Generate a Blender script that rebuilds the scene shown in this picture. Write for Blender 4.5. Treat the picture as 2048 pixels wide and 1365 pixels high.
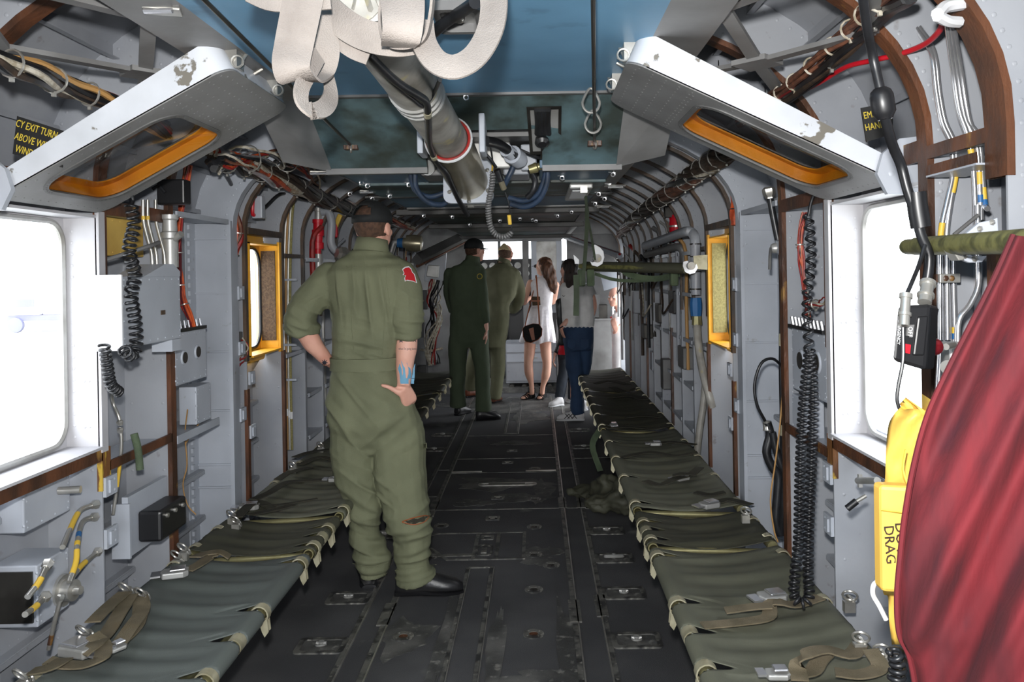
import bpy, math, random
import numpy as np
from mathutils import Vector, Matrix, noise, Quaternion
V = Vector
R = math.radians
random.seed(7)
sc = bpy.context.scene
for o in list(bpy.data.objects): bpy.data.objects.remove(o)
col = sc.collection

# ---------------------------------------------------------------- camera
F = 1600.0; VX, VY = 1072.0, 545.0; CAM = V((0.22, 0.0, 1.45)); ROLL = R(1.0)
cd = bpy.data.cameras.new('camera'); cam = bpy.data.objects.new('camera', cd); col.objects.link(cam)
cd.sensor_width = 36; cd.sensor_fit = 'HORIZONTAL'; cd.lens = F/2048*36
cd.shift_x = -(VX-1024)/2048; cd.shift_y = -(682.5-VY)/2048
cd.clip_start = .05; cd.clip_end = 200
cam.location = CAM
# the lens axis is the cabin axis; the camera is rolled one degree about it
cam.rotation_euler = (Matrix.Rotation(R(90), 3, 'X') @ Matrix.Rotation(-ROLL, 3, 'Z')).to_euler()
# shift acts in the rolled sensor frame: correct it so the axis still lands on (VX, VY)
sc.camera = cam
CR, SR = math.cos(ROLL), math.sin(ROLL)
def W(px, py, Y=None, X=None, Z=None):
    """a point of the cabin seen at pixel (px,py): give its depth Y, its x or its height"""
    dx, dy = px-VX, VY-py
    u, v = (dx*CR+dy*SR)/F, (-dx*SR+dy*CR)/F
    if Y is None:
        Y = (X-CAM.x)/u if X is not None else (Z-CAM.z)/v
    return V((CAM.x+u*Y, Y, CAM.z+v*Y))
# ---------------------------------------------------------------- light
sc.view_settings.view_transform = 'Standard'; sc.view_settings.look = 'None'
sc.view_settings.exposure = 0.0; sc.view_settings.gamma = 1.0; sc.view_settings.use_curve_mapping = False
wd = bpy.data.worlds.new('sky'); sc.world = wd; wd.use_nodes = True
bg = wd.node_tree.nodes['Background']; bg.inputs[0].default_value = (.93, .96, 1, 1); bg.inputs[1].default_value = 8.0
def area(name, loc, rot, size, power, color=(1,1,1), sy=None):
    l = bpy.data.lights.new(name, 'AREA'); l.energy = power; l.color = color; l.size = size
    if sy: l.shape = 'RECTANGLE'; l.size_y = sy
    o = bpy.data.objects.new(name, l); o.location = loc; o.rotation_euler = rot; col.objects.link(o); return o
fl = bpy.data.lights.new('camera_flash', 'SPOT'); fl.energy = 250; fl.spot_size = R(150); fl.spot_blend = 1.0; fl.shadow_soft_size = .03; fl.color = (1, .985, .96)
flo = bpy.data.objects.new('camera_flash', fl); flo.location = CAM+V((-.02, .02, .14)); flo.rotation_euler = (R(88), 0, R(3)); col.objects.link(flo)
# light portals: they emit nothing, they mark the openings the sky light comes through
def portal(name, loc, rot, sx, sy):
    o = area(name, loc, rot, sx, 1, sy=sy); o.data.cycles.is_portal = True; return o
portal('ramp_opening', (0, -3.0, 1.1), (R(90), 0, 0), 2.2, 2.1)
portal('left_aft_opening', (-1.33, 2.18, 1.29), (0, R(-90), 0), .75, .7)
portal('right_aft_opening', (1.33, 2.18, 1.29), (0, R(90), 0), .75, .7)
portal('left_forward_opening', (-1.33, 3.97, 1.34), (0, R(-90), 0), .6, .5)
portal('right_forward_opening', (1.33, 3.97, 1.34), (0, R(90), 0), .6, .5)
portal('crew_door_opening', (1.36, 8.92, .85), (0, R(90), 0), 1.65, 1.35)
portal('added_left_opening', (-1.33, 8.92, 1.29), (0, R(-90), 0), .72, .46)  # added opening, brings extra light to the far end of the cabin
portal('windshield_opening', (0, 11.9, 1.75), (R(-90), 0, 0), 2.3, .9)
portal('cockpit_left_opening', (-1.36, 10.8, 1.35), (0, R(-90), 0), 1.1, 1.2)
portal('cockpit_right_opening', (1.36, 10.8, 1.35), (0, R(90), 0), 1.1, 1.2)
sc.cycles.max_bounces = 6; sc.cycles.diffuse_bounces = 3; sc.cycles.glossy_bounces = 3
sc.cycles.transmission_bounces = 4; sc.cycles.transparent_max_bounces = 12
sc.cycles.sample_clamp_indirect = 4.0; sc.cycles.use_denoising = True
sc.cycles.caustics_reflective = False; sc.cycles.caustics_refractive = False

# ---------------------------------------------------------------- materials
def srgb(r, g, b):
    f = lambda c: (c/255/12.92) if c/255 <= .04045 else ((c/255+.055)/1.055)**2.4
    return (f(r), f(g), f(b), 1)
def mat(name, c, rough=.5, metal=0.0, c2=None, sc1=6.0, lo=.45, hi=.6, bump=0.0, bsc=60.0, spec=.5, c3=None, sc3=30.0, lo3=.6, hi3=.66, stretch=(1,1,1), alpha=None):
    m = bpy.data.materials.new(name); m.use_nodes = True; t = m.node_tree; n = t.nodes; L = t.links
    p = n['Principled BSDF']; p.inputs['Roughness'].default_value = rough; p.inputs['Metallic'].default_value = metal
    p.inputs['Specular IOR Level'].default_value = spec
    c = srgb(*c); p.inputs['Base Color'].default_value = c
    tc = n.new('ShaderNodeTexCoord'); mp = n.new('ShaderNodeMapping'); L.new(tc.outputs['Object'], mp.inputs[0]); mp.inputs['Scale'].default_value = stretch
    def layer(prev, colr, s, a, b, det=6):
        nz = n.new('ShaderNodeTexNoise'); nz.inputs['Scale'].default_value = s; nz.inputs['Detail'].default_value = det
        L.new(mp.outputs[0], nz.inputs[0])
        r = n.new('ShaderNodeMapRange'); r.inputs[1].default_value = a; r.inputs[2].default_value = b; L.new(nz.outputs[0], r.inputs[0])
        mx = n.new('ShaderNodeMix'); mx.data_type = 'RGBA'; L.new(r.outputs[0], mx.inputs[0])
        if prev is None: mx.inputs[6].default_value = c
        else: L.new(prev, mx.inputs[6])
        mx.inputs[7].default_value = srgb(*colr); return mx.outputs[2]
    o = None
    if c2: o = layer(None, c2, sc1, lo, hi)
    if c3: o = layer(o, c3, sc3, lo3, hi3)
    if o: L.new(o, p.inputs['Base Color'])
    if bump:
        nz = n.new('ShaderNodeTexNoise'); nz.inputs['Scale'].default_value = bsc; nz.inputs['Detail'].default_value = 5; L.new(mp.outputs[0], nz.inputs[0])
        b = n.new('ShaderNodeBump'); b.inputs['Strength'].default_value = bump; b.inputs['Distance'].default_value = .01
        L.new(nz.outputs[0], b.inputs['Height']); L.new(b.outputs[0], p.inputs['Normal'])
    return m
M = {}
M['darkgrey'] = mat('dark_brown_grey_beam', (66,65,64), .5, .1, (50,49,47), 5, .4, .7)
M['grey'] = mat('grey_paint', (158,161,167), .42, .0, (134,138,146), 3.0, .4, .75, .05, 40, c3=(120,116,112), sc3=22, lo3=.66, hi3=.8)
M['lgrey'] = mat('light_grey_paint', (178,183,192), .38, .0, (158,163,172), 4.0, .4, .8, .03, 40, c3=(120,115,105), sc3=18, lo3=.68, hi3=.8)
M['dgrey'] = mat('dark_grey_paint', (106,106,106), .45, .1, (84,83,82), 5, .4, .7, .03, 50)
M['hatchgrey'] = mat('hatch_grey_paint', (128,128,128), .45, .0, (104,103,102), 5, .4, .7, .03, 50)
M['chip'] = mat('chipped_white_paint', (205,209,216), .45, .0, (184,188,194), 4, .45, .7, .05, 30, c3=(112,108,100), sc3=14, lo3=.62, hi3=.64)
M['rust'] = mat('worn_brown_sealant', (98,60,38), .45, 0, (64,42,30), 9, .4, .6, .3, 60, c3=(150,112,56), sc3=14, lo3=.63, hi3=.7, stretch=(1,1,.5))
M['rust2'] = mat('brown_yellow_worn_primer', (116,76,40), .5, 0, (78,50,32), 9, .42, .6, .3, 60, c3=(196,164,62), sc3=12, lo3=.55, hi3=.58, stretch=(1,1,.4))
M['orustd'] = mat('dark_brown_strip', (86,66,48), .5, 0, (56,48,42), 9, .4, .6, .2, 60)
M['blue'] = mat('blue_soundproof_panel', (108,154,186), .5, 0, (92,134,164), 3, .35, .75, .06, 14, c3=(60,84,100), sc3=6, lo3=.62, hi3=.85)
M['blued'] = mat('dark_blue_panel', (84,112,134), .5, 0, (68,86,98), 4, .4, .7, .05, 20)
M['teal'] = mat('oil_stained_teal_panel', (92,116,122), .5, 0, (56,64,60), 4.2, .36, .6, .08, 20, c3=(40,42,33), sc3=8, lo3=.5, hi3=.72)
M['floor'] = mat('black_nonslip_floor', (66,66,68), .75, 0, (84,84,85), 2.4, .42, .7, .35, 260, c3=(105,105,102), sc3=3.2, lo3=.66, hi3=.72)
M['floorwear'] = mat('worn_grey_floor', (66,66,65), .6, .0, (104,103,100), 5, .42, .62, .3, 200, c3=(128,127,122), sc3=26, lo3=.58, hi3=.7)
M['seam'] = mat('worn_metal_strip', (112,111,106), .45, .2, (60,60,60), 14, .45, .6, .15, 80, c3=(150,148,140), sc3=40, lo3=.6, hi3=.7)
M['steel'] = mat('bare_steel', (196,194,188), .3, .7, (150,147,140), 10, .4, .7, .02, 40)
M['alu'] = mat('dull_aluminium', (180,180,178), .4, .4, (140,138,132), 8, .4, .7, .03, 40)
M['chrome'] = mat('chrome', (225,225,228), .2, .85)
M['dullmetal'] = mat('scuffed_cylinder_metal', (168,165,158), .45, .1, (104,100,92), 7, .4, .7, .1, 40, c3=(160,150,110), sc3=12, lo3=.62, hi3=.7)
M['sleeve'] = mat('polished_sleeve_metal', (182,174,150), .3, .6, (120,112,90), 6, .4, .75, .03, 30)
M['darkmetal'] = mat('dark_metal', (70,68,64), .4, .6, (46,44,42), 10, .4, .7)
M['black'] = mat('black_plastic', (26,26,28), .38, 0)
M['rubber'] = mat('black_rubber_cable', (34,35,38), .36, 0, (24,24,26), 20, .4, .6)
M['bluehose'] = mat('dark_blue_hose', (40,56,78), .5, 0, (30,42,58), 20, .4, .6)
M['canvas'] = mat('olive_grey_canvas', (100,101,86), .58, 0, (88,89,76), 5, .4, .7, .12, 600, c3=(62,62,52), sc3=3, lo3=.6, hi3=.8)
M['canvasg'] = mat('green_grey_canvas', (92,98,94), .58, 0, (83,88,85), 5, .4, .7, .12, 600)
M['canvasd'] = mat('dark_olive_canvas', (70,70,56), .66, 0, (58,58,46), 5, .4, .7, .12, 600)
M['web'] = mat('brown_olive_webbing', (116,105,84), .85, 0, (92,84,64), 14, .4, .65, .4, 500, c3=(112,98,72), sc3=9, lo3=.6, hi3=.75)
M['webg'] = mat('green_webbing', (84,98,74), .85, 0, (68,80,60), 14, .4, .65, .4, 500)
M['webdk'] = mat('dark_olive_webbing', (56,54,42), .85, 0, (44,42,32), 14, .4, .65, .4, 500)
M['clip'] = mat('cream_anodised_clip', (196,190,162), .35, .5, (160,152,124), 20, .45, .7)
M['tube'] = mat('gold_anodised_tube', (168,162,120), .35, .6, (130,122,84), 14, .4, .7)
M['strapw'] = mat('off_white_webbing', (136,129,123), .9, 0, (108,101,96), 7, .42, .7, .35, 420)
M['orange'] = mat('orange_foam_seal', (226,148,24), .5, 0, (196,116,18), 8, .45, .75, .2, 40)
M['yellow'] = mat('yellow_window_frame', (232,170,36), .45, 0, (206,140,28), 7, .5, .75, .1, 60)
M['yelcloth'] = mat('yellow_rubberised_fabric', (218,176,80), .55, 0, (204,158,64), 3, .4, .7, .2, 14)
M['yellowp'] = mat('pale_yellow_panel', (214,180,96), .5, 0, (186,150,74), 6, .4, .7)
M['tapey'] = mat('yellow_tape', (214,176,62), .5)
M['tapeb'] = mat('blue_tape', (40,96,150), .5)
M['red'] = mat('dark_red_mesh_cloth', (98,17,26), .88, 0, (74,13,22), 6, .42, .6, .3, 16, c3=(62,14,26), sc3=11, lo3=.56, hi3=.75, stretch=(2.2,2.2,.5))
M['redp'] = mat('red_plastic', (196,24,40), .4)
M['redmetal'] = mat('red_anodised_metal', (190,50,60), .3, .7)
M['redwire'] = mat('red_wire', (150,34,30), .5, 0, (120,28,26), 20)
M['orwire'] = mat('orange_wire_bundle', (196,84,36), .5, 0, (150,56,28), 40, .4, .6)
M['brwire'] = mat('brown_wire_bundle', (120,76,56), .55, 0, (88,56,44), 40, .4, .6)
M['drkwire'] = mat('dark_brown_wire_bundle', (66,50,38), .6, 0, (40,32,26), 40, .4, .6)
M['whwire'] = mat('white_wire', (196,190,176), .5, 0, (150,140,120), 40, .4, .6)
M['tanwire'] = mat('tan_cord', (170,130,78), .6)
M['white'] = mat('white_paint', (225,226,228), .4)
M['suit'] = mat('sage_green_flight_suit', (113,116,90), .85, 0, (102,105,81), 6, .4, .7, .25, 380)
M['suit2'] = mat('dark_green_flight_suit', (76,88,68), .85, 0, (68,79,60), 6, .4, .7, .25, 380)
M['suit3'] = mat('olive_flight_suit', (104,104,80), .85, 0, (90,91,68), 6, .4, .7, .25, 380)
M['skin'] = mat('skin', (222,170,150), .5, 0, (206,148,128), 9, .4, .7, .05, 120)
M['skinf'] = mat('pale_skin', (226,176,152), .5, 0, (214,160,138), 9, .4, .7, .05, 120)
M['hairs'] = mat('short_brown_hair', (92,66,50), .8, 0, (70,50,38), 60, .4, .6, .5, 300)
M['hairl'] = mat('long_brown_hair', (104,64,40), .5, 0, (66,40,28), 26, .4, .6, .6, 90, stretch=(3,3,.4))
M['hairb'] = mat('dark_brown_hair', (48,32,26), .5, 0, (30,22,20), 26, .4, .6, .6, 90, stretch=(3,3,.4))
M['cap'] = mat('black_cap_cloth', (24,26,27), .8, 0, (30,32,33), 20, .4, .7, .2, 300)
M['garrison'] = mat('khaki_garrison_cap', (196,178,140), .8)
M['boot'] = mat('black_leather', (34,34,36), .38, 0, (46,45,44), 20, .5, .7, .15, 60)
M['brshoe'] = mat('brown_leather', (110,58,36), .45)
M['dress'] = mat('white_dress_cloth', (248,244,248), .85, 0, (236,232,238), 40, .5, .7, .1, 120)
M['blouse'] = mat('white_blouse_cloth', (238,236,234), .85, 0, (224,222,220), 14, .4, .7, .1, 120)
M['jeans'] = mat('blue_denim', (42,66,98), .8, 0, (34,54,82), 7, .4, .7, .3, 400)
M['djeans'] = mat('dark_denim', (44,50,60), .8, 0, (36,40,48), 7, .4, .7, .3, 400)
M['sneaker'] = mat('silver_mesh_sneaker', (206,204,204), .5)
M['tattoo'] = mat('dark_tattoo_ink', (52,52,62), .6)
M['tattoob'] = mat('blue_tattoo_ink', (104,158,188), .6)
M['patch'] = mat('red_patch', (190,26,34), .7)
M['gauge'] = mat('dark_gauge_face', (22,22,24), .3)
M['signb'] = mat('black_sign', (24,24,24), .5)
M['signy'] = mat('yellow_stencil', (200,176,60), .5)
M['strapcol'] = mat('tan_leather_strap', (150,82,46), .5)
M['velcro'] = mat('brown_pile_strip', (92,74,56), .95, 0, (74,58,44), 90, .4, .6, .4, 300)
M['velcrog'] = mat('olive_pile_strip', (150,142,94), .95, 0, (132,124,80), 90, .4, .6, .4, 300)
M['greenpipe'] = mat('mottled_green_tube', (112,110,66), .55, 0, (74,74,44), 26, .45, .6, .15, 60, stretch=(1,1,1))
M['asphalt'] = mat('pale_apron', (200,200,196), .9)
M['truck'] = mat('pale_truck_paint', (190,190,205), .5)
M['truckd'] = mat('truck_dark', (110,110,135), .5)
gl = bpy.data.materials.new('clear_window_pane'); gl.use_nodes = True; n_ = gl.node_tree.nodes
tb = n_.new('ShaderNodeBsdfTransparent'); tb.inputs[0].default_value = (.94,.95,.96,1); gb = n_.new('ShaderNodeBsdfGlossy'); gb.inputs['Roughness'].default_value = .08
mx_ = n_.new('ShaderNodeMixShader'); mx_.inputs[0].default_value = .06
gl.node_tree.links.new(tb.outputs[0], mx_.inputs[1]); gl.node_tree.links.new(gb.outputs[0], mx_.inputs[2]); gl.node_tree.links.new(mx_.outputs[0], n_['Material Output'].inputs[0])
M['glass'] = gl
M['winframe'] = mat('window_frame_paint', (192,191,194), .45, 0, (172,171,175), 5, .4, .7)
M['bagleather'] = mat('black_bag_leather', (20,19,19), .7, 0, spec=.2)
M['strapg'] = mat('dull_green_strap', (66,76,58), .9, 0, (54,62,48), 14, .4, .65)
g2 = bpy.data.materials.new('hatch_pane_acrylic'); g2.use_nodes = True; n_ = g2.node_tree.nodes
tb = n_.new('ShaderNodeBsdfTransparent'); tb.inputs[0].default_value = (.72,.7,.68,1); gb = n_.new('ShaderNodeBsdfGlossy'); gb.inputs['Roughness'].default_value = .06
mx_ = n_.new('ShaderNodeMixShader'); mx_.inputs[0].default_value = .14
g2.node_tree.links.new(tb.outputs[0], mx_.inputs[1]); g2.node_tree.links.new(gb.outputs[0], mx_.inputs[2]); g2.node_tree.links.new(mx_.outputs[0], n_['Material Output'].inputs[0])
M['pane'] = g2

# ---------------------------------------------------------------- mesh helpers
def frames(pts, closed=False):
    """rotation-minimising frames along a polyline"""
    P = [V(p) for p in pts]; n = len(P); T = []
    for i in range(n):
        a = P[(i-1) % n] if (closed or i) else P[0]; b = P[(i+1) % n] if (closed or i < n-1) else P[-1]
        d = b-a; T.append(d.normalized() if d.length > 1e-9 else V((0,0,1)))
    u = T[0].orthogonal().normalized() if abs(T[0].z) > .95 else T[0].cross(V((0,0,1))).normalized()
    out = []
    for i in range(n):
        if i:
            q = T[i-1].rotation_difference(T[i]); u = q @ u
        u = (u-T[i]*u.dot(T[i])).normalized(); out.append((P[i], T[i], u, T[i].cross(u)))
    return out
def smooth(pts, k=4, closed=False):
    """Catmull-Rom through the points"""
    P = [V(p) for p in pts]; n = len(P); out = []
    rng = range(n if closed else n-1)
    for i in rng:
        p0 = P[(i-1) % n] if (closed or i) else P[0]*2-P[1]
        p1, p2 = P[i], P[(i+1) % n]
        p3 = P[(i+2) % n] if (closed or i+2 < n) else P[-1]*2-P[-2]
        for j in range(k):
            t = j/k
            out.append(.5*((2*p1)+(p2-p0)*t+(2*p0-5*p1+4*p2-p3)*t*t+(3*p1-p0-3*p2+p3)*t**3))
    if not closed: out.append(P[-1])
    return out
class MB:
    def __init__(s): s.v = []; s.f = []
    def add(s, vs, fs):
        o = len(s.v); s.v += [tuple(v) for v in vs]; s.f += [tuple(i+o for i in f) for f in fs]; return s
    def box(s, c, d, rot=None, taper=None):
        hx, hy, hz = d[0]/2, d[1]/2, d[2]/2; vs = []
        for z in (-1, 1):
            k = 1 if (taper is None or z < 0) else taper
            for x, y in ((-1,-1),(1,-1),(1,1),(-1,1)): vs.append(V((x*hx*k, y*hy*k, z*hz)))
        if rot is not None: vs = [rot @ v for v in vs]
        c = V(c)
        return s.add([v+c for v in vs], [(3,2,1,0),(4,5,6,7),(0,1,5,4),(1,2,6,5),(2,3,7,6),(3,0,4,7)])
    def bb(s, x0, x1, y0, y1, z0, z1): return s.box(((x0+x1)/2,(y0+y1)/2,(z0+z1)/2), (abs(x1-x0),abs(y1-y0),abs(z1-z0)))
    def tube(s, pts, r, n=8, closed=False, cap=True):
        fr = frames(pts, closed); rr = r if isinstance(r, (list, tuple)) else [r]*len(fr); o = len(s.v)
        for (p, t, u, w), q in zip(fr, rr):
            for k in range(n):
                a = 2*math.pi*k/n; s.v.append(tuple(p+(u*math.cos(a)+w*math.sin(a))*q))
        m = len(fr)
        for i in range(m if closed else m-1):
            for k in range(n):
                a, b = o+i*n+k, o+i*n+(k+1) % n; c, d = o+((i+1) % m)*n+(k+1) % n, o+((i+1) % m)*n+k
                s.f.append((a, b, c, d))
        if cap and not closed:
            s.f.append(tuple(o+k for k in range(n))[::-1]); s.f.append(tuple(o+(m-1)*n+k for k in range(n)))
        return s
    def cyl(s, a, b, r0, r1=None, n=16): return s.tube([a, b], [r0, r0 if r1 is None else r1], n)
    def lathe(s, a, ax, prof, n=20):
        """profile [(distance along axis, radius)]"""
        ax = V(ax).normalized(); return s.tube([V(a)+ax*d for d, r in prof], [max(r, 1e-4) for d, r in prof], n) if all(prof[i][0] < prof[i+1][0] for i in range(len(prof)-1)) else s._lathe(a, ax, prof, n)
    def _lathe(s, a, ax, prof, n):
        u = ax.orthogonal().normalized(); w = ax.cross(u); a = V(a); o = len(s.v)
        for d, r in prof:
            for k in range(n):
                t = 2*math.pi*k/n; s.v.append(tuple(a+ax*d+(u*math.cos(t)+w*math.sin(t))*r))
        for i in range(len(prof)-1):
            for k in range(n):
                s.f.append((o+i*n+k, o+i*n+(k+1) % n, o+(i+1)*n+(k+1) % n, o+(i+1)*n+k))
        return s
    def ribbon(s, pts, wd, th=.003, wdir=None, roll=None):
        """flat strap: width vector follows wdir (list or one)"""
        fr = frames(pts); o = len(s.v); m = len(fr)
        for i, (p, t, u, w) in enumerate(fr):
            d = wdir[i] if isinstance(wdir, list) else wdir
            if d is not None:
                u = V(d); u = (u-t*u.dot(t)).normalized(); w = t.cross(u)
            if roll: 
                a = roll[i] if isinstance(roll, list) else roll
                u, w = u*math.cos(a)+w*math.sin(a), w*math.cos(a)-u*math.sin(a)
            q = wd[i] if isinstance(wd, list) else wd
            for su, sw in ((-1,-1),(1,-1),(1,1),(-1,1)): s.v.append(tuple(p+u*su*q/2+w*sw*th/2))
        for i in range(m-1):
            for k in range(4): s.f.append((o+i*4+k, o+i*4+(k+1) % 4, o+(i+1)*4+(k+1) % 4, o+(i+1)*4+k))
        s.f.append((o+3, o+2, o+1, o)); s.f.append(tuple(o+(m-1)*4+k for k in range(4)))
        return s
    def prism(s, poly, d):
        """polygon (3D points) extruded by vector d"""
        d = V(d); n = len(poly); P = [V(p) for p in poly]
        return s.add(P+[p+d for p in P], [tuple(range(n))[::-1], tuple(range(n, 2*n))]+[(i, (i+1) % n, n+(i+1) % n, n+i) for i in range(n)])
    def plate(s, outer, inner, d):
        """plate with a hole: outer and inner loops have the same count"""
        d = V(d); n = len(outer); P = [V(p) for p in outer]+[V(p) for p in inner]; Q = [p+d for p in P]; f = []
        for i in range(n):
            j = (i+1) % n
            f += [(i, n+i, n+j, j), (2*n+i, 2*n+j, 3*n+j, 3*n+i), (i, j, 2*n+j, 2*n+i), (n+i, 3*n+i, 3*n+j, n+j)]
        return s.add(P+Q, f)
    def rivet(s, p, nrm, r=.004, h=.002):
        nrm = V(nrm).normalized(); u = nrm.orthogonal().normalized(); w = nrm.cross(u); p = V(p); o = len(s.v)
        for k in range(6):
            a = k*math.pi/3; s.v.append(tuple(p+(u*math.cos(a)+w*math.sin(a))*r))
        s.v.append(tuple(p+nrm*h)); s.f += [(o+k, o+(k+1) % 6, o+6) for k in range(6)]
        return s
    def rivets(s, a, b, nrm, step=.03, r=.004, h=.002):
        a, b = V(a), V(b); L = (b-a).length; k = max(1, int(L/step))
        for i in range(k+1): s.rivet(a+(b-a)*(i/k), nrm, r, h)
        return s
    def ball(s, c, r, n=10, m=7, sq=(1,1,1)):
        c = V(c); o = len(s.v); s.v.append(tuple(c+V((0,0,r*sq[2]))))
        for j in range(1, m):
            t = math.pi*j/m
            for k in range(n):
                a = 2*math.pi*k/n; s.v.append(tuple(c+V((r*sq[0]*math.sin(t)*math.cos(a), r*sq[1]*math.sin(t)*math.sin(a), r*sq[2]*math.cos(t)))))
        s.v.append(tuple(c-V((0,0,r*sq[2])))); e = len(s.v)-1
        for k in range(n):
            s.f.append((o, o+1+k, o+1+(k+1) % n)); s.f.append((e, o+1+(m-2)*n+(k+1) % n, o+1+(m-2)*n+k))
            for j in range(m-2):
                s.f.append((o+1+j*n+k, o+1+(j+1)*n+k, o+1+(j+1)*n+(k+1) % n, o+1+j*n+(k+1) % n))
        return s
    def torus(s, c, nrm, Rr, r, n=20, m=7, sq=1.0, a0=0, a1=2*math.pi):
        nrm = V(nrm).normalized(); u = nrm.cross(V((0,0,1))); u = u.normalized() if u.length > .01 else V((1,0,0)); w = nrm.cross(u); c = V(c)
        full = abs(a1-a0-2*math.pi) < 1e-6
        P = [c+(u*math.cos(a0+(a1-a0)*k/n)*Rr+w*math.sin(a0+(a1-a0)*k/n)*Rr*sq) for k in range(n if full else n+1)]
        return s.tube(P, r, m, closed=full)
    def helix(s, pts, Rr, r, pitch, n=6, k=9):
        """coiled cord around a path"""
        P = smooth(pts, 12); fr = frames(P); L = [0]
        for i in range(1, len(fr)): L.append(L[-1]+(fr[i][0]-fr[i-1][0]).length)
        tot = L[-1]; cnt = int(tot/pitch*k); out = []; j = 0
        for q in range(cnt+1):
            d = tot*q/cnt
            while j < len(L)-2 and L[j+1] < d: j += 1
            t = (d-L[j])/max(1e-6, L[j+1]-L[j]); p = fr[j][0].lerp(fr[j+1][0], t); u = fr[j][2].lerp(fr[j+1][2], t); w = fr[j][3].lerp(fr[j+1][3], t)
            a = 2*math.pi*q/k; out.append(p+(u*math.cos(a)+w*math.sin(a))*Rr)
        return s.tube(out, r, n)
    def stays(s): return s
    def build(s, name, m, parent=None, sm=True, bevel=0, ang=40):
        me = bpy.data.meshes.new(name); org = V(parent['_o']) if parent is not None else V((0,0,0))
        me.from_pydata([tuple(V(v)-org) for v in s.v], [], s.f); me.update()
        for q in (m if isinstance(m, (list, tuple)) else [m]): me.materials.append(M[q] if isinstance(q, str) else q)
        o = bpy.data.objects.new(name, me); col.objects.link(o)
        if parent is not None: o.parent = parent
        if parent is not None: o['_o'] = tuple(org)
        else: o['_o'] = (0., 0., 0.)
        if bevel:
            b = o.modifiers.new('bevel', 'BEVEL'); b.width = bevel; b.segments = 2; b.limit_method = 'ANGLE'; b.angle_limit = R(50)
        if sm:
            me.polygons.foreach_set('use_smooth', [True]*len(me.polygons))
            try: me.set_sharp_from_angle(angle=R(ang))
            except Exception: pass
        return o
def tag(o, label, cat, group=None, kind=None):
    if label: o['label'] = label
    if cat: o['category'] = cat
    if group: o['group'] = group
    if kind: o['kind'] = kind
    return o
def thing(name, label, cat, loc=(0,0,0), group=None):
    o = bpy.data.objects.new(name, None); col.objects.link(o); o.location = loc; o['_o'] = tuple(loc); o.empty_display_size = .05
    return tag(o, label, cat, group)
def struct(o): o['kind'] = 'structure'; return o
def children(o): return [c for c in ALLCH.get(o.name, [])]
ALLCH = {}
def index_children():
    ALLCH.clear()
    for o in bpy.data.objects:
        if o.parent: ALLCH.setdefault(o.parent.name, []).append(o)
def copy_tree(o, loc=None, label=None, rot=None, scale=None, group=None, mats=None):
    def rec(q, par):
        c = q.copy(); col.objects.link(c)
        if par is not None: c.parent = par
        for ch in [x for x in bpy.data.objects if x.parent == q]: rec(ch, c)
        return c
    c = rec(o, None)
    if loc is not None: c.location = loc
    if rot is not None: c.rotation_euler = rot
    if scale is not None: c.scale = scale
    if label: c['label'] = label
    if group: c['group'] = group
    return c
def rrect(c, u, w, hu, hw, r, k=5):
    """rounded rectangle loop"""
    c, u, w = V(c), V(u).normalized(), V(w).normalized(); out = []
    for qx, qy, a0 in ((1,1,0),(-1,1,90),(-1,-1,180),(1,-1,270)):
        for j in range(k):
            a = R(a0+90*j/(k-1)); out.append(c+u*(qx*(hu-r)+r*math.cos(a))+w*(qy*(hw-r)+r*math.sin(a)))
    return out
def text3d(s, size, loc, xdir, zdir, th=.0005, font_scale=(1,1)):
    """solid lettering, baseline along xdir, up along zdir"""
    cu = bpy.data.curves.new('t', 'FONT'); cu.body = s; cu.size = size; cu.extrude = th; cu.resolution_u = 2
    o = bpy.data.objects.new('t', cu); col.objects.link(o); dg = bpy.context.evaluated_depsgraph_get(); me = bpy.data.meshes.new_from_object(o.evaluated_get(dg))
    x = V(xdir).normalized(); y = V(zdir); y = (y-x*y.dot(x)).normalized(); z = x.cross(y); mb = MB()
    mb.add([V(loc)+x*v.co.x*font_scale[0]+y*v.co.y*font_scale[1]+z*v.co.z for v in me.vertices], [tuple(p.vertices) for p in me.polygons])
    bpy.data.objects.remove(o); bpy.data.meshes.remove(me); return mb
# ================================================================ the fuselage shell (setting)
WI = 1.125                                  # inner face of the ribs
def zparam(Y):
    t = min(1, max(0, (Y-2.9)/.6)); return 1.72-.06*t, 2.28-.13*t
def side_profile(Y, off=0.0, top=True, n=14, z0=0.0):
    """(x, z) from the floor up to the crown for the right side"""
    zc, zt = zparam(Y); out = [(WI+off, z) for z in (z0, .2, .4, .6, .8, .93, 1.06, 1.2, 1.35, 1.5, 1.62, 1.64) if z >= z0]
    p = 2/2.25
    for i in range(n+1):
        a = math.pi/2*i/n
        out.append(((WI+off)*math.cos(a)**p, zc+(zt+off-zc)*math.sin(a)**p))
    return out
SK = .18
HOLES = {-1: [(1.87,2.62,.93,1.64), (3.74,4.34,1.06,1.62), (8.7,9.15,.93,1.64), (10.2,11.4,.8,1.64)], 1: [(1.87,2.62,.93,1.64), (3.74,4.34,1.06,1.62), (8.2,9.6,0,1.64), (10.2,11.4,.8,1.64)]}  # hole opposite the crew door added, crew door widened, to light the forward end
YS = sorted({-3.0,-2,-1,0,.5,1.0,1.5,1.87,2.62,2.94,3.3,3.74,4.34,4.7,5.2,5.7,6.2,6.7,7.2,7.7,8.2,8.7,9.15,9.6,10.2,10.8,11.4,11.9})
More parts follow.
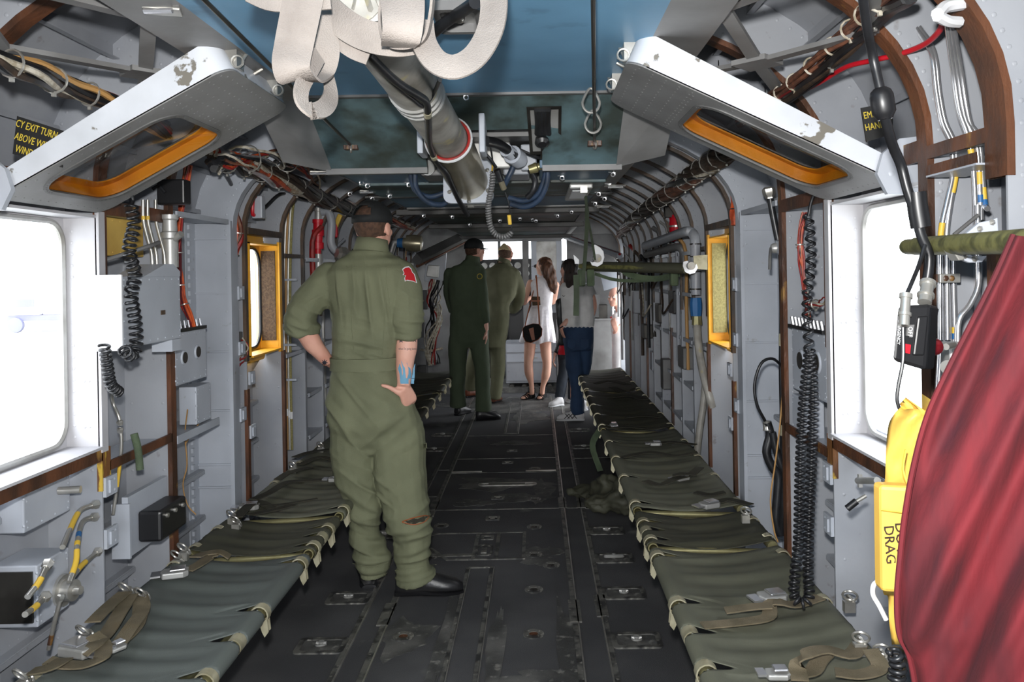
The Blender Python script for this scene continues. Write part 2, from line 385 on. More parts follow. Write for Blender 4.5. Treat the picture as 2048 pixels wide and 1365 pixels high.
for sgn, nm in ((-1, 'wall_left'), (1, 'wall_right')):
    mb = MB(); rows = [side_profile(y, SK) for y in YS]; m = len(rows[0])
    mb.v = [(sgn*x, y, z) for y, r in zip(YS, rows) for x, z in r]
    for i in range(len(YS)-1):
        for j in range(m-1):
            y0, y1 = YS[i], YS[i+1]; z0, z1 = rows[i][j][1], rows[i][j+1][1]
            if any(a <= y0+1e-6 and y1 <= b+1e-6 and c <= z0+1e-6 and z1 <= d+.025 and z1 <= 1.65 for a, b, c, d in HOLES[sgn]): continue
            q = (i*m+j, i*m+j+1, (i+1)*m+j+1, (i+1)*m+j)
            mb.f.append(q if sgn < 0 else q[::-1])
    o = struct(mb.build(nm, 'grey', ang=25)); sd = o.modifiers.new('solid', 'SOLIDIFY'); sd.thickness = .012; sd.offset = -1 if sgn < 0 else -1
# rear surround of the loading ramp is left open: daylight comes in there
# ---- ribs: a web facing along the cabin, a cap strip on the inner edge
tn = [0]
def trim(mb, m, **k):
    tn[0] += 1; return struct(mb.build('trim_%d' % tn[0], m, **k))
def arc_side(Y, sgn, zlo=0.0, zhi=9, off=0.0, n=16):
    P = [p for p in side_profile(Y, off, n=n) if zlo <= p[1] <= zhi+1e-6]
    return [V((sgn*x, Y, z)) for x, z in P]
def rib(Y, sgn, m='grey', cap='rust', capw=.045, dep=SK, capz=None, th=.006, rv=True):
    """one side of a former; capz: list of (z0,z1) stretches where the cap strip shows"""
    ins = side_profile(Y, 0, n=16); ou = side_profile(Y, dep, n=16); mb = MB(); k = len(ins)
    if Y in (2.46, 4.24): ou = [(WI+.095, z) if (.93 if Y < 3 else 1.06) <= z <= 1.64 else (x, z) for x, z in ou]
    skip = lambda z: any(a-.05 < Y < b+.05 and c < z < d for a, b, c, d in [(h[0], h[1], h[2]+.02, h[3]-.02) for h in HOLES[sgn]] if a-.02 < Y < b+.02)
    for side in (0, 1):
        o = len(mb.v); mb.v += [(sgn*x, Y+side*th, z) for x, z in ins]+[(sgn*x, Y+side*th, z) for x, z in ou]
        for i in range(k-1): mb.f.append((o+i, o+i+1, o+k+i+1, o+k+i))
    o = len(mb.v); mb.v += [(sgn*x, Y, z) for x, z in ins]+[(sgn*x, Y+th, z) for x, z in ins]
    for i in range(k-1): mb.f.append((o+i, o+i+1, o+k+i+1, o+k+i))
    if rv:
        for d0 in (.03, dep-.035):
            pr = side_profile(Y, d0, n=30)
            for (x0, z0), (x1, z1) in zip(pr[:-1], pr[1:]):
                L = math.hypot(x1-x0, z1-z0); q = max(1, int(L/.045))
                for j in range(q):
                    t = j/q
                if Y in (2.46, 4.24) and d0 > .1 and .9 < z0+(z1-z0)*t < 1.66: continue
                mb.rivet((sgn*(x0+(x1-x0)*t), Y-.0005, z0+(z1-z0)*t), (0,-1,0), .0055, .003)
    trim(mb, m, ang=60)
    # cap strip: a flat band lying on the inner edge, seen edge on from the cabin
    for z0, z1, mm in (capz or [(0, 9, cap)]):
        P = arc_side(Y, sgn, z0, z1)
        if len(P) < 2: continue
        o = MB(); n = len(P)
        for q, (dy, dd) in enumerate(((0, .012), (capw, .012), (capw, -.004), (0, -.004))):
            pr = [(abs(p.x), p.z) for p in P]
            for i, p in enumerate(P):
                a, b = P[max(0, i-1)], P[min(n-1, i+1)]; t = (b-a).normalized(); nr = V((t.z*sgn, 0, -t.x*sgn))  # outward
                o.v.append(tuple(p+nr*dd*1.0+V((0, dy-.006, 0))))
        for q in range(4):
            r = (q+1) % 4
            for i in range(n-1): o.f.append((q*n+i, q*n+i+1, r*n+i+1, r*n+i))
        trim(o, mm, ang=60)
for sgn in (-1, 1):
    rib(1.00, sgn, cap='grey', capw=.09)
    rib(1.53, sgn, cap='rust', capw=.075, capz=[(1.6, 9, 'rust'), (.3, 1.5, 'rust')] if sgn > 0 else [(1.64, 9, 'rust')])
    rib(1.84, sgn, cap='rust', capw=.045, capz=[(.93, 9, 'rust'), (0,.93,'lgrey')])
    rib(2.46, sgn, cap='rust2', capw=.05, capz=[(.62, .94, 'rust2'), (.5, .62, 'grey'), (1.2, 9, 'rust'), (.3, .5, 'rust')])
    rib(2.93, sgn, cap='rust', capw=.04, capz=[(0, .8, 'rust'), (.8, 1.64, 'rust'), (1.64, 9, 'rust')])
    rib(3.55, sgn, m='lgrey', cap='lgrey', capw=.05, dep=.2)
    rib(3.70, sgn, cap='orustd', capw=.03, capz=[(1.05, 9, 'orustd'), (.4, 1.0, 'rust')])
    for k, Y in enumerate((4.24, 4.62, 5.0, 5.4, 5.8, 6.2, 6.6, 7.0, 7.4, 7.8, 8.2, 8.65)):
        rib(Y, sgn, cap='orustd' if k % 2 else 'rust', capw=.03, rv=k < 5, capz=[(1.2, 9, 'orustd'), (.4, 1.1, 'rust' if k % 3 == 0 else 'grey')])
# stringers along the skin, one Z section each
for sgn in (-1, 1):
    for zz in (.2, .4, .6, .8, 1.75, 1.92):
        mb = MB()
        for y0, y1 in ((1.0,1.84),(1.84,2.46),(2.46,2.93),(2.93,3.55),(3.7,4.24),(4.24,8.6)):
            if y0 == 2.93: x = WI+.17
            zc, zt = zparam((y0+y1)/2)
            if zz > zc:
                s = ((zz-zc)/(zt+SK-zc)); x = (WI+SK)*(max(0, 1-s**2.25))**(1/2.25)-.012
            else: x = WI+SK-.012
            mb.bb(sgn*(x-.03), sgn*x, y0+.01, y1-.01, zz, zz+.004); mb.bb(sgn*(x-.033), sgn*(x-.029), y0+.01, y1-.01, zz-.016, zz)
            mb.rivets((sgn*(x-.001), y0+.03, zz+.016), (sgn*(x-.001), y1-.03, zz+.016), (-sgn,0,0), .04, .0045, .0025)
        trim(mb, 'grey')
    # stringers over the roof
    for fx in (.95, .8, .66):
        mb = MB(); x = WI*fx; 
        for y0, y1 in ((0,1.5),(1.53,1.84),(1.84,2.46),(2.46,2.93),(2.93,3.6),(3.6,8.6)):
            zc, zt = zparam((y0+y1)/2); z = zc+(zt+SK-zc)*(1-(x/(WI+SK))**2.25)**(1/2.25)-.03
            mb.bb(sgn*x, sgn*(x+.004), y0, y1, z-.03, z+.02); mb.bb(sgn*(x-.02), sgn*x, y0, y1, z-.034, z-.03)
        trim(mb, 'grey')
    # vertical skin laps in the bays
    mb = MB()
    for Y in (2.68, 2.2, 1.68, 1.25, 3.2, 4.43, 4.83, 5.2):
        for zlo, zhi in (((0, .9),) if Y in (2.2,) else ((0, 9),)):
            P = arc_side(Y, sgn, zlo, zhi, SK-.014, 16)
            mb.ribbon(P, .045, .006, wdir=(0,1,0))
            for a, b in zip(P[:-1], P[1:]):
                mb.rivets(a+V((-sgn*.004,0,0)), b+V((-sgn*.004,0,0)), (-sgn,0,-.2), .045, .005, .003)
    trim(mb, 'lgrey')
# smooth web panel ahead of each wide former, with horizontal seams
for sgn in (-1, 1):
    mb = MB()
    for z in (.25, .52, .62, .86, 1.12, 1.38, 1.62):
        mb.bb(sgn*(WI+.012), sgn*(WI+.17), 3.540, 3.549, z, z+.006)
        mb.bb(sgn*(WI+.012), sgn*(WI+.17), 3.536, 3.54, z-.001, z)
    mb.bb(sgn*(WI-.004), sgn*(WI+.012), 3.52, 3.60, 0, 1.7)
    trim(mb, 'lgrey')
    # riveted angle between web and skin with a row of lugs
    mb = MB(); mb.bb(sgn*(WI+.165), sgn*(WI+.17), 3.45, 3.55, 0, 1.9)
    for k in range(46): mb.bb(sgn*(WI+.155), sgn*(WI+.166), 3.47, 3.49, .15+k*.036, .17+k*.036)
    trim(mb, 'lgrey')
# horizontal intercostal shelves between formers (brown front edge)
def shelf(Y0, Y1, sgn, z, m='rust', dep=.15, th=.03):
    mb = MB(); mb.bb(sgn*(WI+.01), sgn*(WI+dep), Y0, Y1, z, z+.005); trim(mb, 'lgrey')
    mb = MB(); mb.bb(sgn*(WI-.004), sgn*(WI+.004), Y0, Y1, z-.006, z-.006+th); trim(mb, m)
for sgn in (-1, 1):
    shelf(2.5, 2.93, sgn, 1.66, 'rust', th=.045); shelf(2.5, 2.93, sgn, .86, 'rust')
    shelf(3.74, 4.24, sgn, 1.66, 'orustd'); shelf(4.28, 4.62, sgn, 1.56, 'orustd', th=.02); shelf(4.28, 4.62, sgn, 1.02, 'lgrey', th=.02)
    shelf(1.87, 2.46, sgn, 1.70, 'rust', th=.05, dep=.1); shelf(1.9, 2.46, sgn, .90, 'rust', th=.035, dep=.1)
    shelf(1.58, 1.84, sgn, 1.70, 'rust', th=.03, dep=.14)
    shelf(3.0, 3.5, sgn, 1.69, 'lgrey', th=.02)
    mb = MB()
    for Y in (4.72, 5.1, 5.5, 5.9):
        for z in (.5, .75, 1.02, 1.3, 1.55): mb.bb(sgn*(WI+.01), sgn*(WI+.17), Y, Y+.3, z, z+.006); mb.bb(sgn*(WI+.004), sgn*(WI+.012), Y, Y+.3, z-.012, z+.01)
    trim(mb, 'lgrey')
# zig-zag hinge plates on the rib caps
for sgn in (-1, 1):
    mb = MB()
    for Y, z in ((2.47, .78), (2.47, .62), (3.6, 1.1), (3.6, .8), (3.6, 1.35), (3.72, .95), (3.72, .7)):
        mb.bb(sgn*(WI-.012), sgn*(WI-.002), Y-.01, Y+.055, z, z+.06); mb.bb(sgn*(WI-.018), sgn*(WI-.012), Y+.005, Y+.02, z+.01, z+.05)
        for dz in (.012, .045): mb.rivet((sgn*(WI-.012), Y+.04, z+dz), (-sgn,0,0), .006, .004)
    trim(mb, 'lgrey')
# ================================================================ windows
def window(idx, sgn, y0, y1, z0, z1, fm, rad, inset=.1, face=.05):
    cy, cz, hy, hz = (y0+y1)/2, (z0+z1)/2, (y1-y0)/2, (z1-z0)/2; Y, Z = V((0,1,0)), V((0,0,1))
    x = sgn*(WI+inset); fr = MB()
    fr.plate(rrect((x+sgn*.006, cy, cz), Y, Z, hy+.06, hz+.06, .02), rrect((x+sgn*.006, cy, cz), Y, Z, hy-.01, hz-.01, rad), (-sgn*.006, 0, 0))
    o = fr.build('window_%d' % idx, fm, ang=35); struct(o)
    # deep reveal box
    rv = MB(); t = .008
    rv.bb(sgn*WI, x, y1, y1+t, z0-.01, z1+.01); rv.bb(sgn*WI, x, y0-t, y0, z0-.01, z1+.01)
    rv.bb(sgn*WI, x, y0-t, y1+t, z1, z1+t); rv.bb(sgn*(WI-.012), x, y0-t, y1+t, z0-t, z0)
    for k in range(int((z1-z0)/.035)): rv.rivet((sgn*(WI+inset*.75), y1-.001, z0+.03+k*.035), (0,-1,0), .005, .003)
    for k in range(int((z1-z0)/.14)):
        for dx in (.03, .045): rv.rivet((sgn*(WI+dx), y1-.001, z0+.06+k*.14), (0,-1,0), .005, .003)
    # splayed panel between the frame and the outer skin
    zt_, zb_ = (1.64, .93) if y1 < 3 else (1.62, 1.06)
    rv.prism([(sgn*(WI+.09), y1+.012, zb_), (sgn*(WI+SK), y1+.175, zb_), (sgn*(WI+SK), y1+.183, zb_), (sgn*(WI+.09), y1+.02, zb_)], (0, 0, zt_-zb_))
    # pillar flange facing the cabin
    rv.bb(sgn*(WI-.008), sgn*(WI+.004), y1, y1+.035, z0-.02, z1+.02)
    q = rv.build('window_frame', fm if fm != 'yellow' else 'yellow', o, ang=35)
    # rubber seal round the pane and pane
    sl = MB(); sl.tube(rrect((x-sgn*.004, cy, cz), Y, Z, hy-.012, hz-.012, rad, 7), .009, 6, closed=True); sl.build('rubber_seal', 'alu' if fm != 'yellow' else 'rubber', o)
    pn = MB(); pn.prism(rrect((x+sgn*.007, cy, cz), Y, Z, hy+.005, hz+.005, rad), (sgn*.006, 0, 0)); pn.build('pane', 'glass', o, sm=False)
    return o
window(1, -1, 1.87, 2.45, .94, 1.64, 'winframe', .07)
window(2, 1, 1.87, 2.45, .94, 1.64, 'winframe', .07)
window(3, -1, 3.77, 4.17, 1.08, 1.61, 'yellow', .10, inset=.095)
window(4, 1, 3.77, 4.17, 1.08, 1.61, 'yellow', .10, inset=.095)
for sgn, mm in ((-1, 'velcro'), (1, 'velcrog')):
    lab = 'brown' if sgn < 0 else 'olive'
    mb = MB(); mb.bb(sgn*(WI+.012), sgn*(WI+.085), 4.158, 4.166, 1.12, 1.585); o = mb.build('pile_strip', mm); struct(o); o.name = 'trim_%d' % (90+sgn)
# ================================================================ floor
FL = MB().bb(-1.32, 1.32, -3, 11.9, -.05, 0); struct(FL.build('floor', 'floor', sm=False))
def strip(x0, x1, y0, y1, m='seam', h=.003):
    mb = MB().bb(x0, x1, y0, y1, 0, h); return trim(mb, m, sm=False)
for x, w_ in ((.356, .02), (.482, .022), (-.435, .024), (-.543, .02)): strip(x-w_/2, x+w_/2, .8, 9.4, 'seam', .004)
for x in (.37, .47, -.42, -.53): strip(x-.003, x+.003, .8, 9.4, 'steel', .006)
for x, y in ((.36, 3.3), (.475, 3.35), (-.44, 3.3), (.36, 4.9), (.475, 4.9), (-.44, 4.9)): strip(x-.025, x+.025, y, y+.22, 'seam', .006)
# centre channels
for xa, xb, ya, yb in ((-.136, -.019, .8, 3.93), (-.085, .03, 7.2, 8.95)):
    for x in (xa, xb):
        strip(x-.012, x+.004, ya, yb, 'seam', .004); strip(x+.006, x+.010, ya, yb, 'steel', .007)
    strip(xa, xb, yb, yb+.012, 'seam', .005); strip(xa, xb, ya, ya+.012, 'seam', .005)
for y, xa, xb in ((4.9, -.43, .35), (5.8, -.43, .35), (6.24, -.43, .35), (7.12, -.43, .35), (4.88, .48, 1.1), (6.2, .48, 1.1), (5.3, -.55, -1.1), (4.9,.36,.48), (5.9,.36,.48), (5.2,-.54,-.44), (5.9,-.54,-.44)):
    strip(xa, xb, y, y+.012, 'seam', .003)
for xa, xb in ((-.42, -.2), (.12, .34)): strip(xa, xb, 5.83, 5.85, 'steel', .005)
# worn areas where the coating has gone
def blob(cx, cy, rx, ry, seed, n=30, m='floorwear', h=.0015):
    rnd = random.Random(seed); ph = [rnd.uniform(0, 6.28) for _ in range(6)]
    P = []
    for k in range(n):
        a = 2*math.pi*k/n; q = 1+.2*math.sin(3*a+ph[0])+.14*math.sin(5*a+ph[1])+.1*math.sin(8*a+ph[2])+.08*math.sin(13*a+ph[3])
        P.append((cx+rx*q*math.cos(a), cy+ry*q*math.sin(a), 0))
    mb = MB().prism(P, (0, 0, .0006+.00018*seed)); return trim(mb, m, sm=False)
blob(-.33, 3.2, .1, .16, 1); blob(.2, 4.1, .12, .13, 2); blob(-.05, 5.5, .3, .16, 3); blob(.1, 5.15, .16, .1, 4); blob(-.2, 5.05, .12, .08, 7)
blob(.2, 2.85, .14, .06, 5); blob(0.24, 5.3, .07, .25, 8); blob(.02, 6.8, .18, .08, 9); blob(.1, 8.7, .5, .5, 11); blob(-.5, 8.9, .4, .3, 12); blob(.12, 8.0, .18, .3, 13)
blob(.31, 3.0, .035, .5, 14); blob(.04, 2.9, .03, .6, 15); blob(-.17, 3.2, .03, .5, 16)
def ring(mb, x, y, r0, r1, h, n=24):
    mb.plate([(x+r1*math.cos(2*math.pi*k/n), y+r1*math.sin(2*math.pi*k/n), 0) for k in range(n)], [(x+r0*math.cos(2*math.pi*k/n), y+r0*math.sin(2*math.pi*k/n), 0) for k in range(n)], (0, 0, h))
# ================================================================ ceiling
CZ = 2.03
c = MB().bb(-.52, .52, -3, 2.58, CZ, CZ+.05); struct(c.build('ceiling', 'blue', sm=False))
for sgn in (-1, 1):
    mb = MB(); mb.prism([(sgn*.52, -1, CZ), (sgn*.52, -1, CZ+.05), (sgn*.66, -1, CZ+.06), (sgn*.66, -1, CZ-.01)], (0, 3.62, 0)); trim(mb, 'hatchgrey', sm=False)
    # X shaped roof braces beside the duct panel
    for ya, yb in ((1.0, 1.84), (1.84, 2.5)):
        mb = MB(); ym = (ya+yb)/2
        for (a, b) in (((.66, ya), (1.0, yb)), ((1.0, ya), (.66, yb))):
            za, zb = (CZ+.02 if a[0] < .8 else 1.99), (CZ+.02 if b[0] < .8 else 1.99)
            mb.ribbon([(sgn*a[0], a[1], za), (sgn*(a[0]+b[0])/2, ym, 2.01), (sgn*b[0], b[1], zb)], .035, .012, wdir=(1, 0, 0) if False else (0, 0, 1), roll=math.pi/2)
        mb.box((sgn*.83, ym, 2.008), (.1, .1, .014), Matrix.Rotation(R(45), 3, 'Z'))
        trim(mb, 'hatchgrey', sm=False)
# sloping oil stained panel where the duct drops, then the lower dark panels going forward
zs = lambda y: CZ-.2*(y-2.58)/.36
mb = MB()
for xa, xb, ya, yb in ((-.52, .52, 2.58, 2.74), (-.52, -.17, 2.74, 2.94), (.25, .52, 2.74, 2.94)):
    mb.prism([(xa, ya, zs(ya)), (xa, ya, zs(ya)+.04), (xa, yb, zs(yb)+.04), (xa, yb, zs(yb))], (xb-xa, 0, 0))
trim(mb, 'teal', sm=False)
mb = MB(); mb.bb(-.535, .535, 2.565, 2.59, CZ-.008, CZ+.01); mb.bb(-.54, -.17, 2.92, 2.95, 1.82, 1.85); mb.bb(.25, .54, 2.92, 2.95, 1.82, 1.85); trim(mb, 'dgrey', sm=False)
for sgn in (-1, 1):
    mb = MB(); mb.prism([(sgn*.52, 2.6, CZ), (sgn*.52, 2.93, 1.83), (sgn*.7, 2.93, 1.87), (sgn*.7, 2.6, CZ+.02)], (0, 0, .04)); trim(mb, 'hatchgrey', sm=False)
    mb = MB(); mb.prism([(sgn*.52, 2.93, 1.83), (sgn*.52, 2.93, 1.87), (sgn*.64, 2.93, 1.93), (sgn*.64, 2.93, 1.9)], (0, 6.7, 0)); trim(mb, 'dgrey', sm=False)
ZL = 1.835
PN = [(2.95, 3.35, 'blued'), (3.36, 3.9, 'teal'), (3.91, 4.6, 'blued'), (4.61, 5.3, 'dgrey'), (5.31, 6.2, 'teal'), (6.21, 7.2, 'dgrey'), (7.21, 8.2, 'teal'), (8.21, 9.6, 'dgrey')]
for i, (y0, y1, m_) in enumerate(PN):
    for xa, xb in (((-.52, -.22), (.24, .52)) if i == 0 else ((-.52, .52),)):
        mb = MB().bb(xa, xb, y0, y1, ZL-.01*(i % 2), ZL+.03); trim(mb, m_, sm=False, bevel=.003)
mb = MB().bb(-.24, .26, 2.93, 3.36, 1.95, 1.98); mb.bb(-.24, -.235, 2.93, 3.36, ZL, 1.96); mb.bb(.255, .26, 2.93, 3.36, ZL, 1.96); trim(mb, 'dgrey', sm=False)
for y in (3.9, 4.75, 6.2, 8.2):
    mb = MB(); mb.bb(-.6, .6, y-.04, y+.02, ZL-(.014 if y < 4.7 else .035), ZL); trim(mb, 'darkgrey', sm=False, bevel=.004)
# roof skin over the ribs is closed by the wall profile; a frame closes the cabin at the cockpit
# ================================================================ cockpit end (setting)
def plain(mb, m, **k): return trim(mb, m, sm=False, **k)
# the forward bulkhead: left half closed, right half open above the low partition
mb = MB(); mb.bb(-1.3, -.55, 9.62, 9.66, 0, 2.2); mb.bb(-.55, 1.3, 9.62, 9.66, 1.9, 2.25); mb.bb(.06, .13, 9.6, 9.66, .6, 1.9); plain(mb, 'dgrey')
mb = MB(); mb.bb(.45, 1.26, 9.5, 9.53, .0, .885); mb.bb(.45, 1.26, 9.48, 9.5, .87, .885)
for z in (.1, .3, .5, .8): mb.rivets((.5, 9.5, z), (1.2, 9.5, z), (0,-1,0), .09, .005, .004)
trim(mb, 'dgrey')
nose = MB(); nose.bb(-1.3, 1.3, 11.9, 11.94, 0, 1.62); nose.bb(-1.3, 1.3, 11.9, 11.94, 2.0, 2.3)
for x in (-1.2, -.62, -.32, .10, .5, 1.2): nose.bb(x-.02, x+.02, 11.86, 11.92, 1.6, 2.02)
plain(nose, 'dgrey')
pn = MB().bb(-1.2, 1.2, 11.88, 11.885, 1.6, 2.01); w5 = struct(pn.build('window_5', 'glass', sm=False))
# grey door leaf with an aluminium sheet for the shine of its window, standing beyond the doorway
dm = MB(); dm.plate(rrect((.36, 10.4, 1.42), (1,0,0), (0,0,1), .2, .5, .06), rrect((.36, 10.4, 1.66), (1,0,0), (0,0,1), .13, .2, .03), (0, .03, 0)); d1 = struct(dm.build('door_1', 'lgrey', ang=35))
MB().bb(.2, .52, 10.42, 10.43, 1.42, 1.88).build('bright_window_sheet', 'alu', d1, sm=False)
hd = MB(); hd.cyl((.2, 10.38, 1.1), (.2, 10.38, 1.25), .01); hd.build('handle', 'steel', d1)
fl2 = MB().bb(-1.3, 1.3, 9.66, 11.9, 0, .06); plain(fl2, 'floorwear')

def rv_panel(mb, x0, x1, z0, z1, y, step=.05):
    for a, b in (((x0, y, z0), (x1, y, z0)), ((x0, y, z1), (x1, y, z1)), ((x0, y, z0), (x0, y, z1)), ((x1, y, z0), (x1, y, z1))): mb.rivets(a, b, (0,-1,0), step, .004, .003)
# centre pedestal cabinet in the doorway
t = thing('equipment_cabinet', 'low grey metal cabinet in the cockpit doorway behind the woman in white', 'cabinet', (.16, 9.95, 0))
MB().bb(-.17, .45, 9.75, 10.15, .1, .6).build('body', 'grey', t, sm=False, bevel=.008)
for z0, z1 in ((.48, .58), (.36, .46)):
    d = MB().bb(-.16, .44, 9.735, 9.75, z0, z1).build('drawer', 'lgrey', t, sm=False, bevel=.004)
    MB().cyl((.08, 9.725, (z0+z1)/2), (.22, 9.725, (z0+z1)/2), .006).build('handle', 'steel', d)
d = MB().bb(-.16, .44, 9.735, 9.75, .13, .34).build('door', 'grey', t, sm=False, bevel=.004)
f = MB()
for x in (-.1, .05, .2, .36): f.lathe((x, 9.72, .06), (0,1,0), [(0, .03), (.02, .035), (.1, .035)], 12)
f.bb(-.17, .45, 9.74, 10.1, .0, .04); f.build('roller_base', 'darkmetal', t)
# instrument console
t = thing('instrument_console', 'tall dark console covered with round gauges in the cockpit doorway', 'instrument panel', (-.02, 11.0, .06))
MB().bb(-.75, .3, 11.0, 11.5, .3, 1.64).build('housing', 'black', t, sm=False, bevel=.01)
g0 = None
for i in range(9):
    for j in range(6):
        x, z = -.72+i*.115, 1.55-j*.115
        if x > .28: continue
        g = MB(); g.lathe((x, 10.998, z), (0,-1,0), [(0, .046), (.006, .046), (.012, .04)], 12); b = g.build('gauge_bezel', 'alu', t)
        MB().lathe((x, 10.99, z), (0,-1,0), [(0, .036), (.0, .0)], 12).build('gauge_face', 'gauge', b)
for k, x in enumerate((-.38, .62)):
    t = thing('pilot_seat', 'black cockpit seat seen through the doorway, %s' % ('left of the grey cabinet' if k == 0 else 'behind the partition on the right'), 'seat', (x, 10.5, .06))
    MB().box((x, 10.6, .95), (.46, .1, .8), Matrix.Rotation(R(-6), 3, 'X')).build('backrest', 'black', t, bevel=.04)
    MB().box((x, 10.76, .5), (.48, .40, .14)).build('seat_cushion', 'black', t, bevel=.03)
    MB().box((x, 10.75, .25), (.3, .3, .38)).build('pedestal', 'darkmetal', t, bevel=.01)
# a bundle of equipment left of the doorway
def ebox(name, label, cat, p0, p1, m, bev=.006, face=None):
    mb = MB().bb(p0[0], p1[0], p0[1], p1[1], p0[2], p1[2]); o = mb.build(name, m, sm=False, bevel=bev); tag(o, label, cat); return o
# ================================================================ raised window hatches
def hatch(sgn, xin, label):
    y0, y1 = 1.98, 2.47; A = V((sgn*1.115, 0, 1.655)); B = V((sgn*xin, 0, 1.972)); ex = (B-A).normalized(); L = (B-A).length
    up = V((-ex.z*sgn*1, 0, ex.x*sgn)).normalized(); up = up if up.z > 0 else -up
    t = thing('window_hatch', label, 'hatch', tuple(A+V((0, (y0+y1)/2, 0))))
    P = lambda s, q, h=0.0: A+ex*(s*L)+V((0, y0+(y1-y0)*q, 0))+up*h
    def loop(s0, s1, q0, q1, r, h, k=7):
        c = P((s0+s1)/2, (q0+q1)/2, h); return rrect(c, ex, (0,1,0), (s1-s0)/2*L, (q1-q0)/2*(y1-y0), r, k)
    out, inn = loop(0, 1, 0, 1, .05, 0), loop(.10, .70, .13, .87, .07, 0)
    mb = MB().plate(out, inn, up*.006)
    dn = -up
    for s in np.arange(.05, .99, .05): mb.rivet(P(s, .05), dn); mb.rivet(P(s, .95), dn)
    for q in np.arange(.1, .95, .07):
        for s in (.03, .74, .755, .8, .85, .9, .96): mb.rivet(P(s, q), dn, .0035, .0018)
    mb.build('inner_skin', 'hatchgrey', t, ang=30)
    # thick outer rim, deeper at the inboard end
    rim = MB(); k = len(out); th = lambda p: .05+.035*min(1, max(0, (p-A).dot(ex)/L))
    ri = loop(.015, .985, .02, .98, .045, 0)
    vs = [p+up*.003 for p in out]+[p+up*th(p) for p in out]+[p+up*th(p) for p in ri]+[p+up*.003 for p in ri]; f = []
    for r_ in range(4):
        for i in range(k): j = (i+1) % k; a, b = r_*k, ((r_+1) % 4)*k; f.append((a+i, a+j, b+j, b+i))
    rim.add(vs, f); rim.build('rim', 'chip', t, ang=35)
    o2 = MB().plate([p+up*(th(p)-.004) for p in ri], [p+up*.055 for p in inn], up*.004); o2.build('outer_skin', 'dgrey', t, ang=30)
    # orange sealed lining of the opening
    ln = MB(); k2 = len(inn); i2 = loop(.09, .71, .12, .88, .075, 0)
    vs = [p+up*.008 for p in inn]+[p+up*.052 for p in inn]+[p+up*.052 for p in i2]+[p+up*.008 for p in i2]; f = []
    for r_ in range(4):
        for i in range(k2): j = (i+1) % k2; a, b = r_*k2, ((r_+1) % 4)*k2; f.append((a+i, a+j, b+j, b+i))
    ln.add(vs, f)
    cc = [p+ (P(.4,.5)-p)*.0 for p in inn]; l3 = loop(.135, .665, .19, .81, .055, 0)
    ln.plate([p+up*.040 for p in inn], [p+up*.040 for p in l3], up*.004)
    ln.build('orange_seal', 'orange', t, ang=30)
    rm = MB().plate(loop(.085, .715, .11, .89, .085, -.003), loop(.105, .695, .145, .855, .065, -.003), up*.004)
    for p in loop(.095, .705, .127, .873, .075, -.003, 10): rm.rivet(p, dn, .004, .002)
    rm.build('pane_retainer', 'dgrey', t, ang=30)
    # softly domed pane
    pm = MB(); N = 8; base = loop(.10, .70, .13, .87, .07, 0, 6); c = P(.4, .5); n = len(base); vs = [c+up*.03]
    for r_ in range(1, N+1):
        q = r_/N; vs += [c+(p-c)*q+up*(.003+.027*(1-q*q)) for p in base]
    f = [(0, 1+i, 1+(i+1) % n) for i in range(n)]
    for r_ in range(N-1):
        for i in range(n): j = (i+1) % n; f.append((1+r_*n+i, 1+(r_+1)*n+i, 1+(r_+1)*n+j, 1+r_*n+j))
    pm.add(vs, f); pm.build('pane', 'pane', t, ang=180)
    # round hinge arm at the outboard corner
    for q in (-.06,):
        h = MB(); c = P(-.02, q, .03); ay = V((0, .016, 0))
        h.prism([c+V((sgn*.05, 0, -.05)), c+V((sgn*-.06, 0, -.05)), c+V((sgn*-.085, 0, .0)), c+V((sgn*-.07, 0, .05)), c+V((sgn*-.03, 0, .085)), c+V((sgn*.02, 0, .09)), c+V((sgn*.06, 0, .07))], ay)
        for dx, dz in ((-.05, .0), (-.02, -.01), (.0, .04)): h.rivet(c+V((sgn*dx, 0, dz)), (0,-1,0), .008, .004)
        h.build('hinge_arm', 'lgrey', t)
    # latch straps at the inboard end
    for q in (.15, .8):
        lt = MB(); a = P(.99, q, .02); lt.box(a+up*.02+ex*.012, (.03, .05, .05)); lt.cyl(a+ex*.01+up*.0, a+ex*.035+V((0, .05, .06)), .005); lt.torus(a+ex*.022+V((0, -.03, .0)), (0,1,0), .015, .003, 12, 5)
        lt.build('latch', 'steel', t)
    st = MB().cyl(P(.97, .5, .05), (P(1.0, .5).x, (y0+y1)/2, CZ), .006, n=8); st.build('stay_rod', 'steel', t)
    return t
hatch(-1, .53, 'grey window hatch with orange seal, swung up over the big left window')
hatch(1, .455, 'grey window hatch with orange seal, swung up over the big right window')
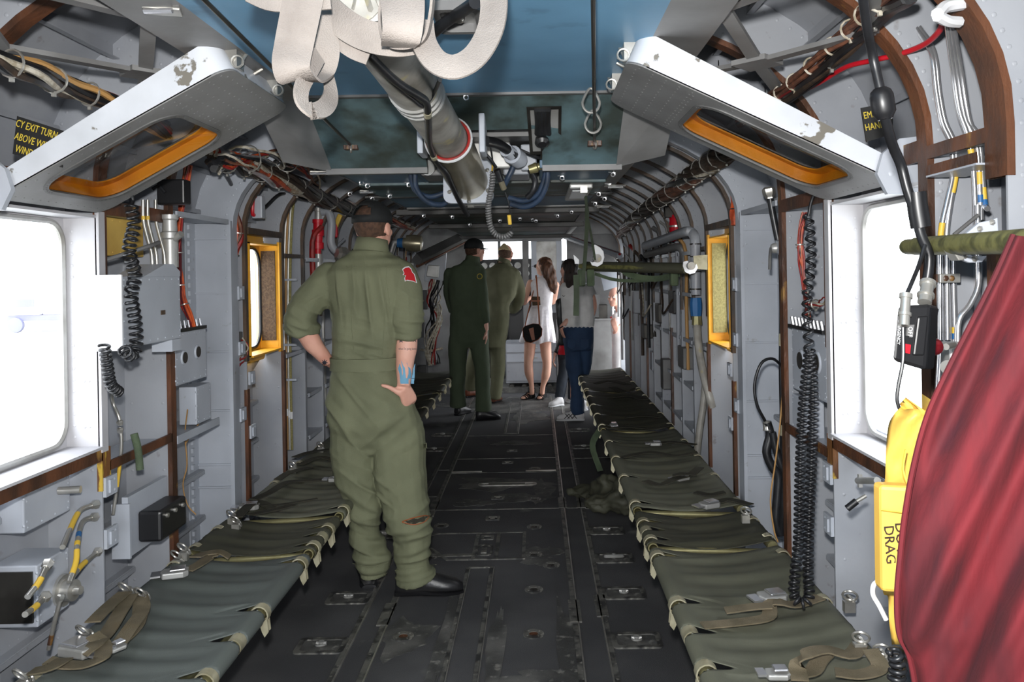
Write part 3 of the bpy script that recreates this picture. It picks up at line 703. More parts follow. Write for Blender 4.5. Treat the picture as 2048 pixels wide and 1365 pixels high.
# ================================================================ folding troop seats
ZS = .43; XF, XB = .632, 1.07; TR = .019
def seat_unit(sgn, Y0, Y1, m, clips, label, plainc=(), group='canvas troop seats along the cabin sides', belts=True, cross=True):
    t = thing('troop_seat', label, 'seat', (sgn*(XF+XB)/2, (Y0+Y1)/2, 0), group)
    allc = list(clips)+list(plainc)
    path = [(XB+.005, ZS-.028), (XB+.022, ZS-.01), (XB+.02, ZS+.012), (XB, ZS+.022)]+[(XB-(XB-XF)*k/14, ZS+.021-.022*math.sin(math.pi*k/14)) for k in range(1, 14)]+[(XF, ZS+.023)]
    for a in (70, 45, 20, -5, -30, -55, -80): path.append((XF-.024*math.cos(R(a)), ZS+.024*math.sin(R(a))))
    Ls = [0]
    for a, b in zip(path[:-1], path[1:]): Ls.append(Ls[-1]+math.hypot(b[0]-a[0], b[1]-a[1]))
    tot = Ls[-1]
    def at(d):
        for i in range(len(Ls)-1):
            if d <= Ls[i+1]+1e-9:
                q = (d-Ls[i])/(Ls[i+1]-Ls[i]); return path[i][0]+(path[i+1][0]-path[i][0])*q, path[i][1]+(path[i+1][1]-path[i][1])*q
        return path[-1]
    y = [Y0+.012+(Y1-Y0-.024)*k/int((Y1-Y0)/.02) for k in range(int((Y1-Y0)/.02)+1)]
    for c_ in allc:
        y += [c_+d for d in (-.05, -.04, -.032, -.026, -.018, -.01, 0, .01, .018, .026, .032, .04, .05)]
    y = sorted(set(round(q, 4) for q in y if Y0+.01 < q < Y1-.01)); nU = 34; mb = MB(); rnd = random.Random(int(Y0*100)+int(sgn)); ph = rnd.uniform(0, 6)
    for q in y:
        cut = cutb = 0
        for c_ in allc:
            d = abs(q-c_)/.034
            if d < 1: cut = max(cut, .145*(1-d**1.6)**.7)
            if d < 1 and c_ in clips: cutb = max(cutb, .09*(1-d**1.6)**.7)
        endc = .01
        for k in range(nU+1):
            d = cutb+(tot-cut-cutb)*k/nU; x, z = at(d)
            u = k/nU; wr = .004*math.sin(q*33+ph+3*u)*math.sin(math.pi*u)+.003*math.sin(q*71+u*5)*math.sin(math.pi*u)
            edge = min(q-Y0, Y1-q)
            z2 = z+wr*(1 if .1 < u < .8 else 0)-(.006*max(0, 1-edge/.05))*math.sin(math.pi*u)
            mb.v.append((sgn*x, q, z2))
    n = nU+1
    for i in range(len(y)-1):
        for k in range(nU): mb.f.append((i*n+k, (i+1)*n+k, (i+1)*n+k+1, i*n+k+1) if sgn > 0 else (i*n+k, i*n+k+1, (i+1)*n+k+1, (i+1)*n+k))
    o = mb.build('canvas', m, t, ang=60); sd = o.modifiers.new('s', 'SOLIDIFY'); sd.thickness = .0025; sd.offset = 0
    ft = MB()._lathe((sgn*XF, Y0, ZS), V((0,1,0)), [(0, TR-.004), (0, TR), (Y1-Y0, TR), (Y1-Y0, TR-.004), (Y1-Y0-.03, TR-.004), (.03, TR-.004), (0, TR-.004)], 16); ft.build('front_tube', 'tube', t)
    MB().cyl((sgn*XB, Y0, ZS), (sgn*XB, Y1, ZS), TR, n=12).build('rear_tube', 'tube', t)
    for c_ in clips:
        cl = MB(); pts = [(sgn*(XF+.027*math.cos(R(a))*-1), c_, ZS+.027*math.sin(R(a))) for a in range(150, -100, -25)]
        cl.ribbon(pts, .03, .004, wdir=(0,1,0)); cl.prism([(sgn*(XF-.024), c_-.012, ZS-.01), (sgn*(XF-.028), c_-.012, ZS-.05), (sgn*(XF-.016), c_-.012, ZS-.066), (sgn*(XF-.008), c_-.012, ZS-.05), (sgn*(XF), c_-.012, ZS-.022)], (0, .005, 0))
        cl.prism([(sgn*(XF-.024), c_+.008, ZS-.01), (sgn*(XF-.028), c_+.008, ZS-.05), (sgn*(XF-.016), c_+.008, ZS-.058), (sgn*(XF-.008), c_+.008, ZS-.05), (sgn*(XF), c_+.008, ZS-.022)], (0, .005, 0))
        cl.build('clip', 'clip', t)
        cb = MB(); cb.ribbon([(sgn*(XB+.025*math.cos(R(a))), c_, ZS+.026*math.sin(R(a))) for a in range(-20, 200, 22)], .028, .004, wdir=(0,1,0)); cb.build('rear_clip', 'clip', t)
    for c_ in plainc:
        cl = MB(); cl.ribbon([(sgn*(XF-.0225*math.cos(R(a))), c_, ZS+.0225*math.sin(R(a))) for a in range(150, -100, -25)], .045, .003, wdir=(0,1,0)); cl.build('collar', 'clip', t)
    if cross:
        for yy in (Y0+.02, Y1-.02):
            cr = MB(); cr.cyl((sgn*XF, yy, ZS-.012), (sgn*(XB+.03), yy, ZS-.03), .013, n=10); cr.build('cross_tube', 'tube', t)
            lg = MB(); lg.tube([(sgn*(XF+.06), yy, ZS-.02), (sgn*1.02, yy, .03), (sgn*1.1, yy, .0)], .011, 8); lg.build('leg', 'tube', t)
    return t
FR = (1.14, 1.6, 2.02, 2.42, 2.82)
seat_unit(-1, .9, 2.89, 'canvasg', (1.6, 2.02, 2.42, 2.82), 'long grey-green canvas seat in the left foreground', (1.8, 2.22))
seat_unit(1, .9, 2.89, 'canvas', (1.6, 2.02, 2.42, 2.82), 'long olive canvas seat in the right foreground', (1.8, 2.22))
seat_unit(-1, 2.93, 3.33, 'canvasd', (2.99, 3.2), 'short olive canvas seat left, just beyond the foreground seat', (3.1,))
seat_unit(1, 2.93, 3.33, 'canvasd', (2.99, 3.2), 'short olive canvas seat right, just beyond the foreground seat', (3.1,))
nm = {-1: 'left', 1: 'right'}
for sgn in (-1, 1):
    seat_unit(sgn, 3.38, 5.05, 'canvas', (3.46, 3.9, 4.3, 4.7), 'long olive canvas seat %s, third along from the camera' % nm[sgn])
    seat_unit(sgn, 5.1, 6.7, 'canvasd', (5.2, 5.6, 6.0, 6.4), 'dark olive canvas seat %s, fourth along from the camera' % nm[sgn])
    seat_unit(sgn, 6.75, 8.3, 'canvasd', (6.8, 7.2, 7.6, 8.0), 'dark olive canvas seat at the far %s end of the cabin' % nm[sgn])
# ================================================================ seat belts
def on_seat(pts, z=.452): return [W(px, py, Z=z+(h if h else 0)) for px, py, *q in pts for h in [(q[0] if q else 0)]]
def belt(label, straps, buckles=(), rings=(), m='web', w=.042, group='seat belts lying on the troop seats'):
    p0 = W(*straps[0][0][:2], Z=.45); t = thing('seat_belt', label, 'seat belt', tuple(p0), group)
    for s in straps:
        P = smooth(on_seat(s), 5); fr = []
        wd = [V((0,0,1)).cross(b-a) if (b-a).length else V((1,0,0)) for a, b in zip(P[:-1], P[1:])]; wd.append(wd[-1])
        mb = MB().ribbon(P, w, .004, wdir=wd); mb.build('strap', m, t, ang=50)
    for px, py, ang, s in buckles:
        c = W(px, py, Z=.468); rt = Matrix.Rotation(R(ang), 3, 'Z'); k = s
        mb = MB(); mb.prism([c+rt @ V((x*k, y*k, -.012)) for x, y in ((-.035, -.028), (.03, -.032), (.045, -.018), (.045, .018), (.03, .032), (-.035, .028), (-.042, 0))], (0, 0, .02*k)); b = mb.build('buckle', 'alu', t, sm=False, bevel=.004)
        tb = MB().box(c+rt @ V((-.055*k, 0, 0)), (.03*k, .05*k, .006), rt); tb.build('tongue', 'chrome', b, sm=False)
        q = MB().box(c+V((0,0,.01*k))+rt @ V((.012*k, 0, .003)), (.05*k, .044*k, .006), rt); q.build('release_plate', 'chrome', b, sm=False, bevel=.003)
    for px, py, h in rings:
        c = W(px, py, Z=.46+h); mb = MB(); mb.torus(c, (.3, .7, .5), .02, .0035, 16, 6); mb.torus(c+V((.01, .02, -.02)), (.8, .2, .5), .014, .004, 12, 6); mb.box(c+V((0, .01, -.035)), (.03, .02, .03)); mb.build('ring', 'steel', t)
    return t
belt('brown belt with fanned straps and rings at the back of the left foreground seat', [[(262,1190,.04),(240,1225,.03),(215,1265,.02),(190,1290,.03),(165,1310,.02)], [(280,1190,.03),(285,1220,.02),(262,1255,.02),(235,1293,.01)], [(250,1185,.05),(215,1215,.05),(185,1245,.05)]], rings=((248,1175,.05),(280,1185,.04),(165,1262,.04)))
belt('brown belt with a big silver buckle on the near left seat', [[(185,1270,.04),(205,1290,.02),(203,1315,.02),(170,1330,.01),(125,1330,.01),(95,1322,.02)], [(60,1345,.02),(100,1335,.03),(130,1318,.02)]], buckles=((163,1297,160,1.25),), rings=((40,1350,.02),))
belt('narrow brown belt end with open metal tongue on the left foreground seat', [[(282,1195,.03),(278,1240,.01),(262,1265,.004),(240,1285,.002)]], buckles=((233,1292,60,.55),))
belt('belt with silver square buckle lying by the black junction box', [[(440,1108,.02),(420,1115,.01),(400,1128,.01),(375,1142,.01)], [(460,1115,.0),(440,1105,.02),(410,1108,.02),(390,1115,.03)]], buckles=((348,1146,20,1.0),), rings=((365,1095,.04),(352,1110,.02)))
belt('crumpled belt and buckle in the corner behind the left short seat', [[(475,1035,.03),(500,1010,.03),(520,1005,.02),(545,1018,.01)], [(500,1030,.02),(540,1022,.01),(590,1010,.002)]], buckles=((497,1013,10,1.0),), rings=((462,1028,.03),(470,1040,.02)), m='webdk')
belt('dark belt across the third left seat beside the standing airman', [[(505,1000,.03),(540,985,.02),(575,965,.02),(620,962,.01),(672,958,.004)]], buckles=((672,958,0,.9),), m='webdk')
belt('thin strap on the third left seat ending in a small clasp', [[(520,1012,.02),(560,1010,.004),(600,1004,.002),(635,998,.004)]], m='webdk', w=.02)
belt('belt folded in two on the right foreground seat under the coiled cord', [[(1640,1195,.02),(1590,1210,.02),(1560,1205,.03),(1540,1210,.02),(1535,1235,.01),(1480,1245,.004),(1405,1252,.004)], [(1545,1212,.03),(1500,1215,.02),(1450,1222,.01)]], buckles=((1543,1193,15,1.0),), rings=((1700,1192,.05),))
belt('looped belt with a dark hook in the right bottom corner of the seat', [[(1720,1290,.04),(1700,1310,.04),(1650,1300,.05),(1610,1310,.05),(1595,1335,.02),(1600,1362,.01)], [(1660,1300,.03),(1640,1320,.02),(1620,1345,.01),(1560,1348,.004)], [(1740,1300,.05),(1760,1335,.03),(1720,1350,.02),(1670,1345,.02)]], buckles=((1553,1345,0,.7),), rings=((1722,1275,.06),(1765,1300,.04)))
belt('buckle and dark strap on the third right seat, nearest its front', [[(1500,1010,.03),(1460,1000,.02),(1435,1005,.01)], [(1450,985,.02),(1420,990,.01),(1390,985,.01)]], buckles=((1418,1009,25,1.0),), m='webdk', rings=((1492,1022,.05),))
belt('tan and silver buckle with crumpled strap on the third right seat', [[(1400,935,.03),(1380,950,.02),(1350,958,.02),(1320,970,.005),(1290,962,.005)], [(1390,950,.03),(1365,948,.04),(1345,952,.03)]], buckles=((1362,955,30,.9),), m='webdk')
belt('long dark strap lying across the fourth right seat', [[(1395,905,.04),(1350,912,.02),(1300,905,.01),(1245,915,.003)], [(1390,890,.03),(1345,885,.02),(1300,888,.01)]], buckles=((1310,887,0,.8),), m='webdk')
belt('dark strap heap on the far right seat by the wall', [[(1340,850,.05),(1310,858,.04),(1260,855,.02),(1215,857,.01)], [(1320,835,.05),(1290,832,.04),(1250,836,.02)]], buckles=((1228,850,90,.8),), m='webdk')
belt('heap of straps at the far end of the right row of seats', [[(1255,770,.06),(1220,762,.05),(1190,768,.03)], [(1290,800,.08),(1260,792,.06),(1220,796,.03)], [(1270,778,.07),(1250,785,.04),(1225,775,.04)]], m='webdk', w=.07)
belt('dark straps heaped on the fourth left seat behind the airman', [[(590,915,.05),(620,905,.04),(660,900,.02),(690,905,.01)], [(600,930,.03),(640,915,.03),(680,925,.01)], [(555,960,.03),(580,945,.04),(620,935,.02)]], m='webdk', rings=((585,930,.03),(640,890,.03)))
belt('flat dark buckle end on the left far seat beyond the airman', [[(885,785,.02),(860,782,.01),(845,786,.01)]], m='webdk')
# crumpled green bag under the right seats
bag = MB()
for cx, cy, cz, rx, ry, rz in ((.66, 4.95, .09, .13, .22, .09), (.58, 4.8, .07, .12, .13, .07), (.72, 4.75, .11, .12, .15, .11), (.5, 5.1, .05, .12, .12, .05), (.63, 4.9, .15, .08, .1, .08)): bag.ball((cx, cy, cz), 1, 16, 12, (rx, ry, rz))
def fuse(mb, vox, it=4, name='tmp'):
    me = bpy.data.meshes.new(name); me.from_pydata(mb.v, [], mb.f); o = bpy.data.objects.new(name, me); col.objects.link(o)
    r = o.modifiers.new('r', 'REMESH'); r.mode = 'VOXEL'; r.voxel_size = vox; r.use_smooth_shade = True
    s = o.modifiers.new('s', 'SMOOTH'); s.iterations = it; s.factor = .5
    dg = bpy.context.evaluated_depsgraph_get(); ev = o.evaluated_get(dg); m2 = ev.to_mesh(); nv = len(m2.vertices)
    co = np.empty(nv*3); m2.vertices.foreach_get('co', co); no = np.empty(nv*3); m2.vertices.foreach_get('normal', no)
    f = [tuple(p.vertices) for p in m2.polygons]; ev.to_mesh_clear(); bpy.data.objects.remove(o); bpy.data.meshes.remove(me)
    out = MB(); out.v = [tuple(v) for v in co.reshape(-1, 3)]; out.f = f; out.n = no.reshape(-1, 3); return out
def crumple(mb, amp, s, seed=0, st=(1,1,1), oct=3):
    o = V((seed*7.3, seed*3.1, seed)); n = mb.n
    mb.v = [tuple(V(v)+V(n[i])*(amp*noise.turbulence(V((v[0]*st[0], v[1]*st[1], v[2]*st[2]))*s+o, oct, False)-amp*.4)) for i, v in enumerate(mb.v)]; return mb
bag = crumple(fuse(bag, .012, 5), .035, 9, 2); bt = thing('kit_bag', 'crumpled dark green cloth bag on the floor under the right seats', 'bag', (.62, 4.9, 0))
bag.build('bag_body', 'canvasd', bt, ang=180); MB().ribbon(smooth([(.6, 5.0, .2), (.56, 5.1, .34), (.62, 5.2, .42)], 4), .04, .004).build('strap', 'webg', bt)
# ================================================================ floor fittings
def tiedown(x, y, label, wide=.085, oval=False):
    t = thing('tie_down_fitting', label, 'tie-down fitting', (x, y, 0), 'tie-down fittings sunk in the floor'); hx, hy = wide, .055
    mb = MB(); mb.plate(rrect((x, y, .0), (1,0,0), (0,1,0), hx+.012, hy+.012, .02, 4), rrect((x, y, .0), (1,0,0), (0,1,0), hx-.008, hy-.008, .015, 4), (0, 0, .006)); mb.build('rim', 'seam', t)
    mb = MB(); mb.prism(rrect((x, y, .0), (1,0,0), (0,1,0), hx-.004, hy-.004, .015, 4), (0, 0, .002)); mb.build('pan', 'floorwear', t)
    r = MB()
    if oval: r.torus((x, y, .012), (0,.3,1), .045, .008, 20, 7, .5); r.ball((x, y+.01, .008), .016)
    else: r.cyl((x-.02, y, .012), (x+.02, y, .012), .008, n=8); r.cyl((x, y, .004), (x, y, .02), .012, n=10); r.torus((x, y-.012, .012), (0,.2,1), .018, .004, 12, 6)
    r.build('ring', 'alu', t); return t
wh = {0: 'nearest', 1: 'second', 2: 'third', 3: 'fourth', 4: 'fifth', 5: 'sixth', 6: 'seventh'}
for i, y in enumerate((3.13, 3.59, 4.03, 4.46, 6.6, 7.3)):
    tiedown(.588, y, '%s tie-down fitting from the camera in the right floor row%s' % (wh[i], ', oval with a hook' if i == 2 else ''), oval=(i == 2))
for i, y in enumerate((3.13, 3.59, 4.46, 6.6, 7.2)):
    tiedown(-.645, y, '%s tie-down fitting from the camera in the left floor row' % wh[i])
for i, (x, y) in enumerate(((.185, 3.2), (.185, 3.65), (.185, 4.1), (.185, 4.55), (-.336, 3.2), (.185, 5.1), (.185, 5.9), (.27, 3.95), (-.35, 4.1), (-.35, 4.6))):
    t = thing('floor_socket', 'small round metal floor socket, %s' % ['right of the centre channel beside the airman shoe, nearest camera', 'right of the centre channel, second from the camera', 'on the worn patch right of the floor hatch', 'right of the hatch far corner', 'on the worn patch left of the centre channel', 'beyond the floor hatch on the right', 'on the far central floor panel', 'just right of and before the worn patch', 'left of the floor hatch', 'left of the floor hatch far edge'][i], 'floor socket', (x, y, 0), 'round floor sockets')
    mb = MB(); ring(mb, x, y, .02, .042, .005); mb.build('flange', 'seam', t); c_ = MB(); ring(c_, x, y, .004, .018, .003, 14); c_.build('plug', 'rust' if i in (0, 4) else 'darkmetal', t)
    b = MB()
    for k in range(4): b.rivet((x+.031*math.cos(k*1.57+.7), y+.031*math.sin(k*1.57+.7), .005), (0,0,1), .004, .003)
    b.build('screws', 'steel', t)
t = thing('floor_hatch', 'clipped-corner floor hatch panel with recessed latch beyond the airman', 'floor hatch', (-.12, 4.25, 0))
o1 = [(-.42, 4.42), (-.36, 4.46), (.14, 4.46), (.14, 4.04), (-.26, 4.04), (-.42, 4.3)]
q = MB(); ctr = V((-.12, 4.25, 0)); q.plate([(x, y, 0) for x, y in o1], [tuple(ctr+(V((x, y, 0))-ctr)*.93) for x, y in o1], (0, 0, .006)); q.bb(-.135, -.115, 4.06, 4.44, 0, .006); q.bb(-.02, .0, 4.06, 4.44, 0, .006); q.build('frame', 'seam', t, sm=False)
MB().prism([tuple(ctr+(V((x, y, 0))-ctr)*.93) for x, y in o1], (0, 0, .003)).build('panel', 'floor', t, sm=False)
q = MB(); q.plate(rrect((-.075, 4.17, .003), (1,0,0), (0,1,0), .045, .08, .03), rrect((-.075, 4.17, .003), (1,0,0), (0,1,0), .033, .066, .025), (0,0,.006)); q.bb(-.09, -.06, 4.12, 4.22, .003, .012); q.bb(-.36, -.12, 4.09, 4.12, .003, .007); q.plate(rrect((-.07, 4.37, .003), (1,0,0), (0,1,0), .035, .035, .008), rrect((-.07, 4.37, .003), (1,0,0), (0,1,0), .02, .02, .006), (0,0,.005)); q.build('latch', 'seam', t)
t = thing('recessed_grip', 'long recessed chrome grip slot in the worn centre floor panel', 'floor handle', (0, 5.47, 0))
q = MB(); q.plate(rrect((.0, 5.47, 0), (1,0,0), (0,1,0), .2, .035, .034), rrect((.0, 5.47, 0), (1,0,0), (0,1,0), .185, .02, .019), (0,0,.008)); q.build('bezel', 'steel', t); MB().bb(-.13, .12, 5.462, 5.478, 0, .01).build('bar', 'darkmetal', t)
for i, (x, y) in enumerate(((-.05, 5.15), (-.06, 4.72), (-.02, 6.1), (0.0, 6.5))):
    t = thing('floor_latch', 'small square latch plate on the centre floor, %s' % ['in the worn panel', 'just beyond the floor hatch', 'in the dark panel past the long handle', 'farthest along'][i], 'latch', (x, y, 0), 'square floor latches')
    q = MB(); q.plate(rrect((x, y, 0), (1,0,0), (0,1,0), .042, .036, .006), rrect((x, y, 0), (1,0,0), (0,1,0), .026, .02, .004), (0,0,.006)); q.build('rim', 'seam', t); MB().bb(x-.015, x+.012, y-.01, y+.012, 0, .006).build('tab', 'steel', t)
# ================================================================ people
class Fig:
    def __init__(s, Y0, name, label, foot):
        s.Y0 = Y0; s.k = Y0/F; b = W(*foot, Y=Y0); s.t = thing('person', label, 'person', (b.x, Y0, 0)); s.root = s.t
    def J(s, px, py, dy=0): 
        return W(px, py, Y=s.Y0)+V((0, dy, 0))
    def limb(s, mb, pts, n=14, k=5, flat=1.0):
        """pts: (px, py, dy, r_px)"""
        P = [s.J(a, b, c) for a, b, c, r in pts]; r = [q[3]*s.k for q in pts]; S = smooth(P, k); m = len(pts)
        rr = []
        for i in range(m-1):
            for j in range(k):
                t = j/k; t = t*t*(3-2*t); rr.append(r[i]*(1-t)+r[i+1]*t)
        rr.append(r[-1]); mb.tube(S, rr, n); mb.ball(S[0], r[0]*.98, 12, 8); return mb
    def torso(s, mb, rings, n=22, dz=1.0):
        """rings: (px, py, halfwidth_px, depth_m, dy) stacked into one closed loft"""
        Q = []; m = len(rings); k = 4
        A = [V((*s.J(a, b, e), )) for a, b, w, d, e in rings]; S = smooth(A, k)
        def ip(idx):
            v = [q[idx] for q in rings]; o = []
            for i in range(m-1):
                for j in range(k):
                    t = j/k; t = t*t*(3-2*t); o.append(v[i]*(1-t)+v[i+1]*t)
            return o+[v[-1]]
        w_, d_ = ip(2), ip(3); o = len(mb.v)
        for c, w, d in zip(S, w_, d_):
            for q in range(n):
                a = 2*math.pi*q/n; ca, sa = math.cos(a), math.sin(a); e = 2/2.3
                x = w*s.k*math.copysign(abs(ca)**e, ca); y = d*math.copysign(abs(sa)**e, sa); mb.v.append((c.x+x, c.y+y, c.z))
        M_ = len(S)
        for i in range(M_-1):
            for q in range(n): mb.f.append((o+i*n+q, o+i*n+(q+1) % n, o+(i+1)*n+(q+1) % n, o+(i+1)*n+q))
        mb.f.append(tuple(o+q for q in range(n))[::-1]); mb.f.append(tuple(o+(M_-1)*n+q for q in range(n))); return mb
def head(mb, c, yaw, R_=.105, tilt=0.0, female=False):
    """skull, jaw, face, ears; yaw 0 looks along +Y, positive turns to the right (+X)"""
    rt = Matrix.Rotation(-yaw, 3, 'Z') @ Matrix.Rotation(-tilt, 3, 'X'); q = R_/.105; c = V(c)
    def e(x, y, z, rx, ry, rz, n=16, m=12):
        b = MB(); b.ball((0,0,0), 1, n, m, (rx*q, ry*q, rz*q)); mb.add([c+rt @ (V(v)+V((x, y, z))*q) for v in b.v], b.f)
    e(0, -.012, .02, .075, .095, .088); e(0, .035, -.045, .058, .058, .062); e(0, .055, -.082, .034, .034, .028)   # cranium, jaw, chin
    e(0, .088, -.02, .013, .018, .028); e(0, .098, -.03, .014, .013, .011)                                          # nose
    e(0, .078, -.06, .022, .016, .007); e(0, .077, -.070, .02, .016, .007)                                       # lips
    for sx in (-1, 1):
        e(sx*.031, .078, .012, .017, .012, .006); e(sx*.04, .06, -.02, .02, .025, .02)                                  # brow, cheek
        e(sx*.078, -.005, -.012, .009, .02, .032, 10, 8)                                                               # ear
    return rt, q
def eyes(par, c, rt, q):
    for sx in (-1, 1):
        b = MB().ball(V(c)+rt @ (V((sx*.031, .0835, -.002))*q), .009*q, 10, 8); b.build('eye', 'white', par)
        MB().ball(V(c)+rt @ (V((sx*.031, .0905, -.002))*q), .004*q, 8, 6).build('iris', 'black', par)
def hand(mb, w, d, nrm, side, sz=1.0, curl=(.5,.55,.6,.65), thumb=None, spread=.1):
    """w wrist, d fingers direction, nrm = back of the hand, side: +1 thumb on +cross"""
    w = V(w); d = V(d).normalized(); nrm = V(nrm); nrm = (nrm-d*nrm.dot(d)).normalized(); x = d.cross(nrm)*side; z = sz
    # palm: flattened loft
    for off in (-.026, -.009, .009, .026):
        mb.tube(smooth([w+x*off*.55*z, w+(d*.04+x*off*.9)*z, w+(d*.088+x*off)*z], 3), [.014*z]*3+[.0135*z]*3+[.012*z], 10); mb.ball(w+(d*.088+x*off)*z, .0118*z, 10, 8)
    ln = ((.04, .024, .02), (.045, .029, .022), (.042, .026, .021), (.032, .02, .018))
    for i in range(4):
        off = (.028, .0095, -.009, -.026)[i]; p = w+(d*.088+x*off)*z; a = 0; dirv = (d+x*(off*spread/.026)).normalized(); P = [p]; rr = [.0095*z]
        ax = dirv.cross(-nrm)
        for j, L in enumerate(ln[i]):
            a += curl[i]*(.8, 1.1, .7)[j]; dv = dirv*math.cos(a)-nrm*math.sin(a); P.append(P[-1]+dv*L*z); rr.append((.0088, .0082, .0068)[j]*z)
        S = smooth(P, 3); r2 = [rr[min(3, int(k/3))] for k in range(len(S))]; mb.tube(S, r2, 8); mb.ball(P[-1], rr[-1], 8, 6)
    td = V(thumb).normalized() if thumb is not None else (d*.6+x*.8-nrm*.3).normalized()
    a0 = w+(d*.022+x*.022)*z; P = [a0, a0+td*.035*z, a0+td*.066*z, a0+(td*.9+d*.12).normalized()*.092*z]
    mb.tube(smooth(P, 3), [.0145*z]*3+[.0115*z]*3+[.0100*z]*3+[.0085*z], 10); mb.ball(P[-1], .0085*z, 8, 6)
def boot(mb, toe, heel, w=.05, h=.075, z=0.0):
    """shoe shape between heel and toe on the ground"""
    toe, heel = V(toe), V(heel); d = (toe-heel); L = d.length; d.normalize(); x = d.cross(V((0,0,1))); n = 16; secs = ((0, .6, .7), (.06, .8, .95), (.2, .82, 1.0), (.38, .8, 1.0), (.55, .95, .72), (.75, 1.05, .56), (.9, .85, .45), (1, .4, .25)); o = len(mb.v)
    for t, ww, hh in secs:
        c = heel+d*L*t
        for k in range(n):
            a = 2*math.pi*k/n; sx, sz = math.cos(a), math.sin(a); zz = (hh*h*.5)*(1+math.copysign(abs(sz)**.7, sz)); mb.v.append(tuple(c+x*w*ww*math.copysign(abs(sx)**.75, sx)*(1 if sz < .3 else .85)+V((0, 0, z+zz))))
    for i in range(len(secs)-1):
        for k in range(n): mb.f.append((o+i*n+k, o+i*n+(k+1) % n, o+(i+1)*n+(k+1) % n, o+(i+1)*n+k))
    mb.f.append(tuple(o+k for k in range(n))[::-1]); mb.f.append(tuple(o+(len(secs)-1)*n+k for k in range(n)))
def make_boot(par, toe, heel, w=.05, h=.1, m='boot', sole='black', name='shoe', laces=True):
    b = MB(); boot(b, toe, heel, w, h, .012); o = b.build(name, m, par, ang=70)
    s_ = MB(); d = V(toe)-V(heel); boot(s_, V(toe)+d*.015, V(heel)-d*.015, w*1.07, .028); s_.build('sole', sole, o, ang=50)
    if laces:
        L = MB(); d = d.normalized(); x = d.cross(V((0,0,1)))
        for k in range(4): c = V(heel)+(V(toe)-V(heel))*(.45+k*.07)+V((0,0,h*(.9-.1*k))); L.tube(smooth([c-x*w*.5-V((0,0,.012)), c+V((0,0,.004)), c+x*w*.5-V((0,0,.012))], 3), .0028, 5)
        L.build('laces', 'rubber', o)
    return o
def folds(mb, spec, base=.004, s=9, seed=1, st=(1,1,.55)):
    """cloth relief: soft long folds everywhere, tight cross folds inside the given boxes
       spec: (centre, radius, amp, freq)"""
    n = mb.n; out = []; o = V((seed*3.7, seed*1.9, seed*5.1))
    for i, v in enumerate(mb.v):
        p = V(v); a = base*noise.noise(V((p.x*st[0]*s, p.y*st[1]*s, p.z*st[2]*s))+o)*2 - base*.8*abs(noise.noise(p*s*1.9+o*2))
        for c, r, am, fr in spec:
            d = (p-c).length
            if d < r:
                q = (1-d/r); q = q*q*(3-2*q); a += am*q*(noise.noise(V((p.x*fr*.35, p.y*fr*.35, p.z*fr+p.x*fr*.5))+o)*1.6)
        out.append(tuple(p+V(n[i])*a))
    mb.v = out; return mb
from mathutils.bvhtree import BVHTree
class Surf:
    def __init__(s, mb): s.b = BVHTree.FromPolygons([V(v) for v in mb.v], mb.f)
    def at(s, px, py, off=.0008, fb=None):
        d = (W(px, py, Y=1)-CAM).normalized(); h = s.b.ray_cast(CAM, d)
        if h[0] is None: return fb if fb is not None else W(px, py, Y=g.Y0-.08)
        return h[0]-d*off
    def line(s, pts_, r, k=5, off=.0): return MB().tube([s.at(p.x, p.y, off) for p in smooth([V((x, y, 0)) for x, y in pts_], k)], r, 5)
    def area(s, poly, off=.0012, th=.0015, step=3.0):
        '''a thin patch following the surface: fan of small cells'''
        c = (sum(p[0] for p in poly)/len(poly), sum(p[1] for p in poly)/len(poly)); n = len(poly); m = MB(); K = 4
        m.v.append(tuple(s.at(c[0], c[1], off)))
        for j in range(1, K+1):
            for x, y in poly: m.v.append(tuple(s.at(c[0]+(x-c[0])*j/K, c[1]+(y-c[1])*j/K, off)))
        m.f += [(0, 1+i, 1+(i+1) % n) for i in range(n)]
        for j in range(K-1):
            for i in range(n): k_ = (i+1) % n; m.f.append((1+j*n+i, 1+(j+1)*n+i, 1+(j+1)*n+k_, 1+j*n+k_))
        return m
def creases(mb, spec, seed=1):
    '''cloth creases: (centre, radius, amp, along, freq) - sharp folds running across the direction 'along' '''
    n = mb.n; o = V((seed*3.7, seed*1.9, seed*5.1)); out = []
    for i, v in enumerate(mb.v):
        p = V(v); a = 0
        for c, r, am, al, fr in spec:
            d = (p-c).length
            if d < r:
                q = 1-d/r; q = q*q*(3-2*q); w = al.x*p.x+al.y*p.y+al.z*p.z
                t = noise.noise(V((w*fr, p.x*2.4+p.y*1.2, p.z*2.4))+o); t2 = noise.noise(V((w*fr*2.1, p.x*4, p.z*4))+o*2)
                a += am*q*((1-min(1, abs(t)*3.2))**1.5*1.2-.45+t2*.5)
        out.append(tuple(p+V(n[i])*a))
    mb.v = out; return mb
def outline_patch(g, par, name, m, poly, th=.002): return MB().prism(poly, (0, -th, 0)).build(name, m, par, sm=False)

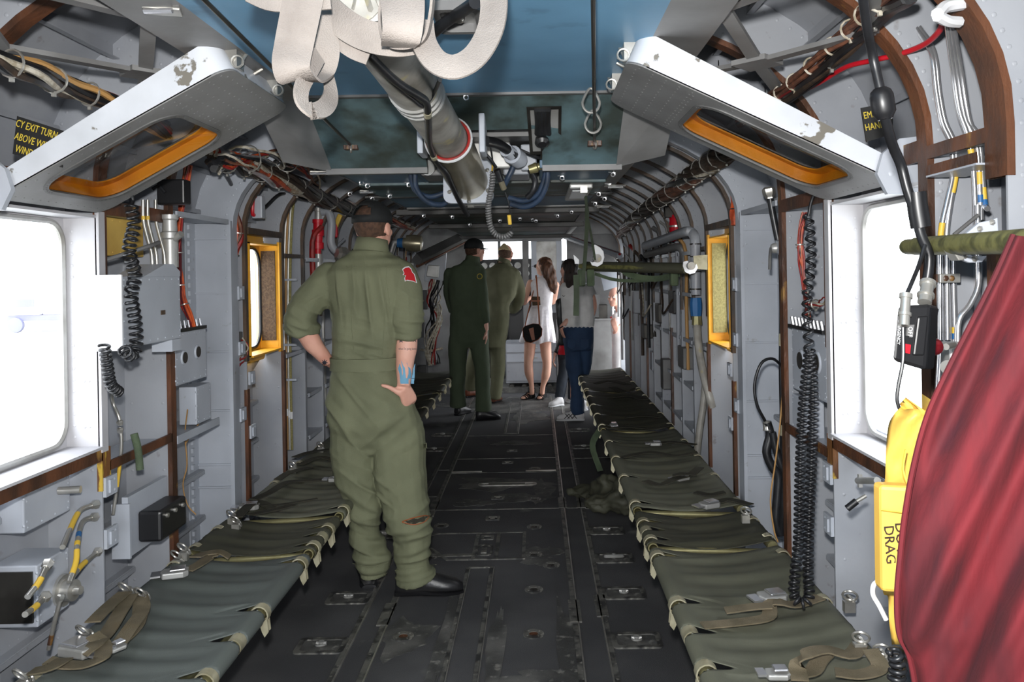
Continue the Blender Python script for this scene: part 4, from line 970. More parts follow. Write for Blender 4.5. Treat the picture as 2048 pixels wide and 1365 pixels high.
# ---------------------------------------------------------------- the airman standing with hands on hips
g = Fig(3.62, 'p', 'person in sage-green flight suit and black backwards-strap cap standing with hands on hips', (800, 1185))
T1 = [(743,496,26,.060,.01),(742,508,42,.075,.01),(738,524,72,.095,.0),(735,548,86,.118,-.01),(736,590,84,.128,-.01),(737,640,76,.125,0),(734,690,69,.115,0),(733,725,67,.112,0),(736,760,76,.122,0),(742,800,88,.132,-.01),(747,840,94,.136,-.01),(750,870,90,.12,0),(752,895,66,.09,0),(754,912,30,.05,0)]
LL = [(702,850,0,47),(706,890,0,48),(712,950,.0,43),(726,1005,.0,37),(727,1060,.01,32),(738,1105,.02,34),(743,1128,.02,37),(742,1152,.03,27)]
RL = [(794,850,0,50),(799,890,0,54),(804,950,-.01,53),(815,1010,-.02,47),(826,1065,-.02,44),(828,1105,-.01,37),(830,1130,-.01,36),(835,1156,.0,43)]
LA = [(662,552,.0,32),(640,585,-.03,33),(612,630,-.05,33),(611,662,-.03,33)]
RA = [(798,552,.0,34),(808,585,-.02,35),(812,625,-.03,35),(813,655,-.02,33),(813,672,-.02,27)]
LF = [(660,550,0,20),(612,635,-.04,19),(624,680,-.02,19.5),(642,707,.0,15),(656,727,.02,12)]
RF = [(800,552,0,22),(813,640,-.02,21),(815,690,-.03,22),(814,725,-.06,18),(815,768,-.105,13)]
body = MB(); g.torso(body, [(a, b, w*.74, d*.68, e) for a, b, w, d, e in T1[1:]])
for L in (LL, RL): g.limb(body, [(a, b, c, r*.5) for a, b, c, r in L])
for L in (LF, RF): g.limb(body, L)
g.limb(body, [(741,515,.02,18),(742,496,.012,24),(744,474,.01,27)])
hc = g.J(746, 455, .015); rt, q = head(body, hc, R(20), .105)
hand(body, g.J(815,768,-.108), V((.2, .42, -.7)), V((.6, -.75, -.05)), 1, 1.0, (.7,.75,.8,.85), thumb=V((-.80, -.22, .50)))
hand(body, g.J(656,727,.02), V((.45, .35, -.3)), V((-.5, -.7, -.3)), -1, .95, (.6,.6,.7,.7), thumb=V((.5, -.1, .3)))
fb = fuse(body, .0065, 3); fb.build('body', 'skin', g.t, ang=180)
suit = MB(); g.torso(suit, T1)
for L in (LL, RL, LA, RA): g.limb(suit, L, 18)
# rolled sleeve cuffs
suit.tube([g.J(613,650,-.03), g.J(611,668,-.03)], [.078,.080], 20); suit.tube([g.J(813,660,-.02), g.J(813,677,-.02)], [.066,.067], 20)
J = g.J
fs = fuse(suit, .0062, 4)
spec = [(J(612,640,-.04), .17, .024, 30), (J(813,645,-.02), .15, .026, 34), (J(733,730), .2, .014, 34), (J(740,1110), .2, .03, 26), (J(830,1105), .2, .03, 24), (J(735,1020), .2, .022, 16), (J(820,1000), .22, .02, 14), (J(700,880), .25, .016, 12), (J(790,930), .22, .018, 12)]
fs = folds(fs, [], .007, 6.0, 3, (1.7,1.7,.4))
dg = V((.55, 0, .83)); dl = V((-.55, 0, .83)); up_ = V((0, 0, 1)); hx_ = V((1, 0, .15))
fs = creases(fs, [(J(612,645,-.04), .17, 0.0204, dg, 22), (J(640,590,-.04), .12, 0.0119, dl, 20), (J(813,640,-.03), .15, 0.0221, V((.3,0,.95)), 24), (J(806,585,-.04), .12, 0.0119, dg, 18),
    (J(733,690,-.1), .20, 0.0136, V((.25,0,1)), 24), (J(735,600,-.12), .26, 0.0119, hx_, 17), (J(733,760,-.1), .2, 0.0119, dg, 18), (J(700,830,-.1), .25, 0.0153, V((.7,0,.7)), 12), (J(800,860,-.1), .25, 0.0153, V((-.6,0,.8)), 12),
    (J(725,990,-.05), .22, 0.0204, dg, 15), (J(815,985,-.05), .24, 0.0204, dl, 14), (J(830,1075,-.06), .2, 0.0238, V((-.3,0,.95)), 17), (J(735,1085,-.05), .2, 0.0238, V((.3,0,.95)), 17), (J(742,1135), .13, 0.0204, up_, 30), (J(832,1135), .15, 0.0204, V((-.2,0,1)), 28)], 2)
so = fs.build('flight_suit', 'suit', g.t, ang=180); SF = Surf(fs); SB = Surf(fb)
def band(rings, m, name, par, grow=.006, n=40):
    """cloth band hugging the loft rings"""
    mb = MB(); fr = MB(); g.torso(fr, [(a, b, w+grow/g.k, d+grow, e) for a, b, w, d, e in rings], n); o = fr.build(name, m, par, ang=60); return o
band([(733,714,68,.114,0),(733,726,67,.113,0),(734,738,69,.115,0)], 'suit', 'waistband', so, .009)
cl = MB(); cl.tube([J(742,504,.005), J(743,488,.008), J(744,478,.01)], [.082,.074,.07], 24, cap=False); c2 = cl.build('collar', 'suit', so, ang=60); sd = c2.modifiers.new('s', 'SOLIDIFY'); sd.thickness = .006
for L in ([(693,532),(699,560),(702,610),(704,660),(708,708)], [(775,532),(772,560),(771,610),(768,660),(765,708)], [(668,542),(700,536),(740,533),(775,536),(806,545)], [(772,560),(778,600),(783,640)], [(757,880),(752,915),(752,945)], [(706,1128),(742,1134),(776,1126)], [(790,1142),(830,1136),(872,1130)]):
    SF.line(L, .0016).build('seam', 'suit', so)
SF.area([(806,1043),(825,1036),(850,1032),(856,1034),(848,1045),(828,1051),(810,1049)]).build('zip_gap', 'webdk', so)
zz = SF.line([(804,1044),(825,1037),(848,1032),(858,1033)], .0024, off=.001); z2_ = SF.line([(804,1045),(826,1050),(848,1045),(858,1035)], .0024, off=.001); zz.add(z2_.v, z2_.f); zz.build('zip', 'strapcol', so)
SF.line([(856,1033),(866,1033)], .003, 2, .002).build('zip_pull', 'darkmetal', so)
SF.area([(846,888),(853,886),(854,897),(847,898)]).build('pocket_tab', 'suit', so)
# red lion shoulder patch
lion = [(806,540),(811,536),(818,535),(822,539),(824,545),(828,549),(830,556),(832,565),(826,562),(820,561),(814,560),(811,562),(810,556),(812,551),(807,550),(809,547)]
SF.area([(px+(px-818)*.16, py+(py-550)*.14) for px, py in lion], .0015).build('patch_border', 'white', so)
SF.area(lion, .003).build('patch', 'patch', so)
# cap
cp = MB(); cc = hc+rt @ V((0, -.012, .038)); nA, nZ = 32, 10; vs = []; fcs = []
for j in range(nZ+1):
    th = (math.pi/2)*j/nZ
    for k in range(nA):
        a = 2*math.pi*k/nA; back = max(0, -math.sin(a)); low = -.015 if back < .55 else -.015
        x, y = .086*math.cos(a)*math.cos(th), .106*math.sin(a)*math.cos(th); z = .085*math.sin(th)+(-.02 if j == 0 else 0)
        vs.append(cc+rt @ V((x, y, z)))
for j in range(nZ):
    for k in range(nA):
        a = 2*math.pi*(k+.5)/nA; h = math.pi/2*(j+.5)/nZ
        if -math.sin(a) > .80 and 1 <= j <= (4 if -math.sin(a) > .93 else 3) : continue      # half-moon opening at the back
        fcs.append((j*nA+k, j*nA+(k+1) % nA, (j+1)*nA+(k+1) % nA, (j+1)*nA+k))
cp.add(vs, fcs); co = cp.build('cap', 'cap', g.t, ang=60); sd = co.modifiers.new('s', 'SOLIDIFY'); sd.thickness = .004
br = MB(); n = 12; outer = [cc+rt @ V((.078*math.cos(R(15+150*k/n)), .1*math.sin(R(15+150*k/n))+.075*math.sin(math.pi*k/n), -.022+.012*math.sin(math.pi*k/n))) for k in range(n+1)]; inner = [cc+rt @ V((.078*math.cos(R(15+150*k/n)), .1*math.sin(R(15+150*k/n)), -.012)) for k in range(n+1)]
br.add(outer+inner, [(i, i+1, n+2+i, n+1+i) for i in range(n)]); bo = br.build('brim', 'cap', co); sd = bo.modifiers.new('s', 'SOLIDIFY'); sd.thickness = .004
MB().ball(cc+rt @ V((0,0,.086)), .007).build('button', 'cap', co)
hr = MB().ball((0,0,0), 1, 20, 14, (.0775, .0955, .088)); hr.v = [tuple(hc+rt @ (V(v)+V((0,-.014,.02)))) for v in hr.v if True]; ho = hr.build('hair', 'hairs', g.t, ang=180)
# tattoos on the forearms
def fine(poly, k=3): return [(p.x, p.y) for p in [V((*poly[i], 0)).lerp(V((*poly[(i+1) % len(poly)], 0)), t/k) for i in range(len(poly)) for t in range(k)]]
def strip_area(S_, left, right, m, name, off=.001):
    """surface band between two pixel polylines of equal length"""
    mb = MB(); K = 5
    for (x0, y0), (x1, y1) in zip(left, right):
        for k in range(K+1): mb.v.append(tuple(S_.at(x0+(x1-x0)*k/K, y0+(y1-y0)*k/K, off)))
    for i in range(len(left)-1):
        for k in range(K): b_ = i*(K+1)+k; mb.f.append((b_, b_+1, b_+K+2, b_+K+1))
    return mb
fl_ = strip_area(SB, [(801,768),(800,763),(800,757)], [(828,768),(828,763),(829,757)], 0, 0)
for L, R2 in (([(800,758),(799,748),(796,738),(799,728)], [(806,758),(804,748),(803,738),(799.5,728)]), ([(804,757),(806,746),(805,736),(802,722)], [(812,757),(811,748),(810,737),(802.5,722)]), ([(814,758),(817,748),(817,738),(813,726)], [(823,758),(823,748),(821,738),(813.5,726)]), ([(823,758),(825,748),(826,738),(830,728)], [(829,758),(829.5,748),(829.5,738),(830.5,728)])):
    q_ = strip_area(SB, L, R2, 0, 0); fl_.add(q_.v, q_.f)
fl_.build('flame_tattoo', 'tattoob', g.t)
tx = text3d("when I'm going down", 1.0, (0,0,0), (1,0,0), (0,0,1)); mb = MB(); mb.f = tx.f; xm = max(v[0] for v in tx.v)
for v in tx.v: mb.v.append(tuple(SB.at(797+v[0]/xm*36, 700-v[2]*6.5, .001 if v[1] < 0 else .0004)))
mb.build('script_tattoo', 'tattoo', g.t, sm=False)
def star(S_, px, py, r, n, name):
    P = [(px+(r if k % 2 == 0 else r*.42)*math.sin(math.pi*k/n), py-(r if k % 2 == 0 else r*.42)*math.cos(math.pi*k/n)) for k in range(2*n)]
    S_.area(P, .001).build(name, 'tattoo', g.t)
star(SB, 649, 726, 8, 8, 'sun_tattoo'); star(SB, 802, 681, 6, 5, 'star_tattoo'); star(SB, 829, 680, 6, 5, 'star_tattoo')
hx = W(792, 1190, Z=0); tx_ = W(926, 1184, Z=0); make_boot(g.t, tx_, hx, .052, .11)
h2 = W(738, 1178, Z=0); make_boot(g.t, h2+V((-.06, .28, 0)), h2, .05, .1)

# ---------------------------------------------------------------- general standing figure, in photo positions
def figure(Y0, label, foot, T, limbs_c, limbs_s, hd, mc, ms='skin', yaw=0, neck=None, vox=.012, hs=.105, amp=.006, hands=(), low=None, mlow=None, seed=1, tilt=0):
    global g, J
    g = Fig(Y0, 'p', label, foot); J = g.J
    b = MB(); g.torso(b, [(a, c, w*.82, d*.82, e) for a, c, w, d, e in T])
    for L in limbs_c+(low or []): g.limb(b, [(p[0], p[1], p[2], p[3]*.62) for p in L])
    for L in limbs_s: g.limb(b, L)
    c = g.J(hd[0], hd[1], hd[2] if len(hd) > 2 else 0); rt, q = head(b, c, yaw, hs, tilt)
    if neck: g.limb(b, neck)
    for h in hands: hand(b, g.J(*h[0]), h[1], h[2], h[3], h[4] if len(h) > 4 else .95, h[5] if len(h) > 5 else (.35,.4,.45,.5))
    fuse(b, .009, 2).build('body', ms, g.t, ang=180)
    eyes(g.t, c, rt, q)
    s = MB(); g.torso(s, T)
    for L in limbs_c: g.limb(s, L, 16)
    f = fuse(s, vox, 2); folds(f, [], amp, 8, seed, (1.4,1.4,.5)); 
    return f, c, rt, q
def hairpiece(c, rt, q, parts, m, par, amp=.006, vox=.008, s=22):
    b = MB()
    for x, y, z, rx, ry, rz in parts:
        e = MB().ball((0,0,0), 1, 14, 10, (rx*q, ry*q, rz*q)); b.add([V(c)+rt @ (V(v)+V((x, y, z))*q) for v in e.v], e.f)
    f = fuse(b, vox, 2); crumple(f, amp, s, 3, (1.5,1.5,.4), 2); return f.build('hair', m, par, ang=180)
def cap_on(c, rt, q, par, m='cap', brim=True):
    cc = V(c)+rt @ (V((0,-.012,.035))*q); b = MB(); vs = []; n, k_ = 24, 8
    for j in range(k_+1):
        th = math.pi/2*j/k_
        for k in range(n): a = 2*math.pi*k/n; vs.append(cc+rt @ (V((.084*math.cos(a)*math.cos(th), .104*math.sin(a)*math.cos(th), .085*math.sin(th)-(.02 if j == 0 else 0)))*q))
    b.add(vs, [(j*n+k, j*n+(k+1) % n, (j+1)*n+(k+1) % n, (j+1)*n+k) for j in range(k_) for k in range(n)]); o = b.build('cap', m, par, ang=60); sd = o.modifiers.new('s', 'SOLIDIFY'); sd.thickness = .004
    n = 12; outer = [cc+rt @ (V((.078*math.cos(R(15+150*k/n)), .1*math.sin(R(15+150*k/n))+.08*math.sin(math.pi*k/n), -.03+.01*math.sin(math.pi*k/n)))*q) for k in range(n+1)]; inner = [cc+rt @ (V((.08*math.cos(R(15+150*k/n)), .1*math.sin(R(15+150*k/n)), -.012))*q) for k in range(n+1)]
    br = MB().add(outer+inner, [(i, i+1, n+2+i, n+1+i) for i in range(n)]); bo = br.build('brim', m, o); sd = bo.modifiers.new('s', 'SOLIDIFY'); sd.thickness = .004
# airman in the dark suit, head turned right
f, c, rt, q = figure(7.82, 'person in dark green flight suit and black cap, arms down, looking right', (940, 835),
    [(944,516,9,.06,0),(941,524,17,.08,0),(934,536,32,.10,0),(930,556,36,.12,0),(930,590,33,.12,0),(932,618,30,.11,0),(935,640,36,.12,0),(938,665,40,.125,0),(938,682,36,.11,0),(938,696,20,.07,0)],
    [[(917,675,0,20),(916,700,0,20),(915,740,0,17),(914,780,0,15),(916,815,0,17)], [(958,675,0,20),(960,700,0,19),(964,740,0,17),(966,785,0,15),(967,822,0,17)], [(960,545,0,13),(966,585,-.02,12),(969,620,-.04,11),(972,646,-.05,9.5)], [(900,548,0,12),(896,590,.05,11),(905,625,.1,9)]],
    [[(971,640,-.05,6),(973,660,-.05,5)]], (950,501), 'suit2', yaw=R(52), neck=[(943,522,0,12),(948,508,0,11)], hands=[((973,660,-.05), V((.02,.1,-1)), V((1,0,0)), 1)], seed=5)
so = f.build('flight_suit', 'suit2', g.t, ang=180); cap_on(c, rt, q, g.t)
hairpiece(c, rt, q, [(0,-.02,.01,.076,.088,.075),(0,-.05,-.02,.06,.05,.04)], 'hairs', g.t, .002)
MB().lathe(J(961,553,-.115), (.35,-.94,0), [(0,.028),(.004,.028),(.005,.024)], 16).build('shoulder_patch', 'signy', so); MB().lathe(J(961,553,-.119), (.35,-.94,0), [(0,.022),(.004,.021)], 16).build('patch_centre', 'suit2', so)
MB().tube([J(945,522,-.0), J(947,512,0)], [.075,.07], 16, cap=False).build('collar', 'suit2', so)
a = W(952, 841, Z=0); make_boot(g.t, W(1001, 838, Z=0), a, .05, .1); a = W(913, 832, Z=0); make_boot(g.t, a+V((.12,.2,0)), a, .05, .1)
# airman with the khaki cap bent over the instruments
f, c, rt, q = figure(8.9, 'person in olive flight suit and khaki folding cap leaning forward at the cockpit instruments', (985, 808),
    [(1008,524,9,.06,.05),(1004,530,18,.08,.04),(1000,542,32,.11,.02),(1000,560,37,.13,0),(1000,590,32,.13,-.02),(997,614,22,.11,-.02),(995,640,24,.12,-.02),(990,670,26,.13,0),(985,695,26,.12,0)],
    [[(995,690,0,17),(996,730,0,15),(994,770,0,13),(990,798,0,13)], [(960,680,0.1,17),(945,730,.15,14),(936,785,.2,12)], [(1028,550,.02,14),(1038,580,.05,13),(1036,606,.12,12),(1022,624,.22,10)], [(972,552,.02,13),(964,585,.08,12),(975,618,.2,10)]],
    [[(1022,624,.22,6),(1012,616,.34,5)]], (1011,509,.06), 'suit3', yaw=R(14), neck=[(1007,528,.04,11),(1010,516,.05,11)], hands=[((1012,616,.34), V((-.3,1,.1)), V((0,0,1)), -1)], seed=8, tilt=R(18))
so = f.build('flight_suit', 'suit3', g.t, ang=180)
hairpiece(c, rt, q, [(0,-.02,.008,.077,.09,.078)], 'hairs', g.t, .002)
gc = MB(); cc = V(c)
prof = [(-.07,-.11,.02),(.07,-.11,.02),(.07,.1,.03),(-.07,.1,.03)]; top = [(-.012,-.1,.10),(.012,-.1,.10),(.012,.1,.125),(-.012,.1,.125)]
gc.add([cc+rt @ V(p) for p in prof]+[cc+rt @ V(p) for p in top], [(3,2,1,0),(4,5,6,7),(0,1,5,4),(1,2,6,5),(2,3,7,6),(3,0,4,7)]); gc.build('folding_cap', 'garrison', g.t, sm=False, bevel=.01)
MB().tube([J(1006,528,.04), J(1009,519,.05)], [.075,.07], 16, cap=False).build('collar', 'suit3', so)
a = W(984, 808, Z=0); make_boot(g.t, a+V((.08,.2,0)), a, .048, .09, 'brshoe'); a = W(932, 796, Z=0); make_boot(g.t, a+V((.16,.12,0)), a, .048, .09, 'brshoe')
# woman in the white dress
f, c, rt, q = figure(9.12, 'person in short white sleeveless dress with long wavy hair and strappy sandals', (1070, 800),
    [(1086,551,6,.05,0),(1086,558,18,.07,0),(1086,566,27,.085,0),(1085,580,24,.10,0),(1084,600,21,.095,0),(1083,612,20,.09,0),(1081,630,24,.11,0),(1078,655,29,.14,0),(1075,682,33,.16,0)],
    [], [[(1061,672,0,12.5),(1059,705,0,11),(1057,725,-.01,9),(1058,745,-.02,9),(1063,770,0,5),(1064,790,0,5)], [(1090,672,0,12.5),(1092,705,0,11),(1094,728,-.01,9),(1092,748,-.02,9),(1086,772,0,5),(1084,790,0,5)], [(1061,566,0,7),(1053,588,.0,6.2),(1048,606,.05,5.5),(1056,600,.25,4.5),(1062,597,.3,4)], [(1112,570,0,7),(1110,592,.05,5.5),(1106,606,.12,5),(1090,600,.25,4)]],
    (1087,532), 'dress', 'skinf', yaw=R(-55), neck=[(1086,560,0,7),(1086,546,0,7)], hands=[((1062,597,.3), V((.2,1,.3)), V((-1,0,.2)), 1, .85)], hs=.1, seed=11, amp=.004, vox=.009)
so = f.build('dress', 'dress', g.t, ang=180)
# gathered skirt
sk = MB(); n = 72; rows = ((612,20.5,.094),(622,22,.105),(640,26,.13),(660,31,.15),(684,36,.17)); o = 0
for i, (py, hw, d) in enumerate(rows):
    cxx = 1083-8*(i/4); ctr = J(cxx, py)
    for k in range(n):
        a = 2*math.pi*k/n; rip = 1+.05*(i/4)*math.sin(a*17+1.3*math.sin(3*a))+.0; sk.v.append((ctr.x+hw*g.k*math.cos(a)*rip, ctr.y+d*math.sin(a)*rip, ctr.z+(.012*math.sin(a*5) if i == 4 else 0)))
for i in range(4):
    for k in range(n): sk.f.append((i*n+k, (i+1)*n+k, (i+1)*n+(k+1) % n, i*n+(k+1) % n))
s2 = sk.build('skirt', 'dress', g.t, ang=180); sd = s2.modifiers.new('s', 'SOLIDIFY'); sd.thickness = .004
hairpiece(c, rt, q, [(0,-.025,.022,.086,.098,.09),(.03,-.06,-.03,.07,.06,.08)], 'hairl', g.t, .008)
b = MB()
for px, py, r in ((1094,540,14),(1100,550,13),(1103,562,12),(1106,573,9),(1108,583,4)): b.ball(J(px, py, -.09), r*g.k, 12, 9, (1,.6,1.3))
f = fuse(b, .008, 2); crumple(f, .012, 20, 4, (1.5,1.5,.6), 2); f.build('loose_hair', 'hairl', g.t, ang=180)
sg = MB().tube([J(1064,533,.05), J(1072,532,.06), J(1080,532,.02), J(1086,533,-.01)], .004, 6); sg.ball(V(c)+rt @ V((.03,.088,-.002)), .022, 10, 8, (1,.6,.9)); sg.ball(V(c)+rt @ V((-.03,.088,-.002)), .022, 10, 8, (1,.6,.9)); sg.build('sunglasses', 'black', g.t)
for xx, xt in ((1064, 1044), (1085, 1078)):
    toe, heel = W(xt, 801, Z=0), W(xx+2, 796, Z=0); ft = MB(); boot(ft, toe, heel, .036, .06, .012); ft.build('foot', 'skinf', g.t, ang=70)
    s_ = MB(); boot(s_, toe, heel, .042, .02, 0); so_ = s_.build('sandal', 'black', g.t, ang=50); d = toe-heel
    for k in range(6):
        p = heel+d*(.12+k*.14); x = d.normalized().cross(V((0,0,1))); hh = (.07, .068, .062, .048, .04, .032)[k]
        MB().ribbon(smooth([p-x*.042+V((0,0,.012)), p-x*.03+V((0,0,hh)), p+V((0,0,hh+.012)), p+x*.03+V((0,0,hh)), p+x*.042+V((0,0,.012))], 3), .02, .007).build('strap', 'bagleather', so_)
    for k in range(3): MB().torus(heel+V((d.x*.12, d.y*.12, .07+k*.022)), (0,0,1), .038, .009, 14, 5).build('ankle_strap', 'bagleather', so_)
# her bag and wallet are carried: things of their own
bg_ = thing('shoulder_bag', 'small black and tan saddle bag hanging at the hip of the woman in white', 'bag', tuple(J(1063,680,-.17)))
pl = [(1046,655),(1050,650),(1066,645),(1078,646),(1084,655),(1083,668),(1076,676),(1062,682),(1052,680),(1047,670)]
MB().prism([J(a, b_, -.26) for a, b_ in pl], (0, .07, 0)).build('bag_body', 'bagleather', bg_, bevel=.01)
MB().prism([J(a, b_, -.268) for a, b_ in [(1046,655),(1050,650),(1066,645),(1078,646),(1084,655),(1080,664),(1066,668),(1052,666)]], (0, .01, 0)).build('flap', 'bagleather', bg_, bevel=.003)
MB().tube([J(a, b_, -.262) for a, b_ in pl], .004, 6, closed=True).build('piping', 'strapcol', bg_); MB().prism([J(1058,655,-.274), J(1067,652,-.274), J(1070,676,-.274), J(1064,677,-.274)], (0,.01,0)).build('tab', 'strapcol', bg_, sm=False)
MB().ribbon(smooth([J(1079,650,-.23), J(1076,600,-.14), J(1073,560,-.1), J(1072,552,-.0), J(1070,575,.1)], 5), .016, .004, wdir=(1,0,0)).build('long_strap', 'strapcol', bg_)
MB().ribbon(smooth([J(1050,652,-.2), J(1060,610,-.1), J(1070,570,-.06)], 5), .012, .004, wdir=(1,0,0)).build('second_strap', 'strapcol', bg_)
wl = thing('wallet', 'dark patterned wallet tucked under the arm of the woman in white', 'wallet', tuple(J(1071,610,-.12))); MB().prism([J(1063,593,-.13), J(1080,593,-.13), J(1081,610,-.13), J(1065,611,-.13)], (0,.03,0)).build('wallet_body', 'velcro', wl, bevel=.004); MB().prism([J(1063,600,-.134), J(1080,600,-.134), J(1080,603,-.134), J(1063,603,-.134)], (0,.01,0)).build('clasp_band', 'strapcol', wl, sm=False)
# woman in jeans
f, c, rt, q = figure(7.78, 'person in white blouse and blue jeans, hand in pocket, seen from behind', (1145, 843),
    [(1142,563,7,.05,0),(1146,568,20,.07,0),(1150,578,31,.09,0),(1154,598,33,.11,0),(1156,622,32,.11,0),(1157,640,32,.115,0),(1157,653,31,.12,0)],
    [[(1130,574,0,10),(1134,588,-.02,12),(1138,598,-.03,12)], [(1178,576,0,10),(1184,592,0,11)]], [[(1132,576,0,8),(1142,602,-.02,7.5),(1146,626,-.04,7),(1134,642,-.06,6),(1121,655,-.06,4.8)], [(1180,580,0,8),(1188,612,.04,7),(1184,636,.1,6)]],
    (1137,539), 'blouse', 'skin', yaw=R(-30), neck=[(1142,566,0,8),(1138,553,0,8)], hands=[((1121,655,-.06), V((.3,.2,-1)), V((-1,-.3,0)), 1, .9)],
    low=[[(1146,670,0,20),(1150,725,0,16),(1154,780,0,12),(1157,828,0,13)], [(1168,670,0,20),(1168,725,.06,16),(1160,780,.1,12),(1158,825,.1,12)]], hs=.1, seed=14, amp=.005, vox=.01)
so = f.build('blouse', 'blouse', g.t, ang=180)
b = MB(); g.torso(b, [(1157,652,30,.11,0),(1157,662,31,.12,0),(1157,680,31,.125,0),(1158,700,27,.11,0)]); [g.limb(b, L, 16) for L in ([(1144,675,0,19),(1148,725,0,17),(1153,780,0,12.5),(1156,829,0,14)], [(1168,675,.02,20),(1168,725,.06,17),(1160,780,.1,12.5),(1158,826,.1,13)])]
f = fuse(b, .01, 2); folds(f, [(J(1155,800), .3, .008, 22), (J(1155,745), .25, .007, 18)], .004, 10, 4); jo = f.build('jeans', 'jeans', g.t, ang=180)
for px in (1142, 1168): MB().prism([J(px-8, 676, -.131), J(px+8, 676, -.131), J(px+8, 692, -.131), J(px, 697, -.131), J(px-8, 692, -.131)], (0,.006,0)).build('back_pocket', 'jeans', jo, bevel=.002)
hairpiece(c, rt, q, [(0,-.025,.022,.086,.098,.09),(-.01,-.05,-.07,.08,.06,.11),(.0,-.05,-.15,.07,.045,.06)], 'hairb', g.t, .008)
MB().torus(J(1122,653,-.06), (.5,.1,-.8), .027, .006, 16, 6).build('watch', 'black', g.t)
for k in range(9): 
    p = J(1125+k*3.0, 592+.6*k*0, -.08)
MB().tube([J(1124+k*3, 592+(1 if k % 2 else -1), -.075) for k in range(9)], .003, 4).build('sleeve_trim', 'black', so)
MB().tube([J(1126+k*4, 652+(1.0 if k % 2 else -1), -.118) for k in range(16)], .006, 5).build('blouse_hem', 'blouse', so)
toe, heel = W(1114, 842, Z=0), W(1168, 842, Z=0); make_boot(g.t, toe, heel, .048, .1, 'sneaker', 'white'); 
st_ = MB()
for k in (.35, .5, .62): p = heel+(toe-heel)*k; st_.tube([p+V((.02,-.053,.03)), p+V((-.02,-.049,.075))], .004, 5); st_.tube([p+V((-.03,-.053,.03)), p+V((.02,-.049,.075))], .004, 5)
st_.build('side_stripes', 'black', g.t)
toe, heel = W(1150, 822, Z=0)+V((0,.15,0)), W(1172, 826, Z=0)+V((0,.1,0)); make_boot(g.t, toe, heel, .048, .1, 'sneaker', 'white')
# half hidden person in dark jeans
f, c, rt, q = figure(8.75, 'person in black top and dark jeans mostly hidden behind the white blouse', (1110, 816),
    [(1136,592,6,.05,0),(1137,600,20,.08,0),(1138,620,24,.1,0),(1138,660,22,.1,0),(1138,690,22,.11,0)],
    [[(1118,606,0,8),(1120,640,0,7.5),(1124,672,-.02,7),(1117,695,-.04,6),(1112,706,-.04,5.5)], [(1156,606,0,8),(1160,650,0,7)]], [[(1112,704,-.04,3.8),(1109,710,-.04,3.6)]],
    (1134,566), 'black', 'skin', yaw=R(-40), neck=[(1136,596,0,7),(1135,580,0,7)], hands=[((1109,710,-.04), V((-.2,-.1,-1)), V((-1,0,0)), 1, .8)],
    low=[[(1130,700,0,14),(1124,750,0,11),(1118,795,0,9)], [(1146,700,0,14),(1146,750,0,11),(1146,800,0,9)]], hs=.095, seed=17, amp=.003, vox=.01)
f.build('top', 'black', g.t, ang=180)
b = MB(); g.torso(b, [(1138,690,22,.11,0),(1138,700,24,.115,0),(1138,715,22,.11,0)]); [g.limb(b, L) for L in ([(1130,705,0,15),(1126,750,0,11),(1119,797,0,10)], [(1146,705,0,15),(1146,750,.05,11),(1146,800,.1,10)])]
folds(fuse(b, .01, 2), [], .005, 10, 6).build('jeans', 'djeans', g.t, ang=180)
b = MB(); g.torso(b, [(1138,690,23.5,.12,0),(1138,700,25,.125,0),(1138,708,25,.125,0)]); b.build('red_shirt_hem', 'redp', g.t)
hairpiece(c, rt, q, [(0,-.02,.02,.085,.098,.088),(0,-.04,-.04,.085,.06,.07)], 'hairl', g.t, .012)
toe, heel = W(1098, 815, Z=0), W(1126, 812, Z=0); make_boot(g.t, toe, heel, .042, .085, 'sneaker', 'white'); toe, heel = W(1135, 806, Z=0), W(1150, 804, Z=0); make_boot(g.t, toe, heel, .042, .085, 'sneaker', 'white')
# man looking in beside the crew door
f, c, rt, q = figure(9.0, 'person peering in by the crew door on the far right, face turned to the cabin', (1250, 790),
    [(1240,622,6,.05,0),(1242,632,18,.08,0),(1244,650,22,.1,0),(1244,700,20,.1,0),(1244,750,20,.11,0)],
    [[(1230,640,0,8),(1228,665,-.05,7)], [(1258,640,0,8),(1262,690,0,7)], [(1238,745,0,11),(1238,795,0,9)], [(1252,745,0,11),(1252,795,0,9)]], [[(1228,665,-.05,4),(1230,658,-.15,4)]],
    (1231,594), 'white', 'skin', yaw=R(-140), neck=[(1240,624,0,8),(1234,606,0,8)], hands=[((1230,660,-.15), V((-.2,-.3,.6)), V((0,-1,0)), 1, .9)], seed=19, amp=.003)
f.build('shirt', 'blouse', g.t, ang=180); hairpiece(c, rt, q, [(0,-.025,.022,.08,.094,.082)], 'hairs', g.t, .002)
make_boot(g.t, J(1240, 790)*0+V((c.x+.02, 8.8, .0)), V((c.x+.04, 9.05, .0)), .05, .09)
